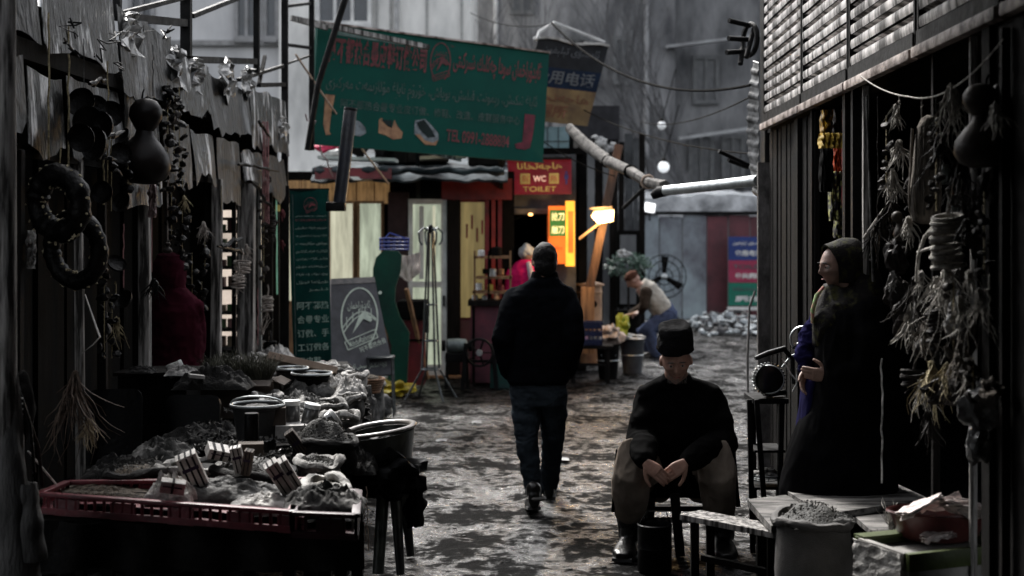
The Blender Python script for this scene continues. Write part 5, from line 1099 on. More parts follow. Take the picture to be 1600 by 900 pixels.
# coat
CO = cloth('black_coat', (.0045, .0045, .0045))
b = Body()
b.loft([(Q(1057, 590, -.09), (.085, 0, 0), (0, .075, 0)), (Q(1059, 597, -.06), (.15, 0, 0), (0, .1, 0)), (Q(1061, 605, -.02), (.225, 0, -.0), (0, .13, 0)), (Q(1062, 618, 0), (.25, 0, 0), (0, .15, 0)), (Q(1062, 650, .01), (.258, 0, 0), (0, .16, 0)), (Q(1064, 700, .05), (.262, 0, 0), (0, .18, 0)), (Q(1065, 745, .08), (.27, 0, 0), (0, .2, 0)), (Q(1066, 768, .1), (.27, 0, 0), (0, .21, 0))], 34, 2.5)
for sh_, el, wr in (((1011, 630), (1003, 688), LH), ((1114, 630), (1130, 690), RH)):
    e_ = Q(*el, -.1); b.limb([Q(*sh_, .0), (Q(*sh_) + e_) / 2 + Vector((0, -.02, 0)), e_, e_.lerp(wr, .5) + Vector((0, -.01, .01)), e_.lerp(wr, .88)], [.08, .082, .085, .074, .06])
for px, kn, sx in ((1010, KN[0], -1), (1100, KN[1], 1)):
    b.limb([Q(px, 755, .1), Q((px + kn[0]) / 2 + sx * 10, 742, -.02)], [.11, .095])
coat = b.fuse('coat', CO, t, .009, 3, .011, 8, (1, 1, 1.4))
b = Body(); b.loft([(Q(1057, 583, -.1), (.075, 0, 0), (0, .075, 0)), (Q(1057, 592, -.11), (.088, 0, 0), (0, .085, 0)), (Q(1057, 606, -.07), (.13, 0, 0), (0, .095, 0))], 24, 2.2); b.fuse('collar', CO, coat, .008, 2, .004, 14)
def tail(sx, k0, k1, py1):
    def f(u, v):
        a = u; x = k0 + (k1 - k0) * u + sx * 6 * v * math.sin(u * 3); return Q(x + sx * 7 * v, 702 + 26 * (1 - u) * 0 + v * (py1 - 702) + 3 * nz(u * 6, v * 2, sx), -.2 + .42 * u + .03 * nz(u * 9, v * 3, sx) + .02 * math.sin(u * 19 + v * 2))
    return MB().sheet(f, 26, 14, .012)
tail(-1, 962, 985, 800).build('coat_tail', CO, coat, smooth=True); tail(1, 1146, 1134, 792).build('coat_tail', CO, coat, smooth=True)
def hem(u, v):
    x = 1022 + 72 * u; tooth = 5 * abs((u * 7) % 1 - .5) * 2; return Q(x, 742 + v * (28 + tooth * v), -.13 + .02 * math.sin(u * 22))
MB().sheet(hem, 56, 6, .01).build('coat_hem', CO, coat, smooth=True)
b = Body()
for sx, hp, kn, an in ((-1, (1028, 758), (990, 712), (984, 794)), (1, (1092, 758), (1117, 713), (1124, 796))):
    k_ = Q(*kn, -.27); a_ = Q(*an, -.14); b.limb([Q(*hp, .1), Q((hp[0] + kn[0]) / 2, 738, -.05), k_, k_.lerp(a_, .3) + Vector((0, -.01, 0)), k_.lerp(a_, .7), a_], [.1, .1, .1, .104, .1, .088])
tr_ = b.fuse('trousers', TROU, t, .008, 3, .012, 9, (1.3, 1.3, .55))
for heel, toe, shk, an in ((Vector((P(985, 0, 7.9).x, 7.9, 0)), Vector((P(975, 0, 7.68).x, 7.68, 0)), 0, (985, 815)), (Vector((P(1128, 0, 7.9).x, 7.9, 0)), Vector((P(1135, 0, 7.66).x, 7.66, 0)), 0, (1127, 818))):
    bo = shoe('boot', heel, toe + (toe - heel) * .35, RUB, t, .064, .16); b = Body(); a_ = Q(*an, -.13); b.limb([a_ + Vector((0, .02, .05)), heel + Vector((0, -.02, .1))], [.078, .07]); b.fuse('boot_shaft', RUB, bo, .008, 3, .006, 14)

# --- the woman standing in profile
Y = 7.35; Q = lambda x, y, d=0.0: P(x, y, Y + d)
t = thing('person', 'woman in a dark flowered headscarf and long black coat standing in profile', 'person', (Q(1310, 0).x, 7.35, 0))
T = Hframe(Q(1309, 416, 0), 90 + 16, -4)
b = Body(); head(b, T, .98)
b.limb([Q(1322, 436), Q(1330, 470)], [.055, .065])
b.loft([(Q(1330, 466), (.08, 0, 0), (0, .09, 0)), (Q(1331, 486), (.1, 0, 0), (0, .17, 0)), (Q(1328, 560), (.12, 0, 0), (0, .16, 0)), (Q(1325, 640), (.13, 0, 0), (0, .17, 0))])
HB = Q(1296, 588, -.1); HA = Q(1262, 577, .04)
b.limb([Q(1345, 492, -.15), Q(1345, 565, -.2), HB], [.05, .042, .027]); b.limb([Q(1300, 500, .16), Q(1268, 545, .2), HA], [.05, .042, .028])
hand(b, HB, (-1, .15, .12), (.1, 1, .1), .93, 24, side=-1); hand(b, HA + Vector((0, 0, 0)), (-.25, -.2, -.75), (.5, -.6, 0), .93, 30, side=1)
for s in (-1, 1): b.limb([Q(1325, 640, s * .08), Q(1315, 740, s * .08), Vector((Q(1318, 0).x, Y + s * .09, .12))], [.09, .06, .045])
b.fuse('body', SKIN_W, t, .0055, 1); face_bits(t, T, .98, HAIR)
# scarf: hood round the face, falling on the chest and shoulders
SCF = pm('flower_scarf', (.035, .035, .008), (.005, .004, .004), 26, .5, .66, rough=.75, bump=.4, bscale=120)
b = Body(); ft = T.to_3x3(); fx, fy, fz = (ft @ Vector(v) for v in ((1, 0, 0), (0, 1, 0), (0, 0, 1)))
hood = MB()
def hd_(u, v):
    # u round the head from under one side of the chin over the top to the other; v from the face edge to the back
    a = math.pi * (-.16 + 1.32 * u); rx, rz = .088 + .024 * math.sin(v * 2.6) + .006 * nz(u * 7, v * 5, 3), .12 + .026 * math.sin(v * 2.4) + .008 * nz(u * 9, v * 4, 8)
    y = .042 - .2 * v + .014 * math.cos(a) * 0
    k = 1 if v < .75 else math.sqrt(max(.0, 1 - ((v - .75) / .25) ** 2)) * .99 + .01
    return T @ (Vector((math.cos(a) * rx * k, y + .03 * max(0, math.sin(a)) * (1 - v), .004 + math.sin(a) * rz * k + (0 if math.sin(a) > 0 else -.03) * 1)) * .96)
hood.sheet(hd_, 40, 24, .012); hood.build('headscarf', SCF, t, smooth=True)
b = Body()
b.loft([(Q(1301, 446), (.045, 0, 0), (0, .065, 0)), (Q(1316, 452), (.095, 0, .01), (0, .1, 0)), (Q(1327, 474), (.165, 0, 0), (0, .16, 0)), (Q(1322, 496), (.18, 0, 0), (0, .17, 0)), (Q(1300, 520), (.095, 0, 0), (0, .12, 0)), (Q(1286, 540), (.04, 0, 0), (0, .06, 0))], 30, 2.1)
b.loft([(Q(1340, 405), (.06, 0, 0), (0, .07, 0)), (Q(1345, 430), (.085, 0, 0), (0, .085, 0)), (Q(1350, 460), (.11, 0, 0), (0, .12, 0)), (Q(1350, 490), (.12, 0, 0), (0, .16, 0))], 26, 2.1)
b.fuse('scarf_drape', SCF, t, .009, 4, .016, 9, (1, 1, .6))
MB().tube([Q(1287, 448, -.03), Q(1276, 462, -.05), Q(1270, 484, -.06), Q(1269, 505, -.05)], [.008, .011, .011, .007], 8).build('scarf_edge', pm('green_pink_edge', (.2, .36, .14), (.42, .1, .12), 30), t, smooth=True)
WC_ = cloth('black_long_coat', (.0035, .0035, .004)); BLV = cloth('violet_sleeve', (.012, .011, .045))
b = Body()
b.loft([(Q(1334, 470), (.11, 0, 0), (0, .12, 0)), (Q(1338, 486), (.17, 0, 0), (0, .2, 0)), (Q(1338, 515), (.2, 0, 0), (0, .22, 0)), (Q(1332, 580), (.195, 0, 0), (0, .2, 0)), (Q(1326, 640), (.225, 0, 0), (0, .21, 0)), (Q(1317, 700), (.27, 0, 0), (0, .22, 0)), (Q(1310, 762), (.3, 0, 0), (0, .23, 0)), (Q(1309, 843), (.31, 0, 0), (0, .235, 0))], 36, 2.3)
b.limb([Q(1358, 490, -.15), Q(1362, 530, -.2), Q(1350, 575, -.2), Q(1306, 588, -.12)], [.085, .085, .075, .052])
b.fuse('coat', WC_, t, .01, 3, .014, 6, (1.4, 1.4, .45))
b = Body(); b.limb([Q(1296, 492, .1), Q(1270, 525, .12), Q(1258, 556, .08), Q(1260, 574, .05)], [.075, .072, .055, .04]); b.fuse('sleeve', BLV, t, .007, 2, .012, 16, (1, 1, 1.8))
b = Body(); b.loft([(Q(1266, 590, .05), (.03, 0, 0), (0, .1, 0)), (Q(1258, 660, .05), (.035, 0, 0), (0, .12, 0)), (Q(1250, 757, .05), (.06, 0, 0), (0, .14, 0))], 20, 2.2); b.fuse('inner_skirt', BLV, t, .009, 3, .01, 10, (1, 1, .4))
MB().ring(Q(1318, 583, -.17), .009, .003, (0, 1, 0), 14, 6).build('button', GALV, t, smooth=True)
MB().ring(Q(1302, 588, -.11), .045, .01, (1, 0, .0), 18, 6).build('cuff', WC_, t, smooth=True)
for s in (-1, 1): shoe('shoe', (Q(1330, 0).x, Y + s * .09, .0), (Q(1262, 0).x, Y + s * .1, .0), RUB, t, .045, .12)

# --- hooded figure with its back turned, by the left stalls
Y = 9.4; Q = lambda x, y, d=0.0: P(x, y, Y + d)
t = thing('person', 'person in a dark red hooded coat with back turned, at the stalls', 'person', (Q(275, 0).x, 9.4, 0))
b = Body(); T = Hframe(Q(266, 424), 20, 0); head(b, T, .95); b.limb([Q(268, 440), Q(272, 470)], [.06, .07])
b.loft([(Q(272, 465), (.1, 0, 0), (0, .08, 0)), (Q(276, 480), (.17, 0, 0), (0, .1, 0)), (Q(276, 600), (.16, 0, 0), (0, .12, 0)), (Q(276, 640), (.15, 0, 0), (0, .11, 0))])
for s in (-1, 1):
    b.limb([Q(276 + s * 24, 492), Q(276 + s * 28, 545, .05), Q(276 + s * 20, 585, .2)], [.045, .035, .026]); hand(b, Q(276 + s * 22, 585, .22), (-s * .4, .8, -.2), (0, 0, -1), .95, 25, side=-s)
    b.limb([Q(276 + s * 16, 640), Vector((Q(276 + s * 18, 0).x, Y, .5)), Vector((Q(276 + s * 18, 0).x, Y, .08))], [.08, .06, .045])
b.fuse('body', SKIN, t, .009, 1)
RC = cloth('dark_red_fleece', (.05, .009, .017), .45)
b = Body()
b.loft([(Q(265, 396), (.03, 0, 0), (0, .03, 0)), (Q(265, 399), (.075, 0, 0), (0, .08, 0)), (Q(265, 410), (.1, 0, 0), (0, .12, 0)), (Q(265, 430), (.106, 0, 0), (0, .125, 0)), (Q(267, 446), (.092, 0, 0), (0, .11, 0)), (Q(269, 455), (.09, 0, 0), (0, .1, 0))], 28, 2.2); b.fuse('hood', RC, t, .008, 3, .008, 12)
b = Body()
b.loft([(Q(270, 450), (.09, 0, 0), (0, .1, 0)), (Q(273, 464), (.14, 0, 0), (0, .13, 0)), (Q(276, 485), (.165, 0, 0), (0, .15, 0)), (Q(278, 540), (.165, 0, 0), (0, .15, 0)), (Q(276, 600), (.16, 0, 0), (0, .15, 0)), (Q(276, 720), (.15, 0, 0), (0, .16, 0))], 30, 2.3)
for s in (-1, 1): b.limb([Q(276 + s * 28, 482), Q(276 + s * 30, 540, .05), Q(276 + s * 20, 582, .17)], [.07, .065, .05])
b.fuse('coat', RC, t, .009, 3, .013, 8, (1, 1, 1.2))
for s in (-1, 1): shoe('shoe', (Q(276 + s * 18, 0).x, Y, 0), (Q(276 + s * 18, 0).x + .02, Y + .25, 0), RUB, t, .048, .13)

# --- man bending over his work, far off under the lamp
Y = 20.0; Q = lambda x, y, d=0.0: P(x, y, Y + d)
t = thing('person', 'man in a brown cap and pale vest bending over his work in jeans', 'person', (Q(1025, 0).x, 20, 0))
T = Hframe(Q(989, 438), 90, -38); b = Body(); head(b, T, 1.0); b.limb([Q(993, 443), Q(1003, 448)], [.06, .065])
b.loft([(Q(1000, 446), (.06, 0, .08), (0, .1, 0)), (Q(1010, 455), (.08, 0, .1), (0, .19, 0)), (Q(1025, 472), (.09, 0, .1), (0, .16, 0)), (Q(1040, 495), (.1, 0, .08), (0, .17, 0))])
for s, hx in ((-1, (1000, 487)), (1, (984, 492))):
    b.limb([Q(1010, 456, s * .18), Q(1008, 478, s * .2), Q(*hx, s * .06)], [.055, .045, .032]); hand(b, Q(*hx, s * .06), (-1, 0, -.3), (0, 0, -1), 1, 45, side=-s)
LGJ = (((1040, 498, -.1), (1013, 515, -.12), (1024, 545, -.1)), ((1040, 498, .12), (1006, 520, .14), (1016, 550, .1)))
for q in LGJ: b.limb([Q(*p) for p in q], [.1, .065, .05])
b.fuse('body', SKIN, t, .01, 1)
b = Body(); b.loft([(Q(1002, 444), (.06, 0, .08), (0, .1, 0)), (Q(1011, 454), (.1, 0, .12), (0, .2, 0)), (Q(1024, 470), (.11, 0, .12), (0, .2, 0)), (Q(1036, 486), (.12, 0, .1), (0, .2, 0))], 28, 2.3); b.fuse('vest', cloth('pale_vest', (.42, .4, .36), .6), t, .011, 3, .012, 8)
b = Body()
for s, hx in ((-1, (1001, 486)), (1, (986, 491))): b.limb([Q(1010, 457, s * .19), Q(1007, 478, s * .2), Q(*hx, s * .07)], [.085, .07, .05])
b.fuse('sleeves', cloth('dark_brown_sleeve', (.06, .045, .035)), t, .011, 3, .012, 10)
b = Body(); b.loft([(Q(1034, 482), (.12, 0, .1), (0, .19, 0)), (Q(1044, 496), (.13, 0, .08), (0, .2, 0)), (Q(1044, 508), (.1, 0, .03), (0, .19, 0))], 26, 2.2)
for q in LGJ: b.limb([Q(*q[0]), Q(*q[1]), Q(q[2][0], q[2][1] + 6, q[2][2])], [.14, .11, .085])
b.fuse('jeans', cloth('blue_jeans', (.07, .09, .16)), t, .011, 3, .012, 8)
b = Body(); b.add([T @ v for v in MB().blob((0, -.012, .06), (.088, .105, .075), 3, .05).v], MB().blob((0, 0, 0), 1, 3, 0).f); b.fuse('cap', cloth('brown_cap', (.1, .045, .03)), t, .009, 2, .006, 20)
for s, q in zip((-1, 1), LGJ):
    x = Q(q[2][0] + 2, 0).x; shoe('shoe', (x + .05, Y + q[2][2], 0), (x - .2, Y + q[2][2], 0), RUB, t, .05, .1)
one(MB().tube([Q(1003, 485, 0), Q(984, 492, 0), Q(966, 497, 0)], [.02, .022, .028], 8), 'wooden_tool', pm('tool_wood', (.5, .3, .16)), 'pale wooden tool held low by the bending man', 'tool', smooth=True)

# --- person in pink before the toilet door
Y = 17.1; Q = lambda x, y, d=0.0: P(x, y, Y + d)
t = thing('person', 'person in a grey knitted hat and bright pink coat by the dark doorway', 'person', (Q(822, 0).x, 17.1, 0))
b = Body(); T = Hframe(Q(823, 399), -20, 0); head(b, T, .95); b.limb([Q(823, 408), Q(823, 418)], [.055, .065]); b.loft([(Q(823, 415), (.08, 0, 0), (0, .07, 0)), (Q(823, 425), (.17, 0, 0), (0, .1, 0)), (Q(823, 500), (.16, 0, 0), (0, .11, 0))])
for s in (-1, 1): b.limb([Q(823 + s * 22, 428), Q(823 + s * 26, 460), Q(823 + s * 26, 488)], [.05, .042, .03]); hand(b, Q(823 + s * 26, 488), (0, 0, -1), (-s, 0, 0), .95, 20, side=1); b.limb([Q(823 + s * 11, 500), Vector((Q(823 + s * 11, 0).x, Y, .08))], [.08, .045])
b.fuse('body', SKIN_W, t, .01, 1)
b = Body(); b.add([T @ v for v in MB().blob((0, 0, .04), (.092, .115, .095), 3, .12, 5).v], MB().blob((0, 0, 0), 1, 3, 0).f); b.fuse('hat', cloth('grey_knit', (.42, .44, .45), .6), t, .009, 1, .012, 18)
b = Body(); b.loft([(Q(822, 406), (.08, 0, 0), (0, .08, 0)), (Q(822, 414), (.15, 0, 0), (0, .11, 0)), (Q(822, 424), (.2, 0, 0), (0, .14, 0)), (Q(822, 460), (.19, 0, 0), (0, .15, 0)), (Q(822, 510), (.22, 0, 0), (0, .17, 0))], 28, 2.3)
for s in (-1, 1): b.limb([Q(822 + s * 22, 428), Q(822 + s * 26, 458), Q(822 + s * 26, 485)], [.07, .065, .05])
b.fuse('coat', cloth('bright_pink', (.6, .015, .12), .7), t, .011, 3, .012, 8)
b = Body(); b.limb([Q(826, 412, -.12), Q(829, 425, -.15), Q(830, 440, -.15)], [.03, .035, .03]); b.fuse('scarf', cloth('white_scarf', (.5, .45, .5)), t, .009, 1)
b = Body(); 
for s in (-1, 1): b.limb([Q(822 + s * 10, 505), Vector((Q(822 + s * 11, 0).x, Y, .1))], [.09, .07])
b.fuse('trousers', BLK, t, .011, 2)
for s in (-1, 1): shoe('shoe', (Q(823 + s * 11, 0).x, Y - .05, 0), (Q(823 + s * 11, 0).x + .05, Y + .2, 0), RUB, t, .045, .1)
# ================================================================ GOODS ON THE LEFT
random.seed(77)
TZ = .56
def TP(px, py, z=.6): return G(px, py, z)
SACK = pm('sack_cloth', (.15, .146, .14), (.012, .012, .011), 9, .45, .62, rough=.85, bump=.6, bscale=180, bdist=.004)
SACK_D = pm('dark_sack', (.02, .019, .018), (.005, .005, .005), 8, rough=.7, bump=.5, bscale=90)
SACK_W = pm('white_sack', (.62, .6, .57), (.1, .095, .09), 7, .42, .6, rough=.7, bump=.5, bscale=120)
TEA = pm('dark_herb', (.022, .02, .016), (.006, .006, .005), 30, rough=.7, spec=.5, bump=.8, bscale=90, bdist=.01)
GRAIN = pm('pale_grain', (.2, .18, .15), (.02, .018, .015), 60, .4, .6, rough=.7, bump=1, bscale=160, bdist=.008)
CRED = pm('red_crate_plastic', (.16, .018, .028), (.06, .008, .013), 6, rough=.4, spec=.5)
CARD = pm('cardboard', (.07, .052, .04), (.025, .018, .014), 6, rough=.85, bump=.2)
WHITEC = pm('white_carton', (.55, .53, .51), (.2, .19, .18), 8, rough=.6); BLKP = pm('black_print', (.01, .01, .012), bump=0)
PLAS = pm('black_plastic', (.004, .004, .0045), (.002, .002, .002), 6, rough=.4, spec=.3)
BROWNB = pm('brown_herb', (.1, .075, .05), (.02, .015, .01), 40, rough=.8, bump=1, bscale=90, bdist=.01)
RIMC = pm('pale_rim', (.45, .44, .42), (.08, .077, .073), 9, .42, .6, rough=.8, bump=.6, bscale=120)
# tables carrying the goods
t = thing('stall_table', 'long rough trestle table under the sacks beside the lane', 'table', (-1.5, 9.6, 0))
def tcorner(Y, s): return (-0.82 - .055 * (Y - 6.6) - (.1 * (Y - 9.6) if Y > 9.6 else 0)) if s else XL(Y) + .25
for i, (a, b) in enumerate(((6.55, 7.6), (7.65, 8.8), (8.85, 10.2), (10.25, 11.9), (11.95, 13.2))):
    m = MB(); v = [Vector((tcorner(a, 1), a, TZ)), Vector((tcorner(b, 1), b, TZ)), Vector((tcorner(b, 0), b, TZ)), Vector((tcorner(a, 0), a, TZ))]
    m.add(v + [q - Vector((0, 0, .04)) for q in v], [(0, 1, 2, 3), (7, 6, 5, 4), (0, 4, 5, 1), (1, 5, 6, 2), (2, 6, 7, 3), (3, 7, 4, 0)]); m.build('board', BLACK_WOOD, t)
    for q in (v[0] + Vector((-.06, .06, 0)), v[3] + Vector((.1, .06, 0))): MB().beam(q - Vector((0, 0, .04)), Vector((q.x, q.y, 0)), .06, .06).build('leg', BLACK_WOOD, t)
    MB().sheet(lambda u, w: Vector((tcorner(a + (b - a) * u, 1) + .012 + .025 * nz(u * 6, w * 2, i) + .02 * math.sin(u * 30), a + (b - a) * u, TZ - .01 - w * (.24 + .06 * nz(u * 5, i)))), 30, 5, .006).build('skirt', SACK_D, t, smooth=True)
def sack(px, py, r, h, mat, fill, label, z=None, heap=.05, open_=True, sx=1.0, sy=.85, cat='sack', name='sack', rim=.022, wob=.05, floor=None):
    "px, py: middle of its mouth; z: height of the mouth; h: how deep the sack goes below it"
    z = TZ + h if z is None else z
    c = G(px, py, z); t = thing(name, label, cat, (c.x, c.y, z - h), rz=U(0, 6))
    prof = [(r * .82, 0), (r * 1.0, h * .15), (r * 1.06, h * .5), (r * .98, h * .85), (r * .95, h * .97)]
    m = MB().lathe(prof, (0, 0, 0), 28, None, sx, sy, wob)
    m.f = m.f[:-1]; m.build('body', mat, t, local=True, smooth=True)
    m = MB(); n = 34; k = U(0, 9)
    pts = [Vector((r * (1 + .06 * nz(math.cos(a) * 2, math.sin(a) * 2, k)) * sx * math.cos(a), r * sy * math.sin(a) * (1 + .06 * nz(k, math.cos(a) * 2, 1)), h + .03 * nz(math.cos(a) * 1.6, math.sin(a) * 1.6, k + 5))) for a in [i * 2 * math.pi / n for i in range(n)]]
    rr = [rim * (1 + .5 * nz(i * .45, k)) for i in range(n)]
    m.tube(pts + [pts[0]], rr + [rr[0]], 8, cap=False, jit=.25); m.build('rolled_rim', RIMC if mat is SACK else mat, t, local=True, smooth=True)
    m = MB()
    def top(u, v):
        a = u * 2 * math.pi; q = v * r * .97; return (q * math.cos(a) * sx, q * math.sin(a) * sy, h - .02 + heap * (1 - v * v) + heap * .35 * nz(q * math.cos(a) * 14, q * math.sin(a) * 14, k))
    m.sheet(top, 26, 8); m.build('contents', fill, t, local=True, smooth=True)
    if fill in (TEA, BROWNB):
        lm = MB()
        for i in range(int(420 * min(1, r / .17))):
            a = U(0, 6.28); q = r * .95 * math.sqrt(random.random()); zz = h - .02 + heap * (1 - (q / r) ** 2) + .004
            c2 = Vector((q * math.cos(a) * sx, q * math.sin(a) * sy, zz + U(0, .012))); d = Vector((U(-1, 1), U(-1, 1), U(-.3, .9))).normalized(); e = d.orthogonal().normalized(); L = U(.006, .018)
            lm.add([c2, c2 + d * L * .5 + e * L * .3, c2 + d * L, c2 + d * L * .5 - e * L * .3], [(0, 1, 2, 3)])
        tag(lm.build('flakes', pm('herb_flake', (.07, .065, .055), (.01, .01, .008), 30, rough=.45, spec=.5, bump=0), t, local=True), kind='stuff')
    return t
def clothheap(px, py, z, w, d, h, mat, label, name='cloth_heap', k=0, cat='cloth'):
    c = G(px, py, z)
    def f(u, v):
        x, y = (u - .5) * w, (v - .5) * d; e = math.sin(math.pi * u) ** .5 * math.sin(math.pi * v) ** .5
        return (c.x + x + .02 * nz(v * 5, u * 5, k), c.y + y, z + h * e * (.6 + .6 * abs(nz(u * 4 + k, v * 5)) + .35 * abs(nz(u * 10, v * 9, k)) + .4 * max(0, .35 - abs(nz(u * 7 + v * 3, v * 6 - u * 2, k + 4))) + .12 * nz(u * 30, v * 26, k)) )
    return one(MB().sheet(f, 56, 42, .005), name, mat, label, cat, smooth=True)
# the two red crates in front
def slotted(name, label, c0, c1, c2, c3, z, h, mat):
    "a long slotted plastic tray, its four top corners in order round the rim"
    t = thing(name, label, 'crate', ((c0 + c2) / 2).to_tuple()[:2] + (z - h,))
    cs = [c0, c1, c2, c3]
    for i in range(4):
        a, b = cs[i], cs[(i + 1) % 4]; L = (b - a).length
        MB().beam(a, b, .035, .018, .004).build('rim', mat, t, smooth=True)
        MB().beam(a - Vector((0, 0, h)), b - Vector((0, 0, h)), .02, .02).build('bottom_rail', mat, t)
        MB().beam(a - Vector((0, 0, .075)), b - Vector((0, 0, .075)), .012, .014).build('band', mat, t)
        n = max(2, int(L / .045))
        m = MB()
        for k in range(n + 1): m.beam(a.lerp(b, k / n), a.lerp(b, k / n) - Vector((0, 0, h)), .012, .01)
        tag(m.build('ribs', mat, t), kind='stuff')
        for k in range(0, n, 6):
            p = a.lerp(b, min(1, (k + 3) / n)); d = (b - a).normalized(); MB().beam(p - Vector((0, 0, .05)) - d * .06, p - Vector((0, 0, .05)) + d * .06, .008, .07).build('plate', mat, t)
    vs = [q - Vector((0, 0, h - .004)) for q in cs]; MB().add(vs + [v - Vector((0, 0, .01)) for v in vs], [(0, 1, 2, 3), (7, 6, 5, 4), (0, 4, 5, 1), (1, 5, 6, 2), (2, 6, 7, 3), (3, 7, 4, 0)]).build('bottom', mat, t)
    return t
ZC = .68
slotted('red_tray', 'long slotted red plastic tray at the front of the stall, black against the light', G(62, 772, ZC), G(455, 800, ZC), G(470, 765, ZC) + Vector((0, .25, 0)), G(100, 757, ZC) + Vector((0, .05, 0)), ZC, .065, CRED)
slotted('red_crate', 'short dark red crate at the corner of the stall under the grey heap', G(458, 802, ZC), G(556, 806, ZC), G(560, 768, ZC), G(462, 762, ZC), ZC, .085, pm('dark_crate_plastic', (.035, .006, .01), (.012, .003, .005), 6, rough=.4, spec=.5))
t = thing('trestle', 'low black table under the front red tray', 'table', (P(260, 0, 6.2).x, 6.15, 0))
zt = ZC - .09; a_, b_ = G(75, 772, ZC), G(550, 800, ZC)
MB().box(((a_.x + b_.x) / 2 - .03, 6.1, zt - .02), (b_.x - a_.x - .04, .5, .04)).build('top', BLACK_WOOD, t)
for x in (a_.x + .1, a_.x + .75, b_.x - .3, b_.x - .08):
    for y in (5.9, 6.5): MB().beam((x, y, zt - .04), (x, y, 0), .05, .05).build('leg', BLACK_WOOD, t)
for (xa, xb) in ((a_.x + .1, a_.x + .75), (a_.x + .75, b_.x - .08)): MB().beam((xa, 5.9, .3), (xb, 5.9, .3), .03, .05).build('rail', BLACK_WOOD, t)
MB().sheet(lambda u, v: Vector((a_.x - .02 + (b_.x - a_.x + .04) * u, 5.83 + .03 * nz(u * 9, v * 2) + .02 * math.sin(u * 33), zt - .005 - v * (.2 + .03 * nz(u * 8, 1)))), 60, 4, .005).build('shade_cover', SACK_D, t, smooth=True)  # black cloth added to paint the shade below the tray
lz = ZC - .03  # black sheets added inside so the slots read as shade
for nm, q in (('tray_shade_sheet', (G(72, 772, ZC), G(450, 799, ZC), G(462, 768, ZC) + Vector((0, .2, 0)), G(110, 760, ZC) + Vector((0, .02, 0)))), ('crate_shade_sheet', (G(466, 802, ZC), G(549, 804, ZC), G(553, 771, ZC), G(468, 766, ZC)))):
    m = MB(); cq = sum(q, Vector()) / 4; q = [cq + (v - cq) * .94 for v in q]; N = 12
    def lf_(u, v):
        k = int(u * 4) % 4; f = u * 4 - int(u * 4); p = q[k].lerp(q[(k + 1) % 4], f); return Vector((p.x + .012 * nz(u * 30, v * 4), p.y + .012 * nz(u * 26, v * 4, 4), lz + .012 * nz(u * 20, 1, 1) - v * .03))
    m.sheet(lf_, 96, 4, .004); one(m, nm, MATT_BLACK, ('added black sheeting darkening the long red tray', 'added black sheeting darkening the short red crate')[nm == 'crate_shade_sheet'], 'sheeting', smooth=True)
# contents of the tray
tag(None or clothheap(150, 772, ZC - .05, .55, .22, .04, BROWNB, 'dark dried fruit spread at the far end of the red tray', 'dried_fruit', 3, 'dried fruit'), None)
clothheap(345, 778, ZC - .05, .62, .3, .09, pm('sooty_sacking', (.08, .078, .075), (.008, .008, .008), 9, .42, .62, rough=.7, bump=.6), 'dark grey sacking spread over the middle of the long red tray', 'sacking', 5, 'sacking')
clothheap(412, 788, ZC - .03, .26, .2, .05, SACK_W, 'pale flattened bag lying by the near end of the red tray', 'flat_bag', 8, 'bag')
clothheap(265, 782, ZC - .02, .2, .12, .11, SACK_W, 'white knotted bag end poking out of the red tray', 'bag_end', 11, 'bag')
clothheap(195, 745, ZC - .02, .35, .25, .1, SACK_D, 'black folded sheeting behind the far end of the red tray', 'sheeting', 14, 'sheeting')
clothheap(508, 792, ZC - .02, .32, .26, .1, SACK, 'heap of soft grey bags filling the short red crate', 'grey_bags', 17, 'bags')
sack(508, 758, .155, .12, SACK, GRAIN, 'grey sack of pale grain right behind the short red crate', z=.7, heap=.03, sy=.6)
sack(498, 722, .17, .14, SACK, TEA, 'grey sack of black tea, second back from the short crate', z=.7, heap=.02, sy=.6)
sack(505, 690, .17, .16, SACK_D, TEA, 'dark sack heaped with big black lumps of herb', z=.72, heap=.13, sy=.8)
sack(395, 735, .2, .14, SACK_D, TEA, 'wide low sack heaped with black tea behind the tray', z=.7, heap=.08, sy=.7)
sack(300, 728, .2, .14, SACK, SACK_D, 'grey half folded sack beside the striped cartons', z=.7, heap=.02, sy=.7)
sack(215, 735, .17, .12, SACK_D, BROWNB, 'dark sack of brown pods near the broom', z=.7, heap=.05, sy=.7)
clothheap(255, 715, .66, .3, .3, .1, SACK, 'grey crumpled bag among the dark sacks by the striped cartons', 'crumpled_bag', 21, 'bag')
clothheap(320, 690, .62, .5, .35, .1, SACK_D, 'dark cover thrown over the sacks behind the striped cartons', 'dark_cover', 23, 'cover')
# striped cartons
def carton(px, py, z, w, d, h, rot, label, mat=None, stripes=3, name='carton', cat='carton'):
    c = G(px, py, z); t = thing(name, label, cat, (c.x, c.y, z)); M = rotm(*rot)
    MB().box(c, (w, d, h), M, .003).build('box', mat or WHITEC, t)
    for i in range(stripes):
        q = -w / 2 + w * (i + .7) / (stripes + .4); MB().box(c + M @ Vector((q, -d / 2 - .001, 0)), (w * .1, .002, h * .9), M).build('printed_stripe', BLKP, t); MB().box(c + M @ Vector((q, 0, h / 2 + .001)), (w * .1, d * .92, .002), M).build('printed_stripe', BLKP, t)
    if stripes: MB().box(c + M @ Vector((0, -d / 2 - .002, h * .12)), (w * .8, .002, h * .1), M).build('printed_band', pm('violet_print', (.03, .02, .04), bump=0), t)
    return t
carton(300, 735, .76, .09, .06, .16, (15, -22, 10), 'white striped carton leaning left between the dark sacks')
carton(345, 707, .78, .13, .08, .05, (20, 15, 25), 'flat white carton with violet print lying on the dark cover')
carton(372, 718, .78, .05, .05, .12, (8, -12, 5), 'small striped carton upright beside the violet printed one', stripes=2)
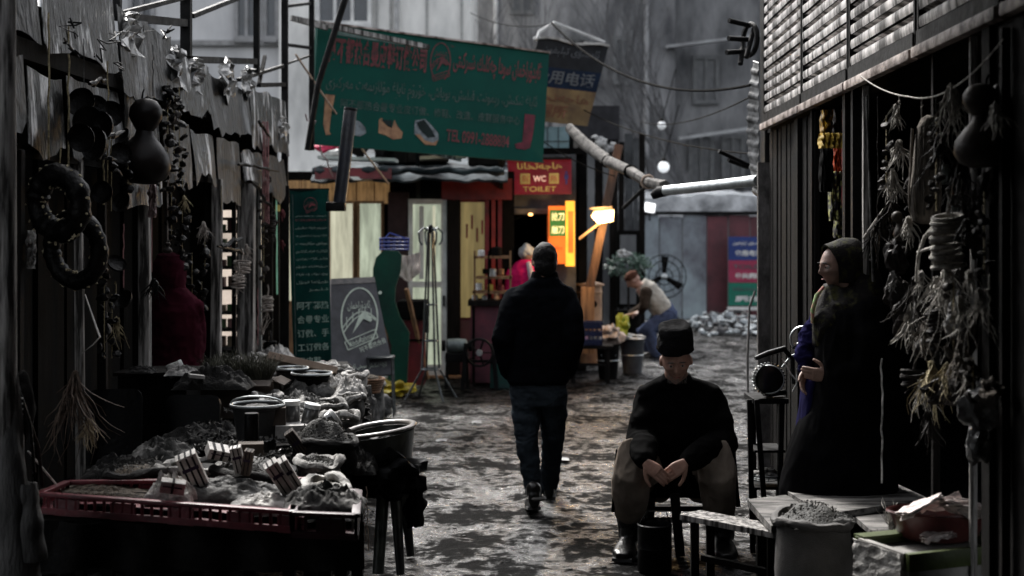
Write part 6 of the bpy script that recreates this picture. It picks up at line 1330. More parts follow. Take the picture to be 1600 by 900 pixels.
carton(387, 722, .78, .04, .05, .11, (8, 10, 0), 'narrow dark striped carton next to the tin with the tall lid', stripes=2, mat=CARD)
carton(436, 745, .76, .06, .05, .16, (20, -32, 12), 'striped carton leaning hard over the black tea', stripes=2)
carton(450, 742, .76, .06, .05, .16, (20, -30, 12), 'second striped carton leaning against the first over the tea', stripes=2)
carton(466, 695, .72, .05, .06, .17, (10, -35, 5), 'dark striped carton leaning before the black lumps', stripes=3, mat=CARD)
carton(270, 760, .74, .1, .03, .06, (30, 10, 12), 'small pale packet lying at the back of the red tray', stripes=1)
carton(425, 650, .78, .15, .1, .1, (0, 0, 8), 'dark box right behind the jars', mat=CARD, stripes=0, name='dark_box', cat='box')
carton(458, 672, .7, .2, .16, .07, (0, 0, 14), 'low open pale box before the jars', stripes=0, name='low_box', cat='box')
# jars and tins
def jar(px, py, z, r, h, body, lid, label, rot=(0, 0, 0), name='jar', cat='jar'):
    c = G(px, py, z); t = thing(name, label, cat, (c.x, c.y, z)); M = rotm(*rot)
    MB().lathe([(r * .9, 0), (r, .01), (r, h * .78), (r * .92, h * .82)], c, 20, M).build('body', body, t, smooth=True)
    MB().lathe([(r * 1.02, h * .8), (r * 1.02, h * .98), (r * .95, h), (0, h)], c, 20, M).build('lid', lid, t, smooth=True)
    return t
GLJ = pm('jar_glass', (.12, .12, .12), (.03, .03, .03), 12, rough=.15, spec=.8, bump=0)
jar(455, 662, .72, .05, .13, GLJ, FRAME_W, 'glass jar with a wide white lid, first from the dark bucket')
jar(482, 664, .72, .045, .12, GLJ, FRAME_W, 'glass jar with a white lid, second from the dark bucket', (0, 12, 0))
jar(497, 672, .74, .05, .12, GLJ, FRAME_W, 'glass jar tipped over beside the other two', (0, 55, 20))
jar(393, 690, .76, .035, .14, PLAS, PLAS, 'tall narrow black tin standing on a tan box', name='tin', cat='tin')
carton(392, 708, .73, .12, .1, .1, (0, 0, 10), 'squat tan box carrying the tall black tin', mat=CARD, stripes=0, name='tan_box', cat='box')
# bucket with handle
def pail(px, py, z, r, h, mat, fill, label, fz=-.03, handle=True):
    c = G(px, py, z); t = thing('bucket', label, 'bucket', (c.x, c.y, z - h))
    MB().lathe([(r * .7, 0), (r * .95, h * .92), (r * 1.03, h * .93), (r * 1.05, h), (r * .99, h), (r * .9, h * .85)], (c.x, c.y, z - h), 30).build('pail', mat, t, smooth=True)
    MB().ring((c.x, c.y, z), r * 1.03, .008, (0, 0, 1), 34, 6).build('rim', GALV, t, smooth=True)
    m = MB(); k = U(0, 9); m.sheet(lambda u, v: (c.x + v * r * .95 * math.cos(u * 6.2832), c.y + v * r * .95 * math.sin(u * 6.2832), z + fz + .03 * (1 - v * v) + .012 * nz(v * 9 * math.cos(u * 6.28), v * 9 * math.sin(u * 6.28), k)), 24, 7); m.build('contents', fill, t, smooth=True)
    if handle: MB().tube([Vector((c.x + r * 1.04 * math.cos(a), c.y - r * .3 * math.sin(a), z + .0 + .05 * math.sin(a))) for a in [math.pi * i / 12 for i in range(13)]], .006, 6).build('handle', GALV, t, smooth=True)
    return t
pail(402, 632, .84, .14, .26, pm('dark_bucket', (.05, .05, .05), (.02, .02, .02), 5, rough=.4), TEA, 'dark round bucket with a bail handle in the middle of the stall')
# black chair backs
def chairback(px, py, Y_, w, h, label, lean=0):
    c = P(px, py, Y_); t = thing('black_chair', label, 'chair', (c.x, Y_, 0)); CB = PLAS
    out = [(-w / 2, -h)] + [(-w / 2 + .05 - .05 * math.cos(a), -.05 + .05 * math.sin(a)) for a in (0, .5, 1.0, 1.57)] + [(w / 2 - .05 + .05 * math.sin(a), -.05 + .05 * math.cos(a)) for a in (0, .5, 1.0, 1.57)] + [(w / 2, -h)]
    m = MB().prism(out, .035, (0, 0, 0), rotm(-8, 0, lean)); m.v = [v + c for v in m.v]; m.build('backrest', CB, t)
    zs = c.z - h; MB().box((c.x, Y_ + .22, zs), (w * 1.02, .42, .05), rotm(0, 0, lean), .015).build('seat', CB, t, smooth=True)
    for a in (-1, 1):
        for b in (.05, .38): MB().tube([(c.x + a * w * .42, Y_ + b, zs), (c.x + a * w * .48, Y_ + b, 0)], .014, 8).build('leg', BLACK_METAL, t, smooth=True)
chairback(180, 608, 7.9, .3, .42, 'black moulded chair, its back beside the hanging broom', 8); chairback(303, 617, 8.2, .32, .4, 'black moulded chair, its back before the cardboard box', -4)
# box of boxes at the back: dark cabinet with things on top
t = thing('dark_cabinet', 'dark cabinet with a flat top below the hooded figure', 'cabinet', (P(247, 0, 8.7).x, 8.7, 0)); zc = zat(583, 8.7)
MB().box((P(247, 0, 8.7).x, 8.75, zc / 2), (.42, .4, zc), bev=.01).build('body', MATT_BLACK, t); MB().box((P(247, 0, 8.7).x, 8.74, zc + .01), (.46, .44, .022), bev=.005).build('top', DARK_WOOD, t)
MB().box((P(247, 0, 8.7).x, 8.54, zc * .5), (.36, .012, zc * .35)).build('drawer', DARK_WOOD, t)
jar(262, 582, zc + .02, .045, .1, SACK_W, FRAME_W, 'pale cup lying on its side on the dark cabinet', (0, 70, 20), 'cup', 'cup')
clothheap(285, 585, zc + .02, .18, .16, .05, SACK_W, 'white crumpled cloth on the dark cabinet next to the cup', 'white_cloth', 31)
clothheap(222, 582, zc + .02, .16, .16, .04, SACK_D, 'dark cloth on the end of the dark cabinet', 'dark_cloth', 33)
one(MB().box(G(307, 588, zc + .03), (.09, .07, .02), rotm(0, 8, 20), .003), 'pale_packet', WHITEC, 'flat pale packet at the corner of the dark cabinet', 'packet')
clothheap(335, 605, .86, .45, .3, .12, SACK_D, 'dark rolled cover sloping from the cardboard box', 'rolled_cover', 36, 'cover')
# cardboard box with dried plants
t = thing('cardboard_box', 'dark cardboard box holding brushy dried plants', 'box', G(375, 628, .62) * 1.0); c = G(375, 592, .9); Yb = 9.2; c = P(376, 592, Yb); hb_ = .2
MB().box((c.x, Yb, c.z - .12), (.48, .3, .24), bev=.004).build('box', CARD, t)
for a, b in ((-1, 0), (1, 0), (0, -1)): MB().box((c.x + a * .27, Yb + b * .19, c.z - .01), (.08 if a else .46, .3 if a else .07, .008), rotm(-25 * b if b else 0, 25 * a, 0)).build('flap', CARD, t)
def brush(c, n, h, spread, mat, label, name='dried_plant', cat='dried plant', w=.0025, top=True):
    st = MB(); random.seed(int(c.x * 1000) % 997)
    for i in range(n):
        a = U(0, 6.28); q = U(0, 1) ** .5; p = c + Vector((math.cos(a) * q * spread * .5, math.sin(a) * q * spread * .5, 0)); d = Vector((math.cos(a) * q * .6, math.sin(a) * q * .6, 1)).normalized(); L = h * U(.6, 1.1); e = Vector((math.cos(i), math.sin(i), 0)) * w
        p1 = p + d * L * .55 + Vector((U(-1, 1), U(-1, 1), 0)) * .012; p2 = p + d * L + Vector((U(-1, 1), U(-1, 1), 0)) * .03
        st.add([p - e, p + e, p1 + e, p1 - e, p2], [(0, 1, 2, 3), (3, 2, 4)])
        if top:
            for j in range(3):
                z = U(.4, .95); b0 = p.lerp(p2, z); dd = Vector((U(-1, 1), U(-1, 1), U(.2, 1))).normalized() * .035; st.add([b0 - e, b0 + e, b0 + dd], [(0, 1, 2)])
    return tag(st.build(name, mat) if False else one(st, name, mat, label, cat), kind=None)
HB1 = pm('grey_green_herb', (.12, .12, .09), (.03, .03, .02), 9, rough=.8, bump=0)
for i, (px, lab) in enumerate(((345, 'brushy dried herb bundle at the end of the cardboard box'), (375, 'tallest brushy dried herb bundle, in the middle of the cardboard box'), (408, 'brushy dried herb bundle nearest the lane in the cardboard box'))): brush(P(px, 594, Yb), 260, .17 if i != 1 else .2, .13, HB1, lab)
# far stall: basins, rolls and sacks
FAR = [(408, 556, .10, .10, SACK_W, GRAIN, 'white rimmed bowl sack at the far back beside the banner'), (430, 572, .12, .10, SACK, TEA, 'grey sack of tea behind the row of rolled rims'), (470, 580, .13, .08, SACK, GRAIN, 'sack with a rolled rim under the tall green banner'),
       (425, 600, .13, .12, SACK_W, BROWNB, 'pale sack of brown pods beside the cardboard box'), (462, 603, .12, .12, SACK_W, GRAIN, 'white rimmed sack in the middle of the far row'), (497, 606, .12, .12, SACK, TEA, 'grey rimmed sack nearest the dark bowl'),
       (440, 628, .14, .14, SACK, TEA, 'wide grey sack behind the glass jars'), (500, 632, .15, .13, SACK, TEA, 'wide grey sack of tea at the lane side of the far stall'), (540, 600, .10, .12, SACK_W, BROWNB, 'small pale sack beside the tan basket'), (400, 585, .10, .1, SACK_W, GRAIN, 'small white sack squeezed behind the dried herbs'),
       (520, 590, .09, .1, SACK_W, GRAIN, 'small white sack behind the dark bowl'), (380, 565, .1, .08, SACK_W, GRAIN, 'white sack under the dangling rope skeins')]
FAR += [(455, 648, .14, .12, SACK, TEA, 'grey sack of tea tight against the glass jars'), (530, 650, .12, .13, SACK, GRAIN, 'grey sack of grain nearest the tub armchair'), (545, 622, .1, .13, SACK, TEA, 'grey sack above the small tied bags'), (512, 570, .09, .1, SACK_W, GRAIN, 'little white sack below the slate signboard'), (535, 578, .09, .1, SACK, TEA, 'little grey sack below the slate signboard'),
       (445, 590, .1, .1, SACK_W, TEA, 'white sack of tea among the far bowls'), (418, 618, .1, .12, SACK_W, GRAIN, 'white sack of grain right beside the cardboard box'), (480, 655, .12, .1, SACK_W, TEA, 'white rimmed sack behind the tipped jar'), (555, 585, .09, .1, SACK_W, BROWNB, 'white sack of pods next to the wicker basket')]
for px, py, r, h, m_, f_, lab in FAR: sack(px, py, r, h, m_, f_, lab, z=.62 + h + (.06 if py < 590 else 0), heap=.03, rim=.02, wob=.06)
for (px, py, w_, k) in ((400, 548, .3, 41), (455, 590, .4, 42), (480, 616, .4, 43), (520, 612, .25, 44), (430, 562, .3, 46), (548, 618, .2, 47), (470, 640, .3, 48)):
    clothheap(px, py, .7, w_, .3, .12, (SACK_W, SACK, SACK_W, SACK, SACK_W, SACK_W, SACK)[k % 7], {41: 'white folded bags at the very back of the stall', 42: 'crumpled pale bag between the far sacks', 43: 'pale folded sacking hanging over the middle of the far row', 44: 'grey folded bag beside the small pale sack', 46: 'white bag under the corner post', 47: 'white bag tumbling towards the sack on the ground', 48: 'grey sacking just behind the glass jars'}[k], 'folded_bag', k, 'bag')
for i, (px, py) in enumerate(((552, 632), (566, 640), (578, 636), (545, 650), (570, 660), (583, 650))):
    c = P(px, py, 10.4 + .1 * i); m = MB().blob(c, (.045, .05, .09), 3, .25, 3); m.tube([c + Vector((0, 0, .07)), c + Vector((-.02, 0, .16))], [.018, .03], 8); one(m, 'tied_bag', (SACK_W, SACK, SACK)[i % 3], ['highest', 'second', 'third', 'inner', 'lowest', 'outermost'][i] + ' of the small tied bags hanging over the lane end of the stall', 'bag', 'small tied bags hanging at the stall end', smooth=True)
pail(455, 575, .86, .11, .14, pm('dark_bowl', (.06, .06, .06), (.02, .02, .02), 5), GRAIN, 'dark bowl at the very back under the green banner', handle=False); pail(487, 583, .84, .13, .12, MATT_BLACK, TEA, 'black bowl standing high among the far sacks', handle=False)
# tan box leaning and basket at the far end
carton(470, 570, .82, .5, .3, .05, (-12, 14, 12), 'long tan carton sheet sloping over the far sacks', mat=pm('tan_card', (.42, .33, .26), (.25, .18, .14), 5), stripes=0, name='tan_sheet', cat='cardboard')
t = thing('wicker_basket', 'tan wicker basket of roots at the end of the far stall', 'basket', G(572, 600, .62)); c = P(572, 592, 11.6); TANB = pm('wicker', (.3, .16, .09), (.12, .07, .04), 20)
for z in range(6): MB().ring(c + Vector((0, 0, -.02 * z)), .15 - .008 * z, .012, (0, 0, 1), 24, 6, .9).build('weave', TANB, t, smooth=True)
MB().lathe([(.1, -.12), (.13, -.03), (.1, .02), (0, .05)], c, 20).build('roots', BROWNB, t, smooth=True)
# sacks standing on the ground
sack(580, 600, .13, .42, SACK, TEA, 'grey sack standing on the ground at the far end of the stall', z=.42, heap=.02); 
c = G(592, 652); bag(Vector((c.x + .0, c.y, .1)), (.12, .1, .12), SACK, 'small_sack', 'small slumped grey sack on the ground beside the yellow bag', 'sack', .2)
sc_ = MB(); random.seed(5)
for i in range(7000):
    y = U(6.35, 9.6); x = U(XL(y) + .5, tcorner(y, 1) - .03); z = .66 + .05 * nz(x * 5, y * 5, 8)
    if nz(x * 4, y * 4, 30) < -.12: continue
    d = Vector((U(-1, 1), U(-1, 1), U(-.4, .8))).normalized(); e = d.orthogonal().normalized(); L = U(.008, .034); c2 = Vector((x, y, z))
    sc_.add([c2, c2 + d * L * .5 + e * L * .25, c2 + d * L, c2 + d * L * .5 - e * L * .25 + Vector((0, 0, .006))], [(0, 1, 2, 3)])
tag(sc_.build('scattered_leaves', pm('dry_leaf', (.2, .19, .17), (.01, .01, .009), 6, .45, .6, rough=.4, spec=.5, bump=0)), kind='stuff')
# plastic armchair with a bag hanging from it
t = thing('plastic_armchair', 'dark plastic tub armchair with a black bag hanging on it, beside the lane', 'chair', (P(590, 0, 7.4).x, 7.4, 0)); PC = pm('worn_plastic', (.055, .06, .05), (.015, .016, .014), 6, .4, .6, rough=.3, spec=.6)
cc = Vector((P(592, 0, 7.4).x, 7.55, 0)); zr = zat(680, 7.5)
def arm_(q, dz=0, rr=1.0): a = math.pi * (-1.02 + 1.02 * 2 * q) ; return cc + Vector((math.cos(a * .78) * .2 * rr - .03, math.sin(a * .78) * .24 * rr, zr + .05 * math.cos(a * .5) + dz))
MB().tube([arm_(i / 26) for i in range(27)], .02, 10, flat=.6).build('rail', pm('pale_rim_plastic', (.17, .155, .14), (.05, .045, .04), 9, rough=.3, spec=.7), t, smooth=True)
MB().sheet(lambda u, v: arm_(.05 + u * .9, -.02 - v * (.28 + .02 * math.sin(u * 12)), 1 - .12 * v), 40, 8, .006).build('tub_back', PC, t, smooth=True)
MB().box(cc + Vector((-.02, 0, zr - .3)), (.36, .36, .025), bev=.01).build('seat', PC, t, smooth=True)
for a, b, c_, d in ((.09, -.17, .12, -.22), (.0, -.17, .03, -.2), (.1, .17, .14, .22), (-.15, .17, -.19, .22), (-.14, -.17, -.17, -.2)):
    if (a, b) == (.0, -.17): continue
    MB().tube([cc + Vector((a, b, zr - .3)), cc + Vector((c_, d, 0))], [.032, .022], 12).build('leg', PC, t, smooth=True)
MB().tube([cc + Vector((.02, -.12, zr - .3)), cc + Vector((.0, -.2, .0))], [.034, .03], 12).build('leg', pm('grey_green_leg', (.12, .14, .12), (.03, .035, .03), 9, rough=.4), t, smooth=True)
bag(cc + Vector((.0, -.12, zr - .2)), (.2, .14, .15), PLAS, 'black_bag', 'black shiny rubbish bag bulging in the tub armchair', 'plastic bag', .3); bag(cc + Vector((.19, -.08, zr - .37)), (.05, .07, .14), MATT_BLACK, 'hanging_bag', 'narrow dark bag hanging from the arm of the tub armchair', 'bag', .3)
one(MB().sheet(lambda u, v: P(560 + 50 * u, 800 + 20 * v, 7.3) * 1 + Vector((0, 0, 0)), 3, 2), 'rag', SACK_D, 'dark rag trailing by the leg of the tub armchair', 'rag') if False else None
for i, (px, py, l_) in enumerate(((563, 770, .3), (572, 760, .36), (568, 790, .2))): one(MB().tube(wig(P(px, py, 7.0 + i * .05), P(px + 4, py + l_ * 280, 7.0 + i * .05), .02, 10), .003, 5), 'loose_string', MATS['pale_rope'], ('short', 'long', 'knotted')[i] + ' loose string dangling from the corner of the stall', 'string', smooth=True)
clothheap(560, 735, .55, .2, .3, .12, SACK_D, 'dark rag hanging off the stall corner beside the armchair', 'dark_rag', 51, 'rag')
# ---------------------------------------------------------------- things hanging on the left
ROPE = pm('straw_rope', (.4, .34, .2), (.14, .11, .06), 40, rough=.85, bump=.8, bscale=120); WROPE = pm('cream_rope', (.5, .45, .4), (.2, .17, .15), 30, rough=.85, bump=.8, bscale=120)
DRY = pm('dried_black', (.006, .0055, .005), (.002, .002, .002), 14, rough=.42, spec=.45, bump=.8, bscale=40, bdist=.01); GOURD = pm('dark_gourd', (.011, .008, .007), (.004, .003, .003), 5, rough=.38, spec=.4, bump=.1); GOURD_L = pm('pale_gourd', (.05, .043, .036), (.018, .014, .012), 6, rough=.5)
PINKR = pm('pink_cord', (.42, .2, .2), (.2, .1, .1), 30)
def LWY(px, off): # depth of a point hanging off metres in front of the left row
    return (2.57 - off) / (.0286 - (px - CX) / FPX)
def hang(px, y0, y1, r, mat, label, off=.08, name='hanging_string', cat='string', strands=1):
    Y_ = LWY(px, off); t = None; m = MB()
    for s in range(strands): m.tube(wig(P(px + s * 2.5, y0, Y_), P(px + s * 3, y1, Y_), .015, 12), r, 6)
    return one(m, name, mat, label, cat, smooth=True)
hang(76, 20, 250, .005, ROPE, 'straw coloured cord hanging first from the grey near post'); hang(107, 40, 268, .005, ROPE, 'straw coloured cord hanging second, ending at the upper ring'); hang(168, 95, 300, .004, ROPE, 'straw coloured cord before the dark hats, left of the large gourd'); hang(174, 200, 330, .003, ROPE, 'short straw cord beside the dark hats')
hang(162, 230, 320, .006, ROPE, 'thick yellowish cord below the dark hats'); hang(131, 60, 420, .0025, SACK, 'thin grey string right of the two rings'); hang(262, 200, 378, .005, WROPE, 'pale strap running down to the small gourd over the hooded figure'); hang(237, 290, 425, .003, PINKR, 'pink string beside the large gourd'); hang(239, 70, 150, .003, SACK, 'thin string above the large gourd')
hang(193, 350, 450, .004, PINKR, 'pink cord below the dark cap'); hang(181, 440, 470, .004, ROPE, 'short cord below the pan'); hang(411, 190, 350, .006, PINKR, 'bundle of pink strings near the corner post', strands=4); hang(403, 450, 540, .0035, PINKR, 'pink string falling below the rope skein'); hang(346, 290, 330, .003, ROPE, 'short straw string over the lit shelves')
# rings of black dried dough or root with gold highlights added as pale bits
def wreath(px, py, r, rr, label, off=.12, ax=(.4, 1, .1)):
    Y_ = LWY(px, off); c = P(px, py, Y_); t = thing('dark_ring', label, 'ring', c - Vector((0, 0, r + rr)))
    MB().ring(c, r, rr, ax, 40, 12, 1.08, .25).build('ring', DRY, t, smooth=True)
    m = MB(); a_, b_, d_ = frame_of(Vector(ax))
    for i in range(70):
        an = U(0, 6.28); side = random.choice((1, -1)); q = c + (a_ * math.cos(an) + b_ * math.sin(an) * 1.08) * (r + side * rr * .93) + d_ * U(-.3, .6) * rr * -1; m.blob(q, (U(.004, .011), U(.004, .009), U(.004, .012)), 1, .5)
    tag(m.build('painted_glints', pm('glint_colour', (.65, .58, .4), (.25, .2, .12), 9), t), kind='stuff')
    MB().tube([c + Vector((0, 0, r * 1.05)), c + Vector((.01, 0, r * 1.05 + .14))], .004, 5).build('loop', ROPE, t, smooth=True)
wreath(92, 318, .13, .055, 'upper thick black ring with pale painted highlights round its hole'); wreath(118, 390, .15, .045, 'lower larger black ring overlapping the upper one')
def gourd(px, py, Y_, h, mat, label, tilt=0, name='gourd', fat=1.0):
    c = P(px, py, Y_); t = thing(name, label, 'gourd', c); pr = [(.01, 0), (.16, .01), (.27, .08), (.32, .2), (.3, .34), (.2, .47), (.115, .56), (.1, .62), (.15, .7), (.19, .78), (.185, .88), (.12, .97), (.03, 1.0)]
    MB().lathe([(r * h * fat, z * h) for r, z in pr], (0, 0, 0), 26, rotm(0, tilt, 0)).build('shell', mat, t, local=True, smooth=True); MB().tube([(0, 0, h * .99), (.004, 0, h * 1.06), (.012, 0, h * 1.1)], [.007, .005, .004], 6).build('stalk', DRY, t, local=True, smooth=True); return t
gourd(222, 288, LWY(222, .1), .52, GOURD, 'large dark bottle gourd hanging high above the hooded figure', 3)
gourd(262, 396, LWY(262, .25), .07, GOURD_L, 'tiny round gourd hanging just over the hood', 0, 'small_gourd', 1.3)
# clusters of dark caps / pans
def dish(px, py, off, r, label, name='dark_bowl', k=0, cat='bowl', mat=None):
    c = P(px, py, LWY(px, off)); M = rotm(U(50, 110), U(-30, 30), U(-40, 40)); return one(MB().lathe([(r * .5, -r * .35), (r * .9, -r * .2), (r, 0), (r * 1.05, .01), (r * .97, .0), (r * .6, -r * .2)], c, 18, M), name, mat or DRY, label, cat, smooth=True)
for i, (px, py, r) in enumerate(((127, 160, .075), (150, 168, .065), (172, 178, .07), (135, 190, .08), (160, 195, .07), (128, 215, .07), (148, 225, .085))): dish(px, py, .1 + .02 * i, r, ['topmost', 'second', 'right-hand', 'largest upper', 'middle', 'lower', 'lowest'][i] + ' black gourd bowl in the cluster left of the large gourd')
for (px, py, r, lab) in ((190, 316, .06, 'rounded dark cap under the straw cords'), (182, 412, .055, 'small dark pan above the hanging tool'), (194, 468, .055, 'dark pan with a pale strap beside the near post'), (188, 240, .06, 'round dark cap touching the large gourd'), (192, 215, .055, 'dark round cap left of the large gourd neck'), (160, 300, .06, 'dark cap behind the lower ring')): dish(px, py, .12, r, lab, 'dark_pan', 0, 'pan')
# strings of dried mushrooms
def stringof(px, y0, y1, n, r, mat, label, off=.1, name='mushroom_string', flat=.45, jit=.03):
    Y_ = LWY(px, off) if px < 800 else off; a, b = P(px, y0, Y_), P(px, y1, Y_); t = thing(name, label, 'dried food', b)
    MB().tube([a, b], .003, 5).build('string', ROPE, t); base = [MB().blob((0, 0, 0), (r, r * .9, r * flat), 2, .3, 4).build('piece', mat, t, local=True, smooth=True) for _ in range(1)][0]
    for i in range(n):
        o = base if i == 0 else base.copy()
        if i: C.objects.link(o); o.parent = t
        q = a.lerp(b, (i + .5) / n) - b; o.location = q + Vector((U(-jit, jit), U(-jit, jit), U(-.01, .01))); o.rotation_euler = (U(-1, 1), U(-1, 1), U(0, 6)); s = U(.7, 1.3); o.scale = (s, s, s * U(.8, 1.3))
for px, y0, y1, n, r, m_, lab in ((262, 130, 270, 14, .035, DRY, 'long string of dark dried mushrooms right of the large gourd'), (280, 135, 290, 15, .03, DRY, 'second string of dark mushrooms, beside the pale sheet'), (272, 150, 240, 8, .032, GOURD_L, 'short string of paler mushrooms among the dark ones'), (285, 240, 300, 6, .03, DRY, 'short string of flat black slices under the pale sheet'),
                                 (163, 400, 560, 13, .03, DRY, 'string of black pods hanging to the left of the cut wooden post'), (175, 460, 560, 9, .028, DRY, 'thick string of dark pods below the pan'), (300, 395, 520, 11, .03, DRY, 'string of dark pods right of the hooded figure'), (315, 440, 520, 7, .03, DRY, 'short string of dark pods by the wooden post'), (268, 290, 375, 9, .03, DRY, 'string of crumpled pods over the hooded figure'), (285, 330, 420, 9, .036, DRY, 'string of big dark pods behind the hood'),
                                 (412, 310, 440, 11, .028, GOURD_L, 'string of pale beads above the rope skein'), (200, 250, 300, 5, .03, DRY, 'short string of black pods under the cap'), (250, 250, 300, 5, .025, DRY, 'small string of pods behind the large gourd'), (420, 250, 300, 5, .03, DRY, 'string of dark pods near the corner post'), (320, 360, 430, 7, .035, DRY, 'clump of black pods before the lit shelves')): stringof(px, y0, y1, n, r, m_, lab)
# black sticks, whips and hooks
for i, (a, b, r, lab) in enumerate((((372, 255), (436, 268), .012, 'thin black stick jutting from the torn sheets'), ((345, 385), (378, 372), .016, 'black curled stick before the lit shelves'), ((388, 395), (340, 385), .014, 'black forked stick beside the white skein'), ((405, 190), (422, 215), .012, 'short stick hanging under the torn sheets'), ((395, 285), (428, 330), .014, 'black sickle handle beside the pale beads'), ((428, 330), (430, 400), .014, 'black curved strap beside the pale beads'), ((140, 130), (166, 125), .01, 'black hook above the cluster of caps'), ((150, 245), (182, 250), .012, 'black bent stick below the caps'), ((165, 215), (195, 205), .012, 'short black stick left of the gourd'), ((172, 255), (190, 275), .012, 'black twig below the cord'))):
    one(MB().tube(wig(P(a[0], a[1], LWY(a[0], .13)), P(b[0], b[1], LWY(b[0], .13)), .05, 8), [r, r * 1.3, r, r * 1.2, r, r * .9, r, r * .8, r * .6], 7, jit=.3), 'black_stick', DRY, lab, 'stick', smooth=True)
# rope skeins
def skein(px, py, Y_, w, h, n, mat, label, r=.006, name='rope_skein'):
    c = P(px, py, Y_); t = thing(name, label, 'rope', c - Vector((0, 0, h / 2)))
    for i in range(n): MB().ring(c + Vector((U(-.006, .006), U(-.006, .006), h * (.5 - (i + .5) / n))), w * U(.88, 1.08), r * 1.1, (U(-.2, .2), U(-.25, .25), 1), 20, 6, .8).build('turn', mat, t, smooth=True)
    MB().tube([c + Vector((0, 0, h / 2)), c + Vector((.01, 0, h / 2 + .06)), c + Vector((0, 0, h / 2 + .1))], r, 6).build('loop', mat, t, smooth=True)
    m = MB()
    for i in range(8): m.tube(wig(c - Vector((0, 0, h / 2)), c - Vector((U(-.04, .04), U(-.03, .03), h / 2 + U(.03, .08))), .02, 6), r * .35, 4)
    tag(m.build('frayed_end', mat, t), kind='stuff')
skein(418, 475, LWY(418, .12), .045, .13, 9, WROPE, 'cream rope skein wound in tight turns near the corner post'); skein(378, 418, LWY(378, .15), .06, .1, 7, WROPE, 'white fluffy yarn skein hanging before the grey post'); skein(372, 440, LWY(372, .16), .045, .1, 6, WROPE, 'second white yarn skein just below the fluffy one'); skein(424, 350, LWY(424, .12), .035, .16, 8, GOURD_L, 'stack of small pale rings beside the black strap', .008)
skein(421, 540, LWY(421, .12), .05, .06, 4, DRY, 'black shaggy hank under the cream skein', .012)
def tuft(px, py, Y_, n, l, mat, label, name='tuft', cat='bundle', up=False, spread=.35, w=.002):
    c = P(px, py, Y_); m = MB()
    for i in range(n):
        a = U(0, 6.28); q = U(0, spread); d = Vector((math.cos(a) * q, math.sin(a) * q, 1 if up else -1)).normalized(); p = c + Vector((U(-.012, .012), U(-.012, .012), U(-.02, .02))); pts = [p]; L = l * U(.35, 1.2)
        for j in range(5): d = (d + Vector((U(-.5, .5), U(-.5, .5), U(-.3, .3) - (0 if up else .12)))).normalized(); p = p + d * L / 5; pts.append(p)
        m.tube(pts, [w * 1.5, w * 1.4, w * 1.2, w, w * .8, w * .4], 3)
    m.blob(c, (.015, .015, .022), 1, .2); return one(m, name, mat, label, cat)
tuft(118, 585, 6.6, 60, .42, pm('broom_straw', (.14, .1, .075), (.03, .02, .015), 20, bump=0), 'dark straw broom hanging by the black chairs', 'broom', 'broom', spread=.3, w=.003)
tuft(140, 660, 6.6, 50, .12, pm('pale_straw', (.35, .28, .18)), 'pale frayed broom end near the black chair', 'broom_end', 'broom', spread=.7, w=.0025)
tuft(240, 440, LWY(240, .1), 30, .12, DRY, 'spiky black bundle hanging beside the hood', 'spiky_bundle', spread=.9, w=.004); tuft(385, 385, LWY(385, .15), 40, .12, WROPE, 'white frayed tuft above the yarn skeins', spread=.6); tuft(318, 350, LWY(318, .12), 40, .14, WROPE, 'pale frayed tuft over the dark pods', spread=.7, w=.0015); tuft(288, 310, LWY(288, .12), 26, .1, ROPE, 'straw tuft beside the string of slices', spread=.6); tuft(182, 500, LWY(182, .12), 30, .16, ROPE, 'straw tuft below the dark pan', spread=.3)
tuft(410, 520, LWY(410, .1), 30, .15, WROPE, 'pale frayed tassel above the white bags', up=True, spread=.8)
# pale bent strap
one(MB().tube([P(133, 460, 6.9), P(145, 495, 6.9), P(156, 527, 6.9), P(146, 538, 6.9), P(128, 552, 6.9)], [.005, .007, .009, .006, .003], 6, flat=.5), 'pale_strap', SACK_W, 'pale strap bent like a knee below the lower ring', 'strap', smooth=True)
one(MB().sheet(lambda u, v: P(42 + 14 * u + 3 * nz(v * 5, u * 4), 360 + 60 * v, 6.75 + .03 * nz(u * 6, v * 6)), 10, 22, .004), 'torn_strip', SACK_W, 'crumpled white plastic strip left of the lower ring', 'plastic strip')
one(MB().sheet(lambda u, v: P(232 + 12 * u + 3 * nz(v * 5, u * 3), 285 + 55 * v, LWY(238, .1) + .03 * nz(u * 6, v * 6)), 8, 18, .004), 'crumpled_strip', pm('pinkish_plastic', (.4, .3, .3), (.15, .1, .1), 14, rough=.3), 'crumpled pinkish plastic hanging under the large gourd', 'plastic strip')
# lit shelves seen through the posts
t = thing('lit_shelves', 'brightly lit shelves of small goods glimpsed between the stall posts', 'shelf', (P(360, 0, 12.2).x - .1, 12.2, .5))
LITS = pm('lit_cream_wall', (.6, .5, .45), (.5, .4, .35), 3, emit=(.95, .8, .68), estr=.22, bump=0); Ys = 12.4  # shop light on the back wall put in as emission
c, (w, h) = rect_on(332, 328, 392, 545, Ys); MB().box(c + Vector((0, .15, 0)), (w, .02, h)).build('back_panel', LITS, t)
for py in (342, 362, 392, 418, 450, 488, 514, 543): MB().box(P(362, py, Ys), (w, .26, .025)).build('shelf', SACK if py != 450 else BLACK_WOOD, t)
bc = [pm('goods_%d' % i, c_, bump=0, rough=.5) for i, c_ in enumerate(((.5, .42, .3), (.25, .1, .12), (.12, .25, .1), (.5, .5, .45), (.3, .2, .15), (.6, .35, .35), (.08, .05, .04)))]
names = ['tea packet', 'spice tin', 'cream box', 'soap box', 'dark jar', 'pink packet', 'green carton']; used_l = 0
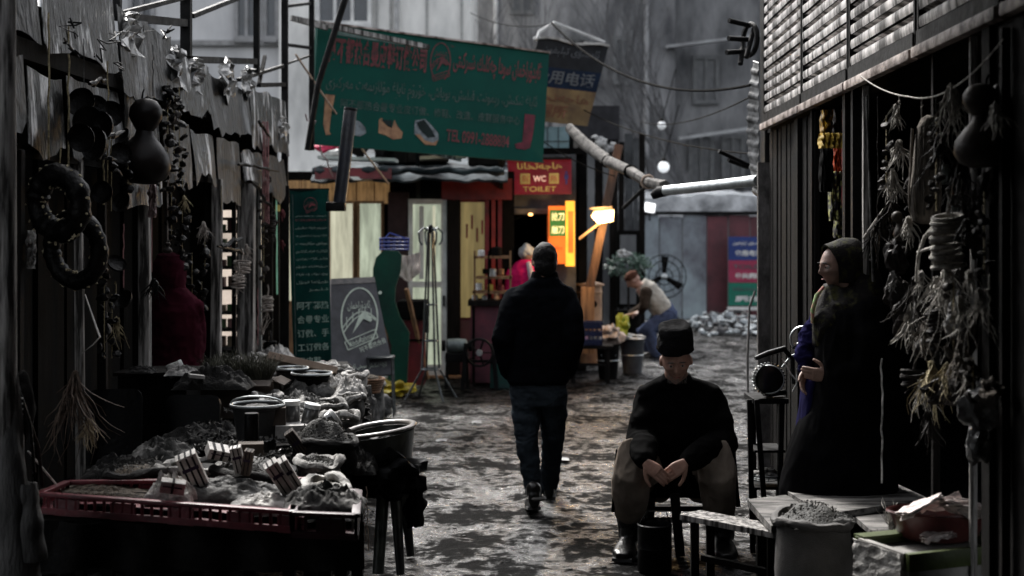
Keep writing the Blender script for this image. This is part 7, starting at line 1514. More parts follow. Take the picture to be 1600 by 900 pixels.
for ri, py in enumerate((362, 392, 418, 450, 488, 514, 543)):
    px = 336
    for j in range(5):
        hh = U(.05, .1); m = random.choice(bc); q = P(px + j * 11 + 3, py, Ys); cn = ('tan', 'maroon', 'green', 'white', 'brown', 'pink', 'black')[bc.index(m)]; o = one(MB().box(q + Vector((0, -.02, .0125 + hh / 2)), (U(.035, .055), .06, hh), rotm(0, 0, U(-9, 9)), .004), 'shelf_packet', m, '%s packet, %s on the %s of the lit shelves' % (cn, ('first', 'second', 'middle', 'fourth', 'last')[j], ('top board', 'second board', 'third board', 'middle board', 'fifth board', 'sixth board', 'bottom board')[ri]), 'packet', 'packets on the lit shelves')
one(MB().tube([P(432, 310, 12.9), P(433, 460, 12.9)], .007, 8), 'neon_tube', pm('green_glow', (.3, .6, .4), emit=(.25, .55, .4), estr=.08, bump=0), 'thin greenish lit tube beside the pale beads', 'lamp')
one(MB().box(P(434, 325, 12.95), (.04, .02, .06)), 'yellow_tag', YEL, 'small yellow tag above the greenish tube', 'tag')
for (px, py, lab) in ((441, 330, 'dim red ornament hanging on the corner post'), (441, 378, 'second dim red ornament lower on the corner post')): tuft(px, py, 13.2, 14, .08, pm('dull_red', (.2, .03, .04)), lab, 'red_ornament', 'ornament', spread=.9, w=.005)
# near pole wrapped in cloth at the picture's edge
t = thing('wrapped_pole', 'near pole wrapped in grey sheeting with a black bag strapped on', 'pole', (P(14, 0, 5.6).x, 5.6, 0)); Yp = 5.6
MB().tube([P(10, -120, Yp), P(12, 500, Yp), P(14, 1050, Yp)], [.035, .036, .038], 12).build('pole', GREY_WOOD, t, smooth=True)
def wrap_(u, v):
    a = u * 2 * math.pi; r = .035 + .07 * v ** 1.5 + .018 * nz(math.cos(a) * 2, v * 5, math.sin(a) * 2); return P(10 + 12 * v, 580 + 340 * v, Yp) + Vector((math.cos(a) * r, math.sin(a) * r * .7, 0))
MB().sheet(wrap_, 28, 30, .004).build('sheeting', pm('grey_sheeting', (.14, .135, .13), (.035, .034, .033), 5, rough=.6, bump=.6, stretch=(2, 2, .6)), t, smooth=True)
def wrap2(u, v):
    a = u * 2 * math.pi; r = .03 + .02 * v + .01 * nz(math.cos(a) * 2, v * 5, 7); return P(42 + 6 * v, 755 + 120 * v, Yp) + Vector((math.cos(a) * r * 1.2, math.sin(a) * r, 0))
MB().sheet(wrap2, 20, 14, .004).build('hanging_cloth', MATS['grey_sheeting'], t, smooth=True)
c = P(34, 640, 5.8); t = thing('strapped_bag', 'black rucksack with pale ribs hanging behind the wrapped pole', 'bag', c - Vector((0, 0, .15))); MB().blob(c, (.05, .07, .15), 3, .15).build('body', MATT_BLACK, t, smooth=True)
for k in range(4): MB().tube([c + Vector((-.02, -.075, .06 - k * .022)), c + Vector((.03, -.07, .055 - k * .022))], .004, 5).build('rib', SACK_W, t, smooth=True)
MB().tube([c + Vector((0, -.06, .12)), c + Vector((.06, -.07, -.05)), c + Vector((.07, -.05, -.25))], .007, 6).build('strap', DRY, t, smooth=True)
one(MB().tube([P(44, 705, 5.9), P(88, 757, 6.1)], .004, 6), 'thin_rod', SACK_W, 'thin pale rod slanting down to the end of the red tray', 'rod', smooth=True)
one(MB().tube([P(16, 600, 5.7), P(40, 640, 5.8), P(60, 700, 5.9), P(66, 760, 6)], .008, 6), 'black_strap', DRY, 'black strap hanging beside the wrapped pole', 'strap', smooth=True)
for i, (px, py) in enumerate(((245, 888), (250, 893), (238, 892))):
    q = G(px, py); one(MB().blob((q.x, q.y, .02), (.02, .025, .018), 2, .4), 'pale_scrap', SACK_W, ('largest', 'flattest', 'smallest')[i] + ' pale scrap on the ground under the tables', 'scrap')
one(MB().tube([P(126, 905, 6.9), P(128, 880, 6.9), P(134, 868, 6.9), P(150, 862, 6.9)], .012, 8), 'teal_hoop', pm('teal_plastic', (.02, .14, .15)), 'teal plastic hoop under the front table', 'hoop', smooth=True)
one(MB().tube(wig(P(170, 52, LWY(170, .2)), P(243, 48, LWY(243, .2)), .08, 14), .003, 5), 'thin_line', SACK, 'thin pale line strung along the top of the torn sheets', 'line', smooth=True)
for i, (a, b) in enumerate((((145, 88), (190, 50)), ((186, 95), (192, 130)), ((255, 60), (268, 40)), ((110, 30), (118, 60)), ((124, 90), (100, 60)))): one(MB().tube(wig(P(a[0], a[1], LWY(a[0], .16)), P(b[0], b[1], LWY(b[0], .16)), .12, 12), .005, 5), 'dry_vine', DRY, ('long dry vine curling over the bright torn sheet', 'short dry vine hanging on the dark band', 'dry vine at the foot of the steel frame', 'small dry vine high on the bright sheet', 'twisted vine at the near end of the dark band')[i], 'vine', smooth=True)
# ================================================================ GOODS ON THE RIGHT
random.seed(91)
def RWY(px, off): return (1.62 - off) / ((px - CX) / FPX - .0286)
def RP(px, py, off=.08): return P(px, py, RWY(px, off))
PALE = pm('pale_fibre', (.42, .4, .36), (.12, .11, .1), 30, rough=.8, bump=.6, bscale=120); LUF = pm('loofah', (.17, .145, .12), (.03, .025, .02), 22, rough=.9, stretch=(1, 1, .25), bump=1, bscale=90, bdist=.01)
ROOT = pm('root', (.02, .016, .013), (.005, .004, .0035), 12, rough=.6, bump=.8, bscale=50)
t = thing('roof_string', 'pale string sagging between the rails of the open shop front', 'string', RP(1420, 140, .15))
MB().tube(sag(RP(1344, 118, .12), RP(1420, 151, .12), .02, 12) + sag(RP(1420, 151, .12), RP(1568, 60, .12), .07, 16), .0035, 5).build('string', PALE, t, smooth=True)
def rhang(px, y0, y1, r, mat, label, off=.08, name='hanging_string', cat='string', amp=.015): return one(MB().tube(wig(RP(px, y0, off), P(px, y1, RWY(px, off)), amp, 14), r, 6), name, mat, label, cat, smooth=True)
for px, y0, y1, r, m_, lab in ((1405, 150, 180, .003, PALE, 'short string dropping from the sagging line, nearest the corner'), (1440, 150, 185, .003, PALE, 'short string above the big loofah'), (1485, 130, 145, .003, PALE, 'short string above the pale raffia'), (1560, 65, 130, .003, ROOT, 'dark string above the pale gourd'), (1463, 150, 330, .003, ROOT, 'long thin dark string beside the rope coil'), (1515, 200, 480, .003, ROOT, 'long dark string beside the end post'), (1378, 560, 755, .0045, SACK_W, 'pale cord hanging straight down behind the woman'), (1372, 150, 420, .004, ROOT, 'dark cord behind the woman'), (1545, 430, 520, .004, PALE, 'pale cord near the black end wall'), (1512, 480, 620, .003, PALE, 'thin pale cord beside the white bag')): rhang(px, y0, y1, r, m_, lab)
for px, y0, y1, m_, lab in ((1354, 150, 440, SACK, 'straight pale pole standing behind the woman'), (1545, 70, 720, SACK, 'straight pale rod by the black end wall')):
    one(MB().tube([P(px, y0, RWY(px, .02)), P(px + (10 if px < 1400 else 0), y1, RWY(px, .02))], .006, 8), 'thin_pole', m_, lab, 'pole', smooth=True)
one(MB().tube([RP(1400, 300, .12), RP(1350, 372, .12)], [.005, .008], 8), 'slanting_stick', PALE, 'slanting pale stick behind the woman', 'stick', smooth=True)
# big loofah
c = RP(1438, 180, .1); c2 = P(1445, 350, c.y); t = thing('loofah', 'long thick dried loofah hanging among the bundles', 'loofah', c2); m = MB(); n = 18; vs = []
L = (c2 - c).length
pr = [(.02, 0), (.05, .03), (.062, .12), (.064, .3), (.058, .5), (.056, .7), (.05, .88), (.03, .97), (.008, 1)]
m.lathe([(r * (1 + .0), z * L) for r, z in pr], (0, 0, 0), 24, rotm(0, 2, 0), wob=.04); m.build('body', LUF, t, local=True, smooth=True)
for k in range(10): a = k * .628; MB().tube([(.064 * math.cos(a) * f, .064 * math.sin(a) * f, z * L) for f, z in ((.6, .03), (.98, .12), (1.02, .3), (.92, .5), (.89, .7), (.8, .88))], .0045, 5).build('ridge', LUF, t, local=True, smooth=True)
# gourds, coils, bundles
def rg(px, py, h, mat, lab, off=.1, tilt=0, fat=1.0): return gourd(px, py, RWY(px, off), h, mat, lab, tilt, 'gourd', fat)
rg(1540, 262, .3, GOURD_L, 'pale speckled bottle gourd hanging by the end wall', .08, -4, 1.1); rg(1562, 240, .26, GOURD, 'dark bottle gourd behind the pale speckled one', .02, 5); rg(1404, 400, .17, GOURD, 'dark bottle gourd right behind the shoulder of the woman', .06, 12); rg(1415, 375, .13, GOURD_L, 'small pale gourd above the dark shoulder gourd', .1, -20); rg(1445, 560, .16, GOURD, 'dark gourd under the long straw bow', .06, 4)
skein(1480, 378, RWY(1480, .14), .055, .2, 11, PALE, 'thick pale rope coil in many turns, largest on the shop front', .0085, 'rope_coil')
one(MB().tube([RP(1462, 350, .14), RP(1445, 370, .13), RP(1435, 400, .12), RP(1432, 440, .12)], .008, 7), 'rope_tail', PALE, 'rope tail looping away from the big coil', 'rope', smooth=True); one(MB().tube([RP(1434, 394, .12), RP(1470, 382, .14)], .006, 6), 'rope_tie', PALE, 'pale tie joining the big coil to the bundles', 'rope', smooth=True)
skein(1475, 510, RWY(1475, .12), .06, .12, 8, ROOT, 'dark coil of cord below the straw bow', .008, 'rope_coil'); skein(1428, 590, RWY(1428, .1), .05, .07, 5, ROOT, 'small dark coil low behind the woman', .007, 'rope_coil')
for px, py, n, l, m_, lab, up, sp, w in ((1488, 140, 40, .24, PALE, 'pale raffia bunch on the sagging line', False, .22, .0022), (1400, 170, 26, .09, PALE, 'small pale raffia knot at the corner end of the line', False, .8, .002), (1405, 225, 40, .13, PALE, 'pale splayed raffia bunch behind the loofah', False, .9, .0025), (1395, 270, 40, .14, PALE, 'lowest pale raffia bunch left of the loofah', False, .7, .0022), (1480, 425, 40, .32, PALE, 'long straw bow with trailing ends under the big coil', False, .3, .002), (1475, 430, 26, .16, PALE, 'spread crown of the straw bow', False, 1.6, .002), (1462, 440, 30, .14, PALE, 'splayed pale straw left of the bow', False, 1.3, .003), (1440, 430, 24, .1, PALE, 'frayed pale rope ends below the rope tail', False, .8, .002),
        (1455, 570, 40, .22, ROPE, 'yellowish straw bunch low on the shop front', False, 1.2, .0022), (1480, 575, 30, .12, ROPE, 'yellowish straw spray beside the low bunch', False, 1.8, .002), (1395, 430, 20, .07, SACK_W, 'tiny white paper tassel behind the woman', False, .5, .004), (1515, 430, 30, .1, PALE, 'pale frayed knot beside the thin string', False, .7, .002), (1510, 350, 20, .09, ROOT, 'dark tassel right of the big coil', False, .6, .003), (1555, 170, 30, .1, PALE, 'pale raffia fringe on the dark gourd', False, .4, .003), (1395, 320, 40, .16, ROOT, 'dark twiggy bunch behind the raffia', False, .8, .003), (1450, 650, 26, .14, ROOT, 'dark dangling roots above the plank table', False, .6, .003), (1470, 215, 30, .2, ROOT, 'dark twig bundle right of the loofah', False, .3, .003), (1500, 250, 30, .2, ROOT, 'dark herb bundle in the upper corner of the shop front', False, .5, .003), (1428, 440, 40, .2, ROOT, 'dark shaggy bunch beside the rope tail', False, .7, .003), (1375, 340, 30, .2, ROOT, 'dark herb bundle above the headscarf', False, .5, .003)):
    tuft(px, py, RWY(px, .12), n, l, m_, lab, 'fibre_bundle', 'bundle', up, sp, w)
for px, py, n, l, m_, lab, up, sp, w in ((1425, 480, 36, .18, PALE, 'pale frayed rope bunch beside the woman, under the rope tail', False, .5, .003), (1445, 510, 30, .16, LUF, 'tan stringy bunch between the dark coil and the woman', False, .6, .003), (1500, 470, 30, .16, PALE, 'pale wiry bunch right under the big coil', False, .7, .0025), (1440, 600, 34, .14, PALE, 'pale drooping straw behind the yellowish bunch', False, .9, .0025), (1420, 345, 24, .12, PALE, 'pale splinters sticking out by the loofah foot', False, 1.0, .0025), (1500, 540, 30, .14, LUF, 'tan root hairs under the crumpled greyish bag', False, .6, .003), (1530, 460, 24, .2, PALE, 'long pale strands beside the pale rod', False, .2, .002), (1512, 590, 24, .1, PALE, 'pale tangle of string above the whitish bag', False, 1.0, .002)):
    tuft(px, py, RWY(px, .13), n, l, m_, lab, 'fibre_bundle', 'bundle', up, sp, w)
# crumpled bags and dark lumps
def rbag(px, py, r, mat, lab, name='hanging_bag', off=.1, cat='bag'):
    c = RP(px, py, off); m = MB(); m.blob(c, r, 3, .35, 3); m.tube([c + Vector((0, 0, r[2] * .8)), c + Vector((.01, 0, r[2] * 1.6))], [.016, .006], 7); return one(m, name, mat, lab, cat, smooth=False)
CLR = pm('clear_bag', (.3, .3, .3), (.08, .08, .08), 9, .4, .6, rough=.15, spec=.8, bump=.6, bscale=30, bdist=.02)
rbag(1530, 640, (.06, .05, .07), CLR, 'glossy whitish plastic bag hanging at the end of the shop front'); rbag(1528, 700, (.045, .04, .07), CLR, 'smaller glossy bag below the whitish one'); rbag(1400, 405, (.05, .05, .07), GOURD, 'dark rounded bag at the shoulder of the woman'); rbag(1495, 500, (.04, .04, .07), CLR, 'crumpled greyish bag between the dark coil and the strings'); rbag(1475, 615, (.07, .05, .05), ROOT, 'dark lumpy root hanging low beside the straw bunch', 'root', cat='root'); rbag(1505, 600, (.05, .05, .06), ROOT, 'dark root near the whitish bag', 'root', cat='root'); rbag(1548, 610, (.04, .04, .03), LUF, 'pale knobbly root at the end of the row', 'root', cat='root')
for i, (px, py, s) in enumerate(((1400, 460, .08), (1412, 500, .07), (1388, 290, .06), (1420, 300, .05), (1500, 300, .06), (1520, 330, .06), (1530, 380, .06), (1500, 450, .06), (1525, 520, .07), (1450, 480, .06), (1460, 620, .06), (1500, 560, .06), (1560, 200, .07), (1548, 290, .06))):
    rbag(px, py, (s * .7, s * .6, s), ROOT, ['black bundle under the dark gourd at her shoulder', 'long black bundle below the shoulder gourd', 'small black bundle left of the loofah', 'tiny black bundle against the loofah', 'black bundle above the big coil', 'black bundle right above the frayed knot', 'black bundle beside the pale rod', 'black bundle under the big coil', 'large black bundle beside the glossy bags', 'black bundle tangled in the rope tail', 'black bundle above the plank table', 'black bundle beneath the dark coil', 'black bundle behind the gourds', 'black bundle below the speckled gourd'][i], 'black_bundle', .04, 'bundle')
for px, y0, y1, n, r, m_, lab in ((1463, 180, 330, 12, .018, ROOT, 'string of small dark pods between loofah and coil'), (1538, 300, 430, 10, .02, ROOT, 'string of dark pods beside the pale rod'), (1490, 440, 560, 9, .02, GOURD_L, 'string of small pale pods under the coil'), (1520, 560, 640, 6, .025, ROOT, 'string of dark pods above the glossy bag'), (1385, 180, 300, 9, .022, ROOT, 'string of dark pods near the corner end of the line')): stringof(px, y0, y1, n, r, m_, lab, RWY(px, .12), 'pod_string')
# shelves of jars dimly seen inside
t = thing('inner_shelf', 'dim shelf of jars deep inside the open shop', 'shelf', (XR(7) + .7, 6.6, 1.2))
for z in (1.25, 1.5, 1.75): MB().beam((XR(7) + .7, 5.4, z), (XR(7) + .7, 7.2, z), .25, .02).build('board', MATT_BLACK, t)
for i, (px, py) in enumerate(((1476, 280), (1496, 310), (1492, 333), (1515, 333), (1535, 318), (1530, 360))): one(MB().lathe([(.03, 0), (.032, .01), (.032, .07), (.02, .085), (.02, .1)], RP(px, py + 8, -.35), 14), 'dim_jar', pm('dim_jar', (.05, .06, .05), (.02, .02, .02), rough=.3), ['jar highest on the dim inner shelf', 'jar just below the highest on the dim shelf', 'left jar of the dim lower pair', 'right jar of the dim lower pair', 'jar beside the pale rod in the dim shop', 'lowest jar in the dim shop'][i], 'jar', smooth=True)
# bright clothes showing in the gap
def strip(px0, px1, y0, y1, off, mat, name, lab, k=0, cat='cloth', fr=30):
    return one(MB().sheet(lambda u, v: P(px0 + (px1 - px0) * u + 2 * nz(v * 4, k), y0 + (y1 - y0) * v, RWY(1303, off)) + Vector((0, .03 * math.sin(u * fr + v * 3) + .02 * nz(u * 4, v * 4, k), 0)), 22, 24, .004), name, mat, lab, cat, smooth=True)
YEG = pm('yellow_silk', (.5, .28, .02), (.02, .01, .004), 22, .5, .62, rough=.3, stretch=(1, 1, .4)); ORS = pm('orange_silk', (.65, .09, .02), (.3, .03, .01), 9, rough=.35); FLO = pm('flowered_silk', (.4, .4, .14), (.015, .012, .015), 30, .5, .6, rough=.4)
strip(1283, 1300, 172, 212, -.05, YEG, 'yellow_cloth', 'glossy yellow and black cloth highest in the narrow gap', 1); strip(1300, 1322, 168, 225, -.07, pm('amber_silk', (.55, .2, .02), (.02, .008, .004), 14, .48, .62, rough=.35, stretch=(1, 1, .4)), 'amber_cloth', 'amber cloth beside the yellow one in the gap', 2)
strip(1280, 1318, 208, 232, -.03, pm('brown_gold', (.3, .13, .02), (.45, .3, .05), 10, .6, .7, rough=.4), 'brown_cloth', 'brown and gold hem below the yellow cloth', 3)
strip(1301, 1313, 226, 272, -.06, ORS, 'orange_scarf', 'vivid orange scarf hanging in the narrow gap', 4); strip(1282, 1300, 232, 300, .0, MATT_BLACK, 'black_cloth', 'black cloth hanging next to the orange scarf', 5); strip(1296, 1318, 268, 345, -.04, FLO, 'flowered_cloth', 'yellow green flowered cloth under the orange scarf', 6); strip(1304, 1324, 340, 372, -.05, FLO, 'flowered_hem', 'flowered hem with a dark clasp just above the headscarf', 7); strip(1318, 1326, 160, 330, -.03, pm('pink_edge', (.5, .1, .08), (.2, .03, .03), 12), 'pink_cloth', 'narrow pinkish cloth along the post', 8)
one(MB().box(P(1312, 362, RWY(1303, -.02)), (.03, .01, .03)), 'clasp', BLACK_METAL, 'dark clasp on the flowered hem', 'clasp')
# ---------------------------------------------------------------- cobbler's machine on its stand
Y = 7.95; Q = lambda x, y, d=0.0: P(x, y, Y + d)
t = thing('machine_stand', 'tall black stand with a wire tray under the sewing machine', 'stand', (Q(1193, 0).x, 7.95, 0))
for a, b in (((1171, 624, -.1), (1176, 782, -.12)), ((1182, 624, -.16), (1200, 790, -.16)), ((1222, 624, -.12), (1216, 780, -.14)), ((1176, 622, .1), (1180, 765, .12)), ((1220, 622, .1), (1214, 765, .12))):
    p, q = Q(*a), Q(*b); q.z = 0; MB().beam(p, q, .028, .028, .004).build('leg', BLACK_METAL, t)
MB().box(Q(1197, 622), (.2, .3, .03), bev=.005).build('top', BLACK_METAL, t)
for py in (700, 757): MB().box(Q(1197, py), (.17, .26, .015), bev=.003).build('shelf', BLACK_METAL, t)
t = thing('sewing_machine', 'black hand crank shoe sewing machine with a toothed wheel', 'sewing machine', Q(1205, 620)); IRON = pm('cast_iron', (.02, .021, .022), (.008, .008, .008), 9, rough=.28, spec=.6, metal=.5)
cw = Q(1201, 592, -.12); MB().lathe([(.02, -.03), (.075, -.028), (.085, -.02), (.085, .02), (.075, .028), (.02, .03)], cw, 36, rotm(90, 0, 12)).build('gear_case', IRON, t, smooth=True); MB().ring(cw + Vector((0, -.03, 0)), .078, .004, (.2, 1, 0), 36, 6).build('bright_ring', GALV, t, smooth=True)
for k in range(28): a = k * 2 * math.pi / 28; MB().box(cw + Vector((.089 * math.cos(a), .0, .089 * math.sin(a))), (.008, .03, .008), Matrix.Rotation(-a, 3, 'Y')).build('tooth', GALV if 6 < k < 18 else IRON, t)
MB().beam(Q(1195, 616, -.1), Q(1225, 612, -.06), .06, .03, .008).build('base', IRON, t, smooth=True)
MB().tube([Q(1180, 560, -.1), Q(1200, 552, -.08), Q(1225, 545, -.06), Q(1238, 562, -.05), Q(1240, 600, -.05)], [.012, .016, .018, .014, .01], 10).build('arm', IRON, t, smooth=True)
MB().tube([Q(1222, 560, -.08), Q(1236, 585, -.1), Q(1246, 596, -.12)], .005, 6).build('bright_lever', GALV, t, smooth=True); MB().ring(Q(1255, 530, -.05), .07, .007, (.3, 1, 0), 30, 6).build('hand_wheel', GALV, t, smooth=True); MB().tube([Q(1238, 545, -.05), Q(1255, 530, -.05)], .006, 6).build('spoke', IRON, t, smooth=True); MB().tube([Q(1255, 550, -.05), Q(1236, 556, -.06), Q(1222, 574, -.06)], .006, 6).build('thread_guide', GALV, t, smooth=True)
MB().blob(Q(1248, 540, -.06), (.02, .02, .02), 2, 0).build('knob', IRON, t, smooth=True); MB().tube([Q(1246, 575, -.1), Q(1245, 600, -.1), Q(1238, 612, -.1)], .004, 5).build('needle_bar', GALV, t, smooth=True)
t = thing('wire_basket', 'shallow wire basket of odds and ends on the stand', 'basket', Q(1196, 748)); c = Q(1197, 740, -.05)
for z, r in ((0, .1), (-.015, .09), (-.03, .07)): MB().ring(c + Vector((0, 0, z)), r, .003, (0, 0, 1), 28, 5).build('hoop', GALV, t, smooth=True)
for k in range(12): a = k * math.pi / 6; MB().tube([c + Vector((.1 * math.cos(a), .1 * math.sin(a), 0)), c + Vector((.07 * math.cos(a), .07 * math.sin(a), -.03))], .0025, 4).build('wire', GALV, t)
bag(c + Vector((.01, 0, .0)), (.07, .06, .025), SACK_W, 'white_thread', 'tangle of white thread lying in the wire basket', 'thread', .4)
# ---------------------------------------------------------------- stool, benches, planks
def legs4(t, c, w, d, z, r, mat, spl=.03):
    for a in (-1, 1):
        for b in (-1, 1): MB().beam(Vector((c[0] + a * w / 2, c[1] + b * d / 2, z)), Vector((c[0] + a * (w / 2 + spl), c[1] + b * (d / 2 + spl), 0)), r, r, .004).build('leg', mat, t)
c = Vector((P(1062, 0, 8.05).x, 8.05, 0)); t = thing('stool', 'low dark wooden stool the old man sits on', 'stool', c)
zs = .36; MB().box(c + Vector((0, 0, zs)), (.42, .36, .04), bev=.01).build('seat', DARK_WOOD, t); legs4(t, c, .34, .3, zs - .02, .04, DARK_WOOD); 
for b in (-1, 1): MB().beam(c + Vector((-.18, b * .16, .17)), c + Vector((.18, b * .16, .17)), .02, .03).build('stretcher', GREY_WOOD if b < 0 else DARK_WOOD, t)
MB().beam(Vector((P(1068, 0, 7.6).x, 7.75, .0)), Vector((P(1060, 0, 7.6).x, 7.78, .34)), .05, .04).build('front_leg', DARK_WOOD, t)
t = thing('low_bench', 'narrow low wooden bench in front of the seated old man', 'bench', (P(1140, 0, 7.0).x, 6.95, 0)); zb = .37
a, b = G(1062, 808, zb), G(1215, 838, zb); d = (b - a).normalized(); n_ = Vector((-d.y, d.x, 0)); w_ = .16
MB().beam(a + n_ * w_ / 2, b + n_ * w_ / 2 + d * .05, w_, .03, .004).build('top', GREY_WOOD, t)
for q in (a + d * .08, b - d * .05):
    for k in (.02, w_ - .02): MB().beam(q + n_ * k - Vector((0, 0, .015)), Vector(((q + n_ * k).x, (q + n_ * k).y, 0)), .04, .035).build('leg', BLACK_WOOD, t)
MB().beam(a + d * .08 + n_ * .08 - Vector((0, 0, .2)), b + n_ * .08 - Vector((0, 0, .2)), .03, .03).build('stretcher', BLACK_WOOD, t)
c = Vector((P(1022, 0, 7.45).x, 7.42, 0)); t = thing('black_can', 'black tin can standing by the boots of the old man', 'can', c); MB().lathe([(.085, 0), (.09, .005), (.09, .12), (.093, .125), (.09, .13), (.09, .24), (.094, .245), (.088, .25), (.084, .24), (.082, .2)], c, 26).build('body', PLAS, t, smooth=True); MB().tube([c + Vector((-.09, 0, .23)), c + Vector((-.05, -.09, .33)), c + Vector((.05, -.09, .33)), c + Vector((.09, 0, .23))], .003, 5).build('handle', BLACK_METAL, t, smooth=True)
# plank table
t = thing('plank_table', 'low display table of loose weathered planks and boards', 'table', (P(1320, 0, 6.9).x, 6.9, 0)); zp = .45
PL = pm('weathered_board', (.2, .19, .18), (.012, .011, .01), 3.2, .4, .62, rough=.8, stretch=(1, 5, 4), bump=.7, bscale=30)
def slab(ps, z, th, name='board', mat=PL):
    v = [G(x, y, z) for x, y in ps]; m = MB(); nn = len(v); m.add(v + [q - Vector((0, 0, th)) for q in v], [tuple(range(nn))[::-1], tuple(range(nn, 2 * nn))] + [(i, (i + 1) % nn, (i + 1) % nn + nn, i + nn) for i in range(nn)]); return m.build(name, mat, t)
slab([(1222, 762), (1395, 753), (1452, 779), (1290, 803), (1262, 788)], zp, .03); slab([(1168, 780), (1228, 773), (1278, 800), (1205, 822)], zp - .02, .035); slab([(1335, 806), (1440, 800), (1450, 824), (1396, 850), (1360, 828)], zp - .03, .025); slab([(1300, 803), (1385, 795), (1400, 806), (1330, 818)], zp - .06, .02, 'batten', DARK_WOOD)
for (x, y) in ((1190, 800), (1260, 800), (1420, 775), (1380, 840), (1240, 772)): q = G(x, y, zp - .06); MB().beam(q, Vector((q.x, q.y, 0)), .05, .05).build('leg', BLACK_WOOD, t)
MB().beam(G(1190, 800, zp - .2), G(1380, 840, zp - .2), .03, .04).build('rail', BLACK_WOOD, t)
for i, (px, py, w, d, r) in enumerate(((1300, 762, .07, .05, 20), (1250, 766, .06, .03, -10), (1335, 764, .02, .015, 30))): one(MB().sheet(lambda u, v: G(px, py, zp + .003) + rotm(0, 0, r) @ Vector(((u - .5) * w, (v - .5) * d, .012 * abs(nz(u * 3, v * 3, i)))), 5, 4, .002), 'paper_scrap', (SACK, DRY, SACK_W)[i], ('curled grey paper on the far edge of the planks', 'dark leaf scrap on the planks', 'tiny white scrap on the planks')[i], 'scrap')
# tall sack of herbs
sk_ = sack(1270, 812, .178, .44, pm('woven_sack', (.12, .115, .11), (.05, .047, .045), 5, .3, .7, rough=.75, bump=.8, bscale=200, bdist=.004), TEA, 'tall grey woven sack heaped with dark herb flakes before the plank table', z=.46, heap=.09, sy=.95, rim=.02, wob=.03)
clothheap(1312, 812, .47, .12, .12, .03, SACK, 'rolled pale sack lip folded over the herb flakes', 'sack_fold', 61)
# red basin of newspapers
c = G(1466, 800, .66); t = thing('red_basin', 'dull red oval basin full of folded newspapers', 'basin', c - Vector((0, 0, .12)))
RB = pm('dull_red_plastic', (.11, .03, .027), (.03, .01, .009), 5, .35, .65, rough=.35, spec=.5)
MB().lathe([(.13, -.11), (.16, -.09), (.195, 0), (.21, .005), (.205, .012), (.188, 0), (.15, -.085)], c, 36, None, 1.0, .62).build('basin', RB, t, smooth=True)
NP = pm('newsprint', (.6, .52, .5), (.28, .25, .24), 26, .42, .58, rough=.8, stretch=(1, 1, 1), bump=.2)
for i, (px, py, w, d, rx, ry, rz, lab) in enumerate(((1440, 786, .16, .12, -20, -28, 20, 'folded newspaper leaning out of the red basin nearest the planks'), (1470, 780, .17, .12, -25, -20, -15, 'middle folded newspaper standing tallest in the red basin'), (1500, 788, .15, .1, -18, 12, 10, 'folded newspaper lying across the red basin'), (1520, 790, .12, .1, -15, 24, 30, 'newspaper corner sticking out at the wall end of the basin'))):
    q = G(px, py + 8, .7); M = rotm(rx, ry, rz); m = MB()
    for k in range(4): m.sheet(lambda u, v: q + M @ Vector(((u - .5) * w, (v - .5) * d, k * .006 + .02 * math.sin(u * 3 + k) * (.5 + v) + .006 * nz(u * 5, v * 5, k + i))), 10, 8, .0012)
    tag(one(m, 'newspaper', NP, lab, 'newspaper'), None)
# white foam box with green lid
z_ = .56; t = thing('foam_box', 'white foam box with an olive green lid in the near corner', 'box', (P(1485, 0, 6.0).x, 6.0, .05)); a, b = G(1420, 872, z_), G(1582, 855, z_); d = (b - a).normalized(); n_ = Vector((-d.y, d.x, 0)); dep = .34
FO = pm('foam', (.3, .29, .27), (.1, .095, .09), 4, .3, .7, rough=.75, bump=.3); GRL = pm('olive_lid', (.05, .07, .012), (.025, .035, .006), 5, rough=.5)
L = (b - a).length; M = Matrix((d, n_, Vector((0, 0, 1)))).transposed(); cc_ = (a + b) / 2 + n_ * dep / 2
MB().box(cc_ - Vector((0, 0, .22)), (L * .97, dep * .96, .4), M, .015).build('body', FO, t, smooth=True)
for s in (-1, 1): MB().box(cc_ + n_ * s * (dep / 2 - .01) - Vector((0, 0, .02)), (L * 1.0, .03, .07), M, .006).build('lid_edge', GRL, t, smooth=True); MB().box(cc_ + d * s * (L / 2 - .01) - Vector((0, 0, .021)), (.03, dep - .05, .068), M, .006).build('lid_edge', GRL if s > 0 else FO, t, smooth=True)
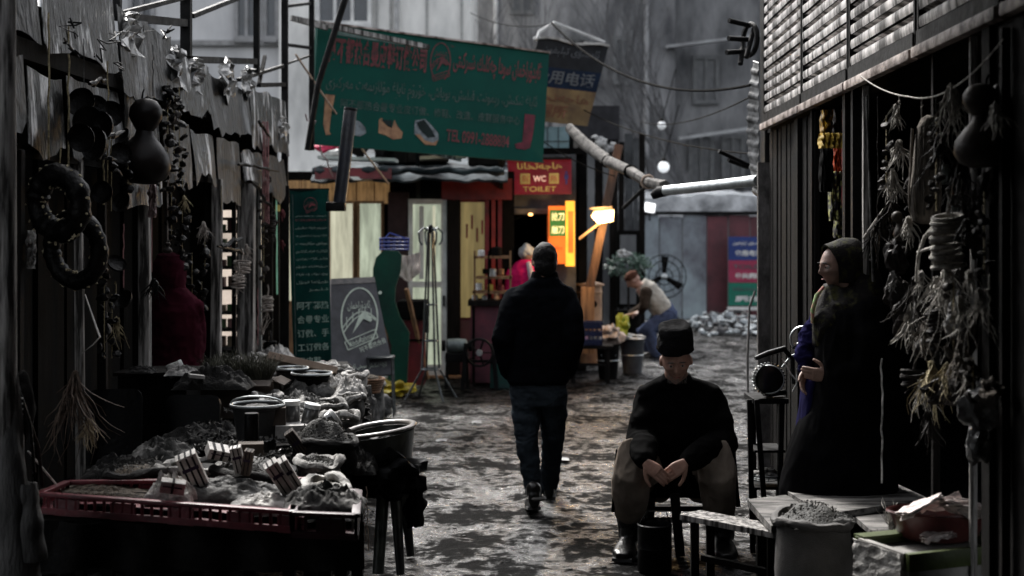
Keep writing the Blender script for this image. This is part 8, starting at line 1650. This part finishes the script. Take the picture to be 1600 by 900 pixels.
MB().box(cc_ - Vector((0, 0, .035)), (L * .95, dep * .9, .02), M).build('lid_panel', MATT_BLACK, t)
MB().box(cc_ + n_ * (dep / 2 - .02) + Vector((0, 0, .015)), (L * .98, .07, .012), M).build('lid_strip', GRL, t)
for i, (u_, v_, w, dd, rz, lab) in enumerate(((.45, .1, .16, .035, 8, 'rolled newspaper strip lying on the olive lid'), (.62, .18, .22, .07, 18, 'longer folded newspaper across the olive lid'), (.85, .22, .12, .08, -6, 'crumpled newspaper end at the wall side of the olive lid'))):
    q = a + d * L * u_ + n_ * v_ + Vector((0, 0, .03)); m = MB(); Mz = M @ rotm(0, -4, rz)
    for k in range(3): m.sheet(lambda u, v: q + Mz @ Vector(((u - .5) * w, (v - .5) * dd, k * .006 + .02 * abs(nz(u * 3, v * 2, i + k)))), 12, 5, .0012)
    one(m, 'newspaper', NP, lab, 'newspaper')
q = a + n_ * .02 - Vector((0, 0, .02)); MB().sheet(lambda u, v: q + d * (-.01) + n_ * (.3 * u) + Vector((-.012 + .01 * nz(u * 5, v * 6), 0, .03 - .16 * v)), 12, 10, .003).build('torn_wrap', SACK_W, t)
# dried herb sprays between the box and the planks
for i, (px, py, l, lab) in enumerate(((1393, 822, .12, 'spiky dry twig spray beside the white foam box'), (1388, 870, .16, 'dry grassy spray low beside the white foam box'), (1402, 838, .08, 'short dark twig spray over the corner of the foam box'))): tuft(px, py, 6.3, 36, l, PALE if i != 2 else ROOT, lab, 'twig_spray', 'twigs', True, 1.1, .0018)
bag(G(1392, 880, .1), (.07, .07, .09), ROOT, 'root_heap', 'dark knobbly root heap beside the foam box', 'roots', .5)
# crouched dark crates under and behind the planks
one(MB().box((P(1330, 0, 6.9).x, 7.0, .12), (.6, .3, .24), bev=.01), 'dark_crate', MATT_BLACK, 'black crate in the shade under the planks', 'crate'); bag(Vector((P(1445, 0, 6.4).x, 6.6, .2)), (.16, .15, .2), MATT_BLACK, 'black_sack', 'black sack in the dark between planks and end wall', 'sack', .2)
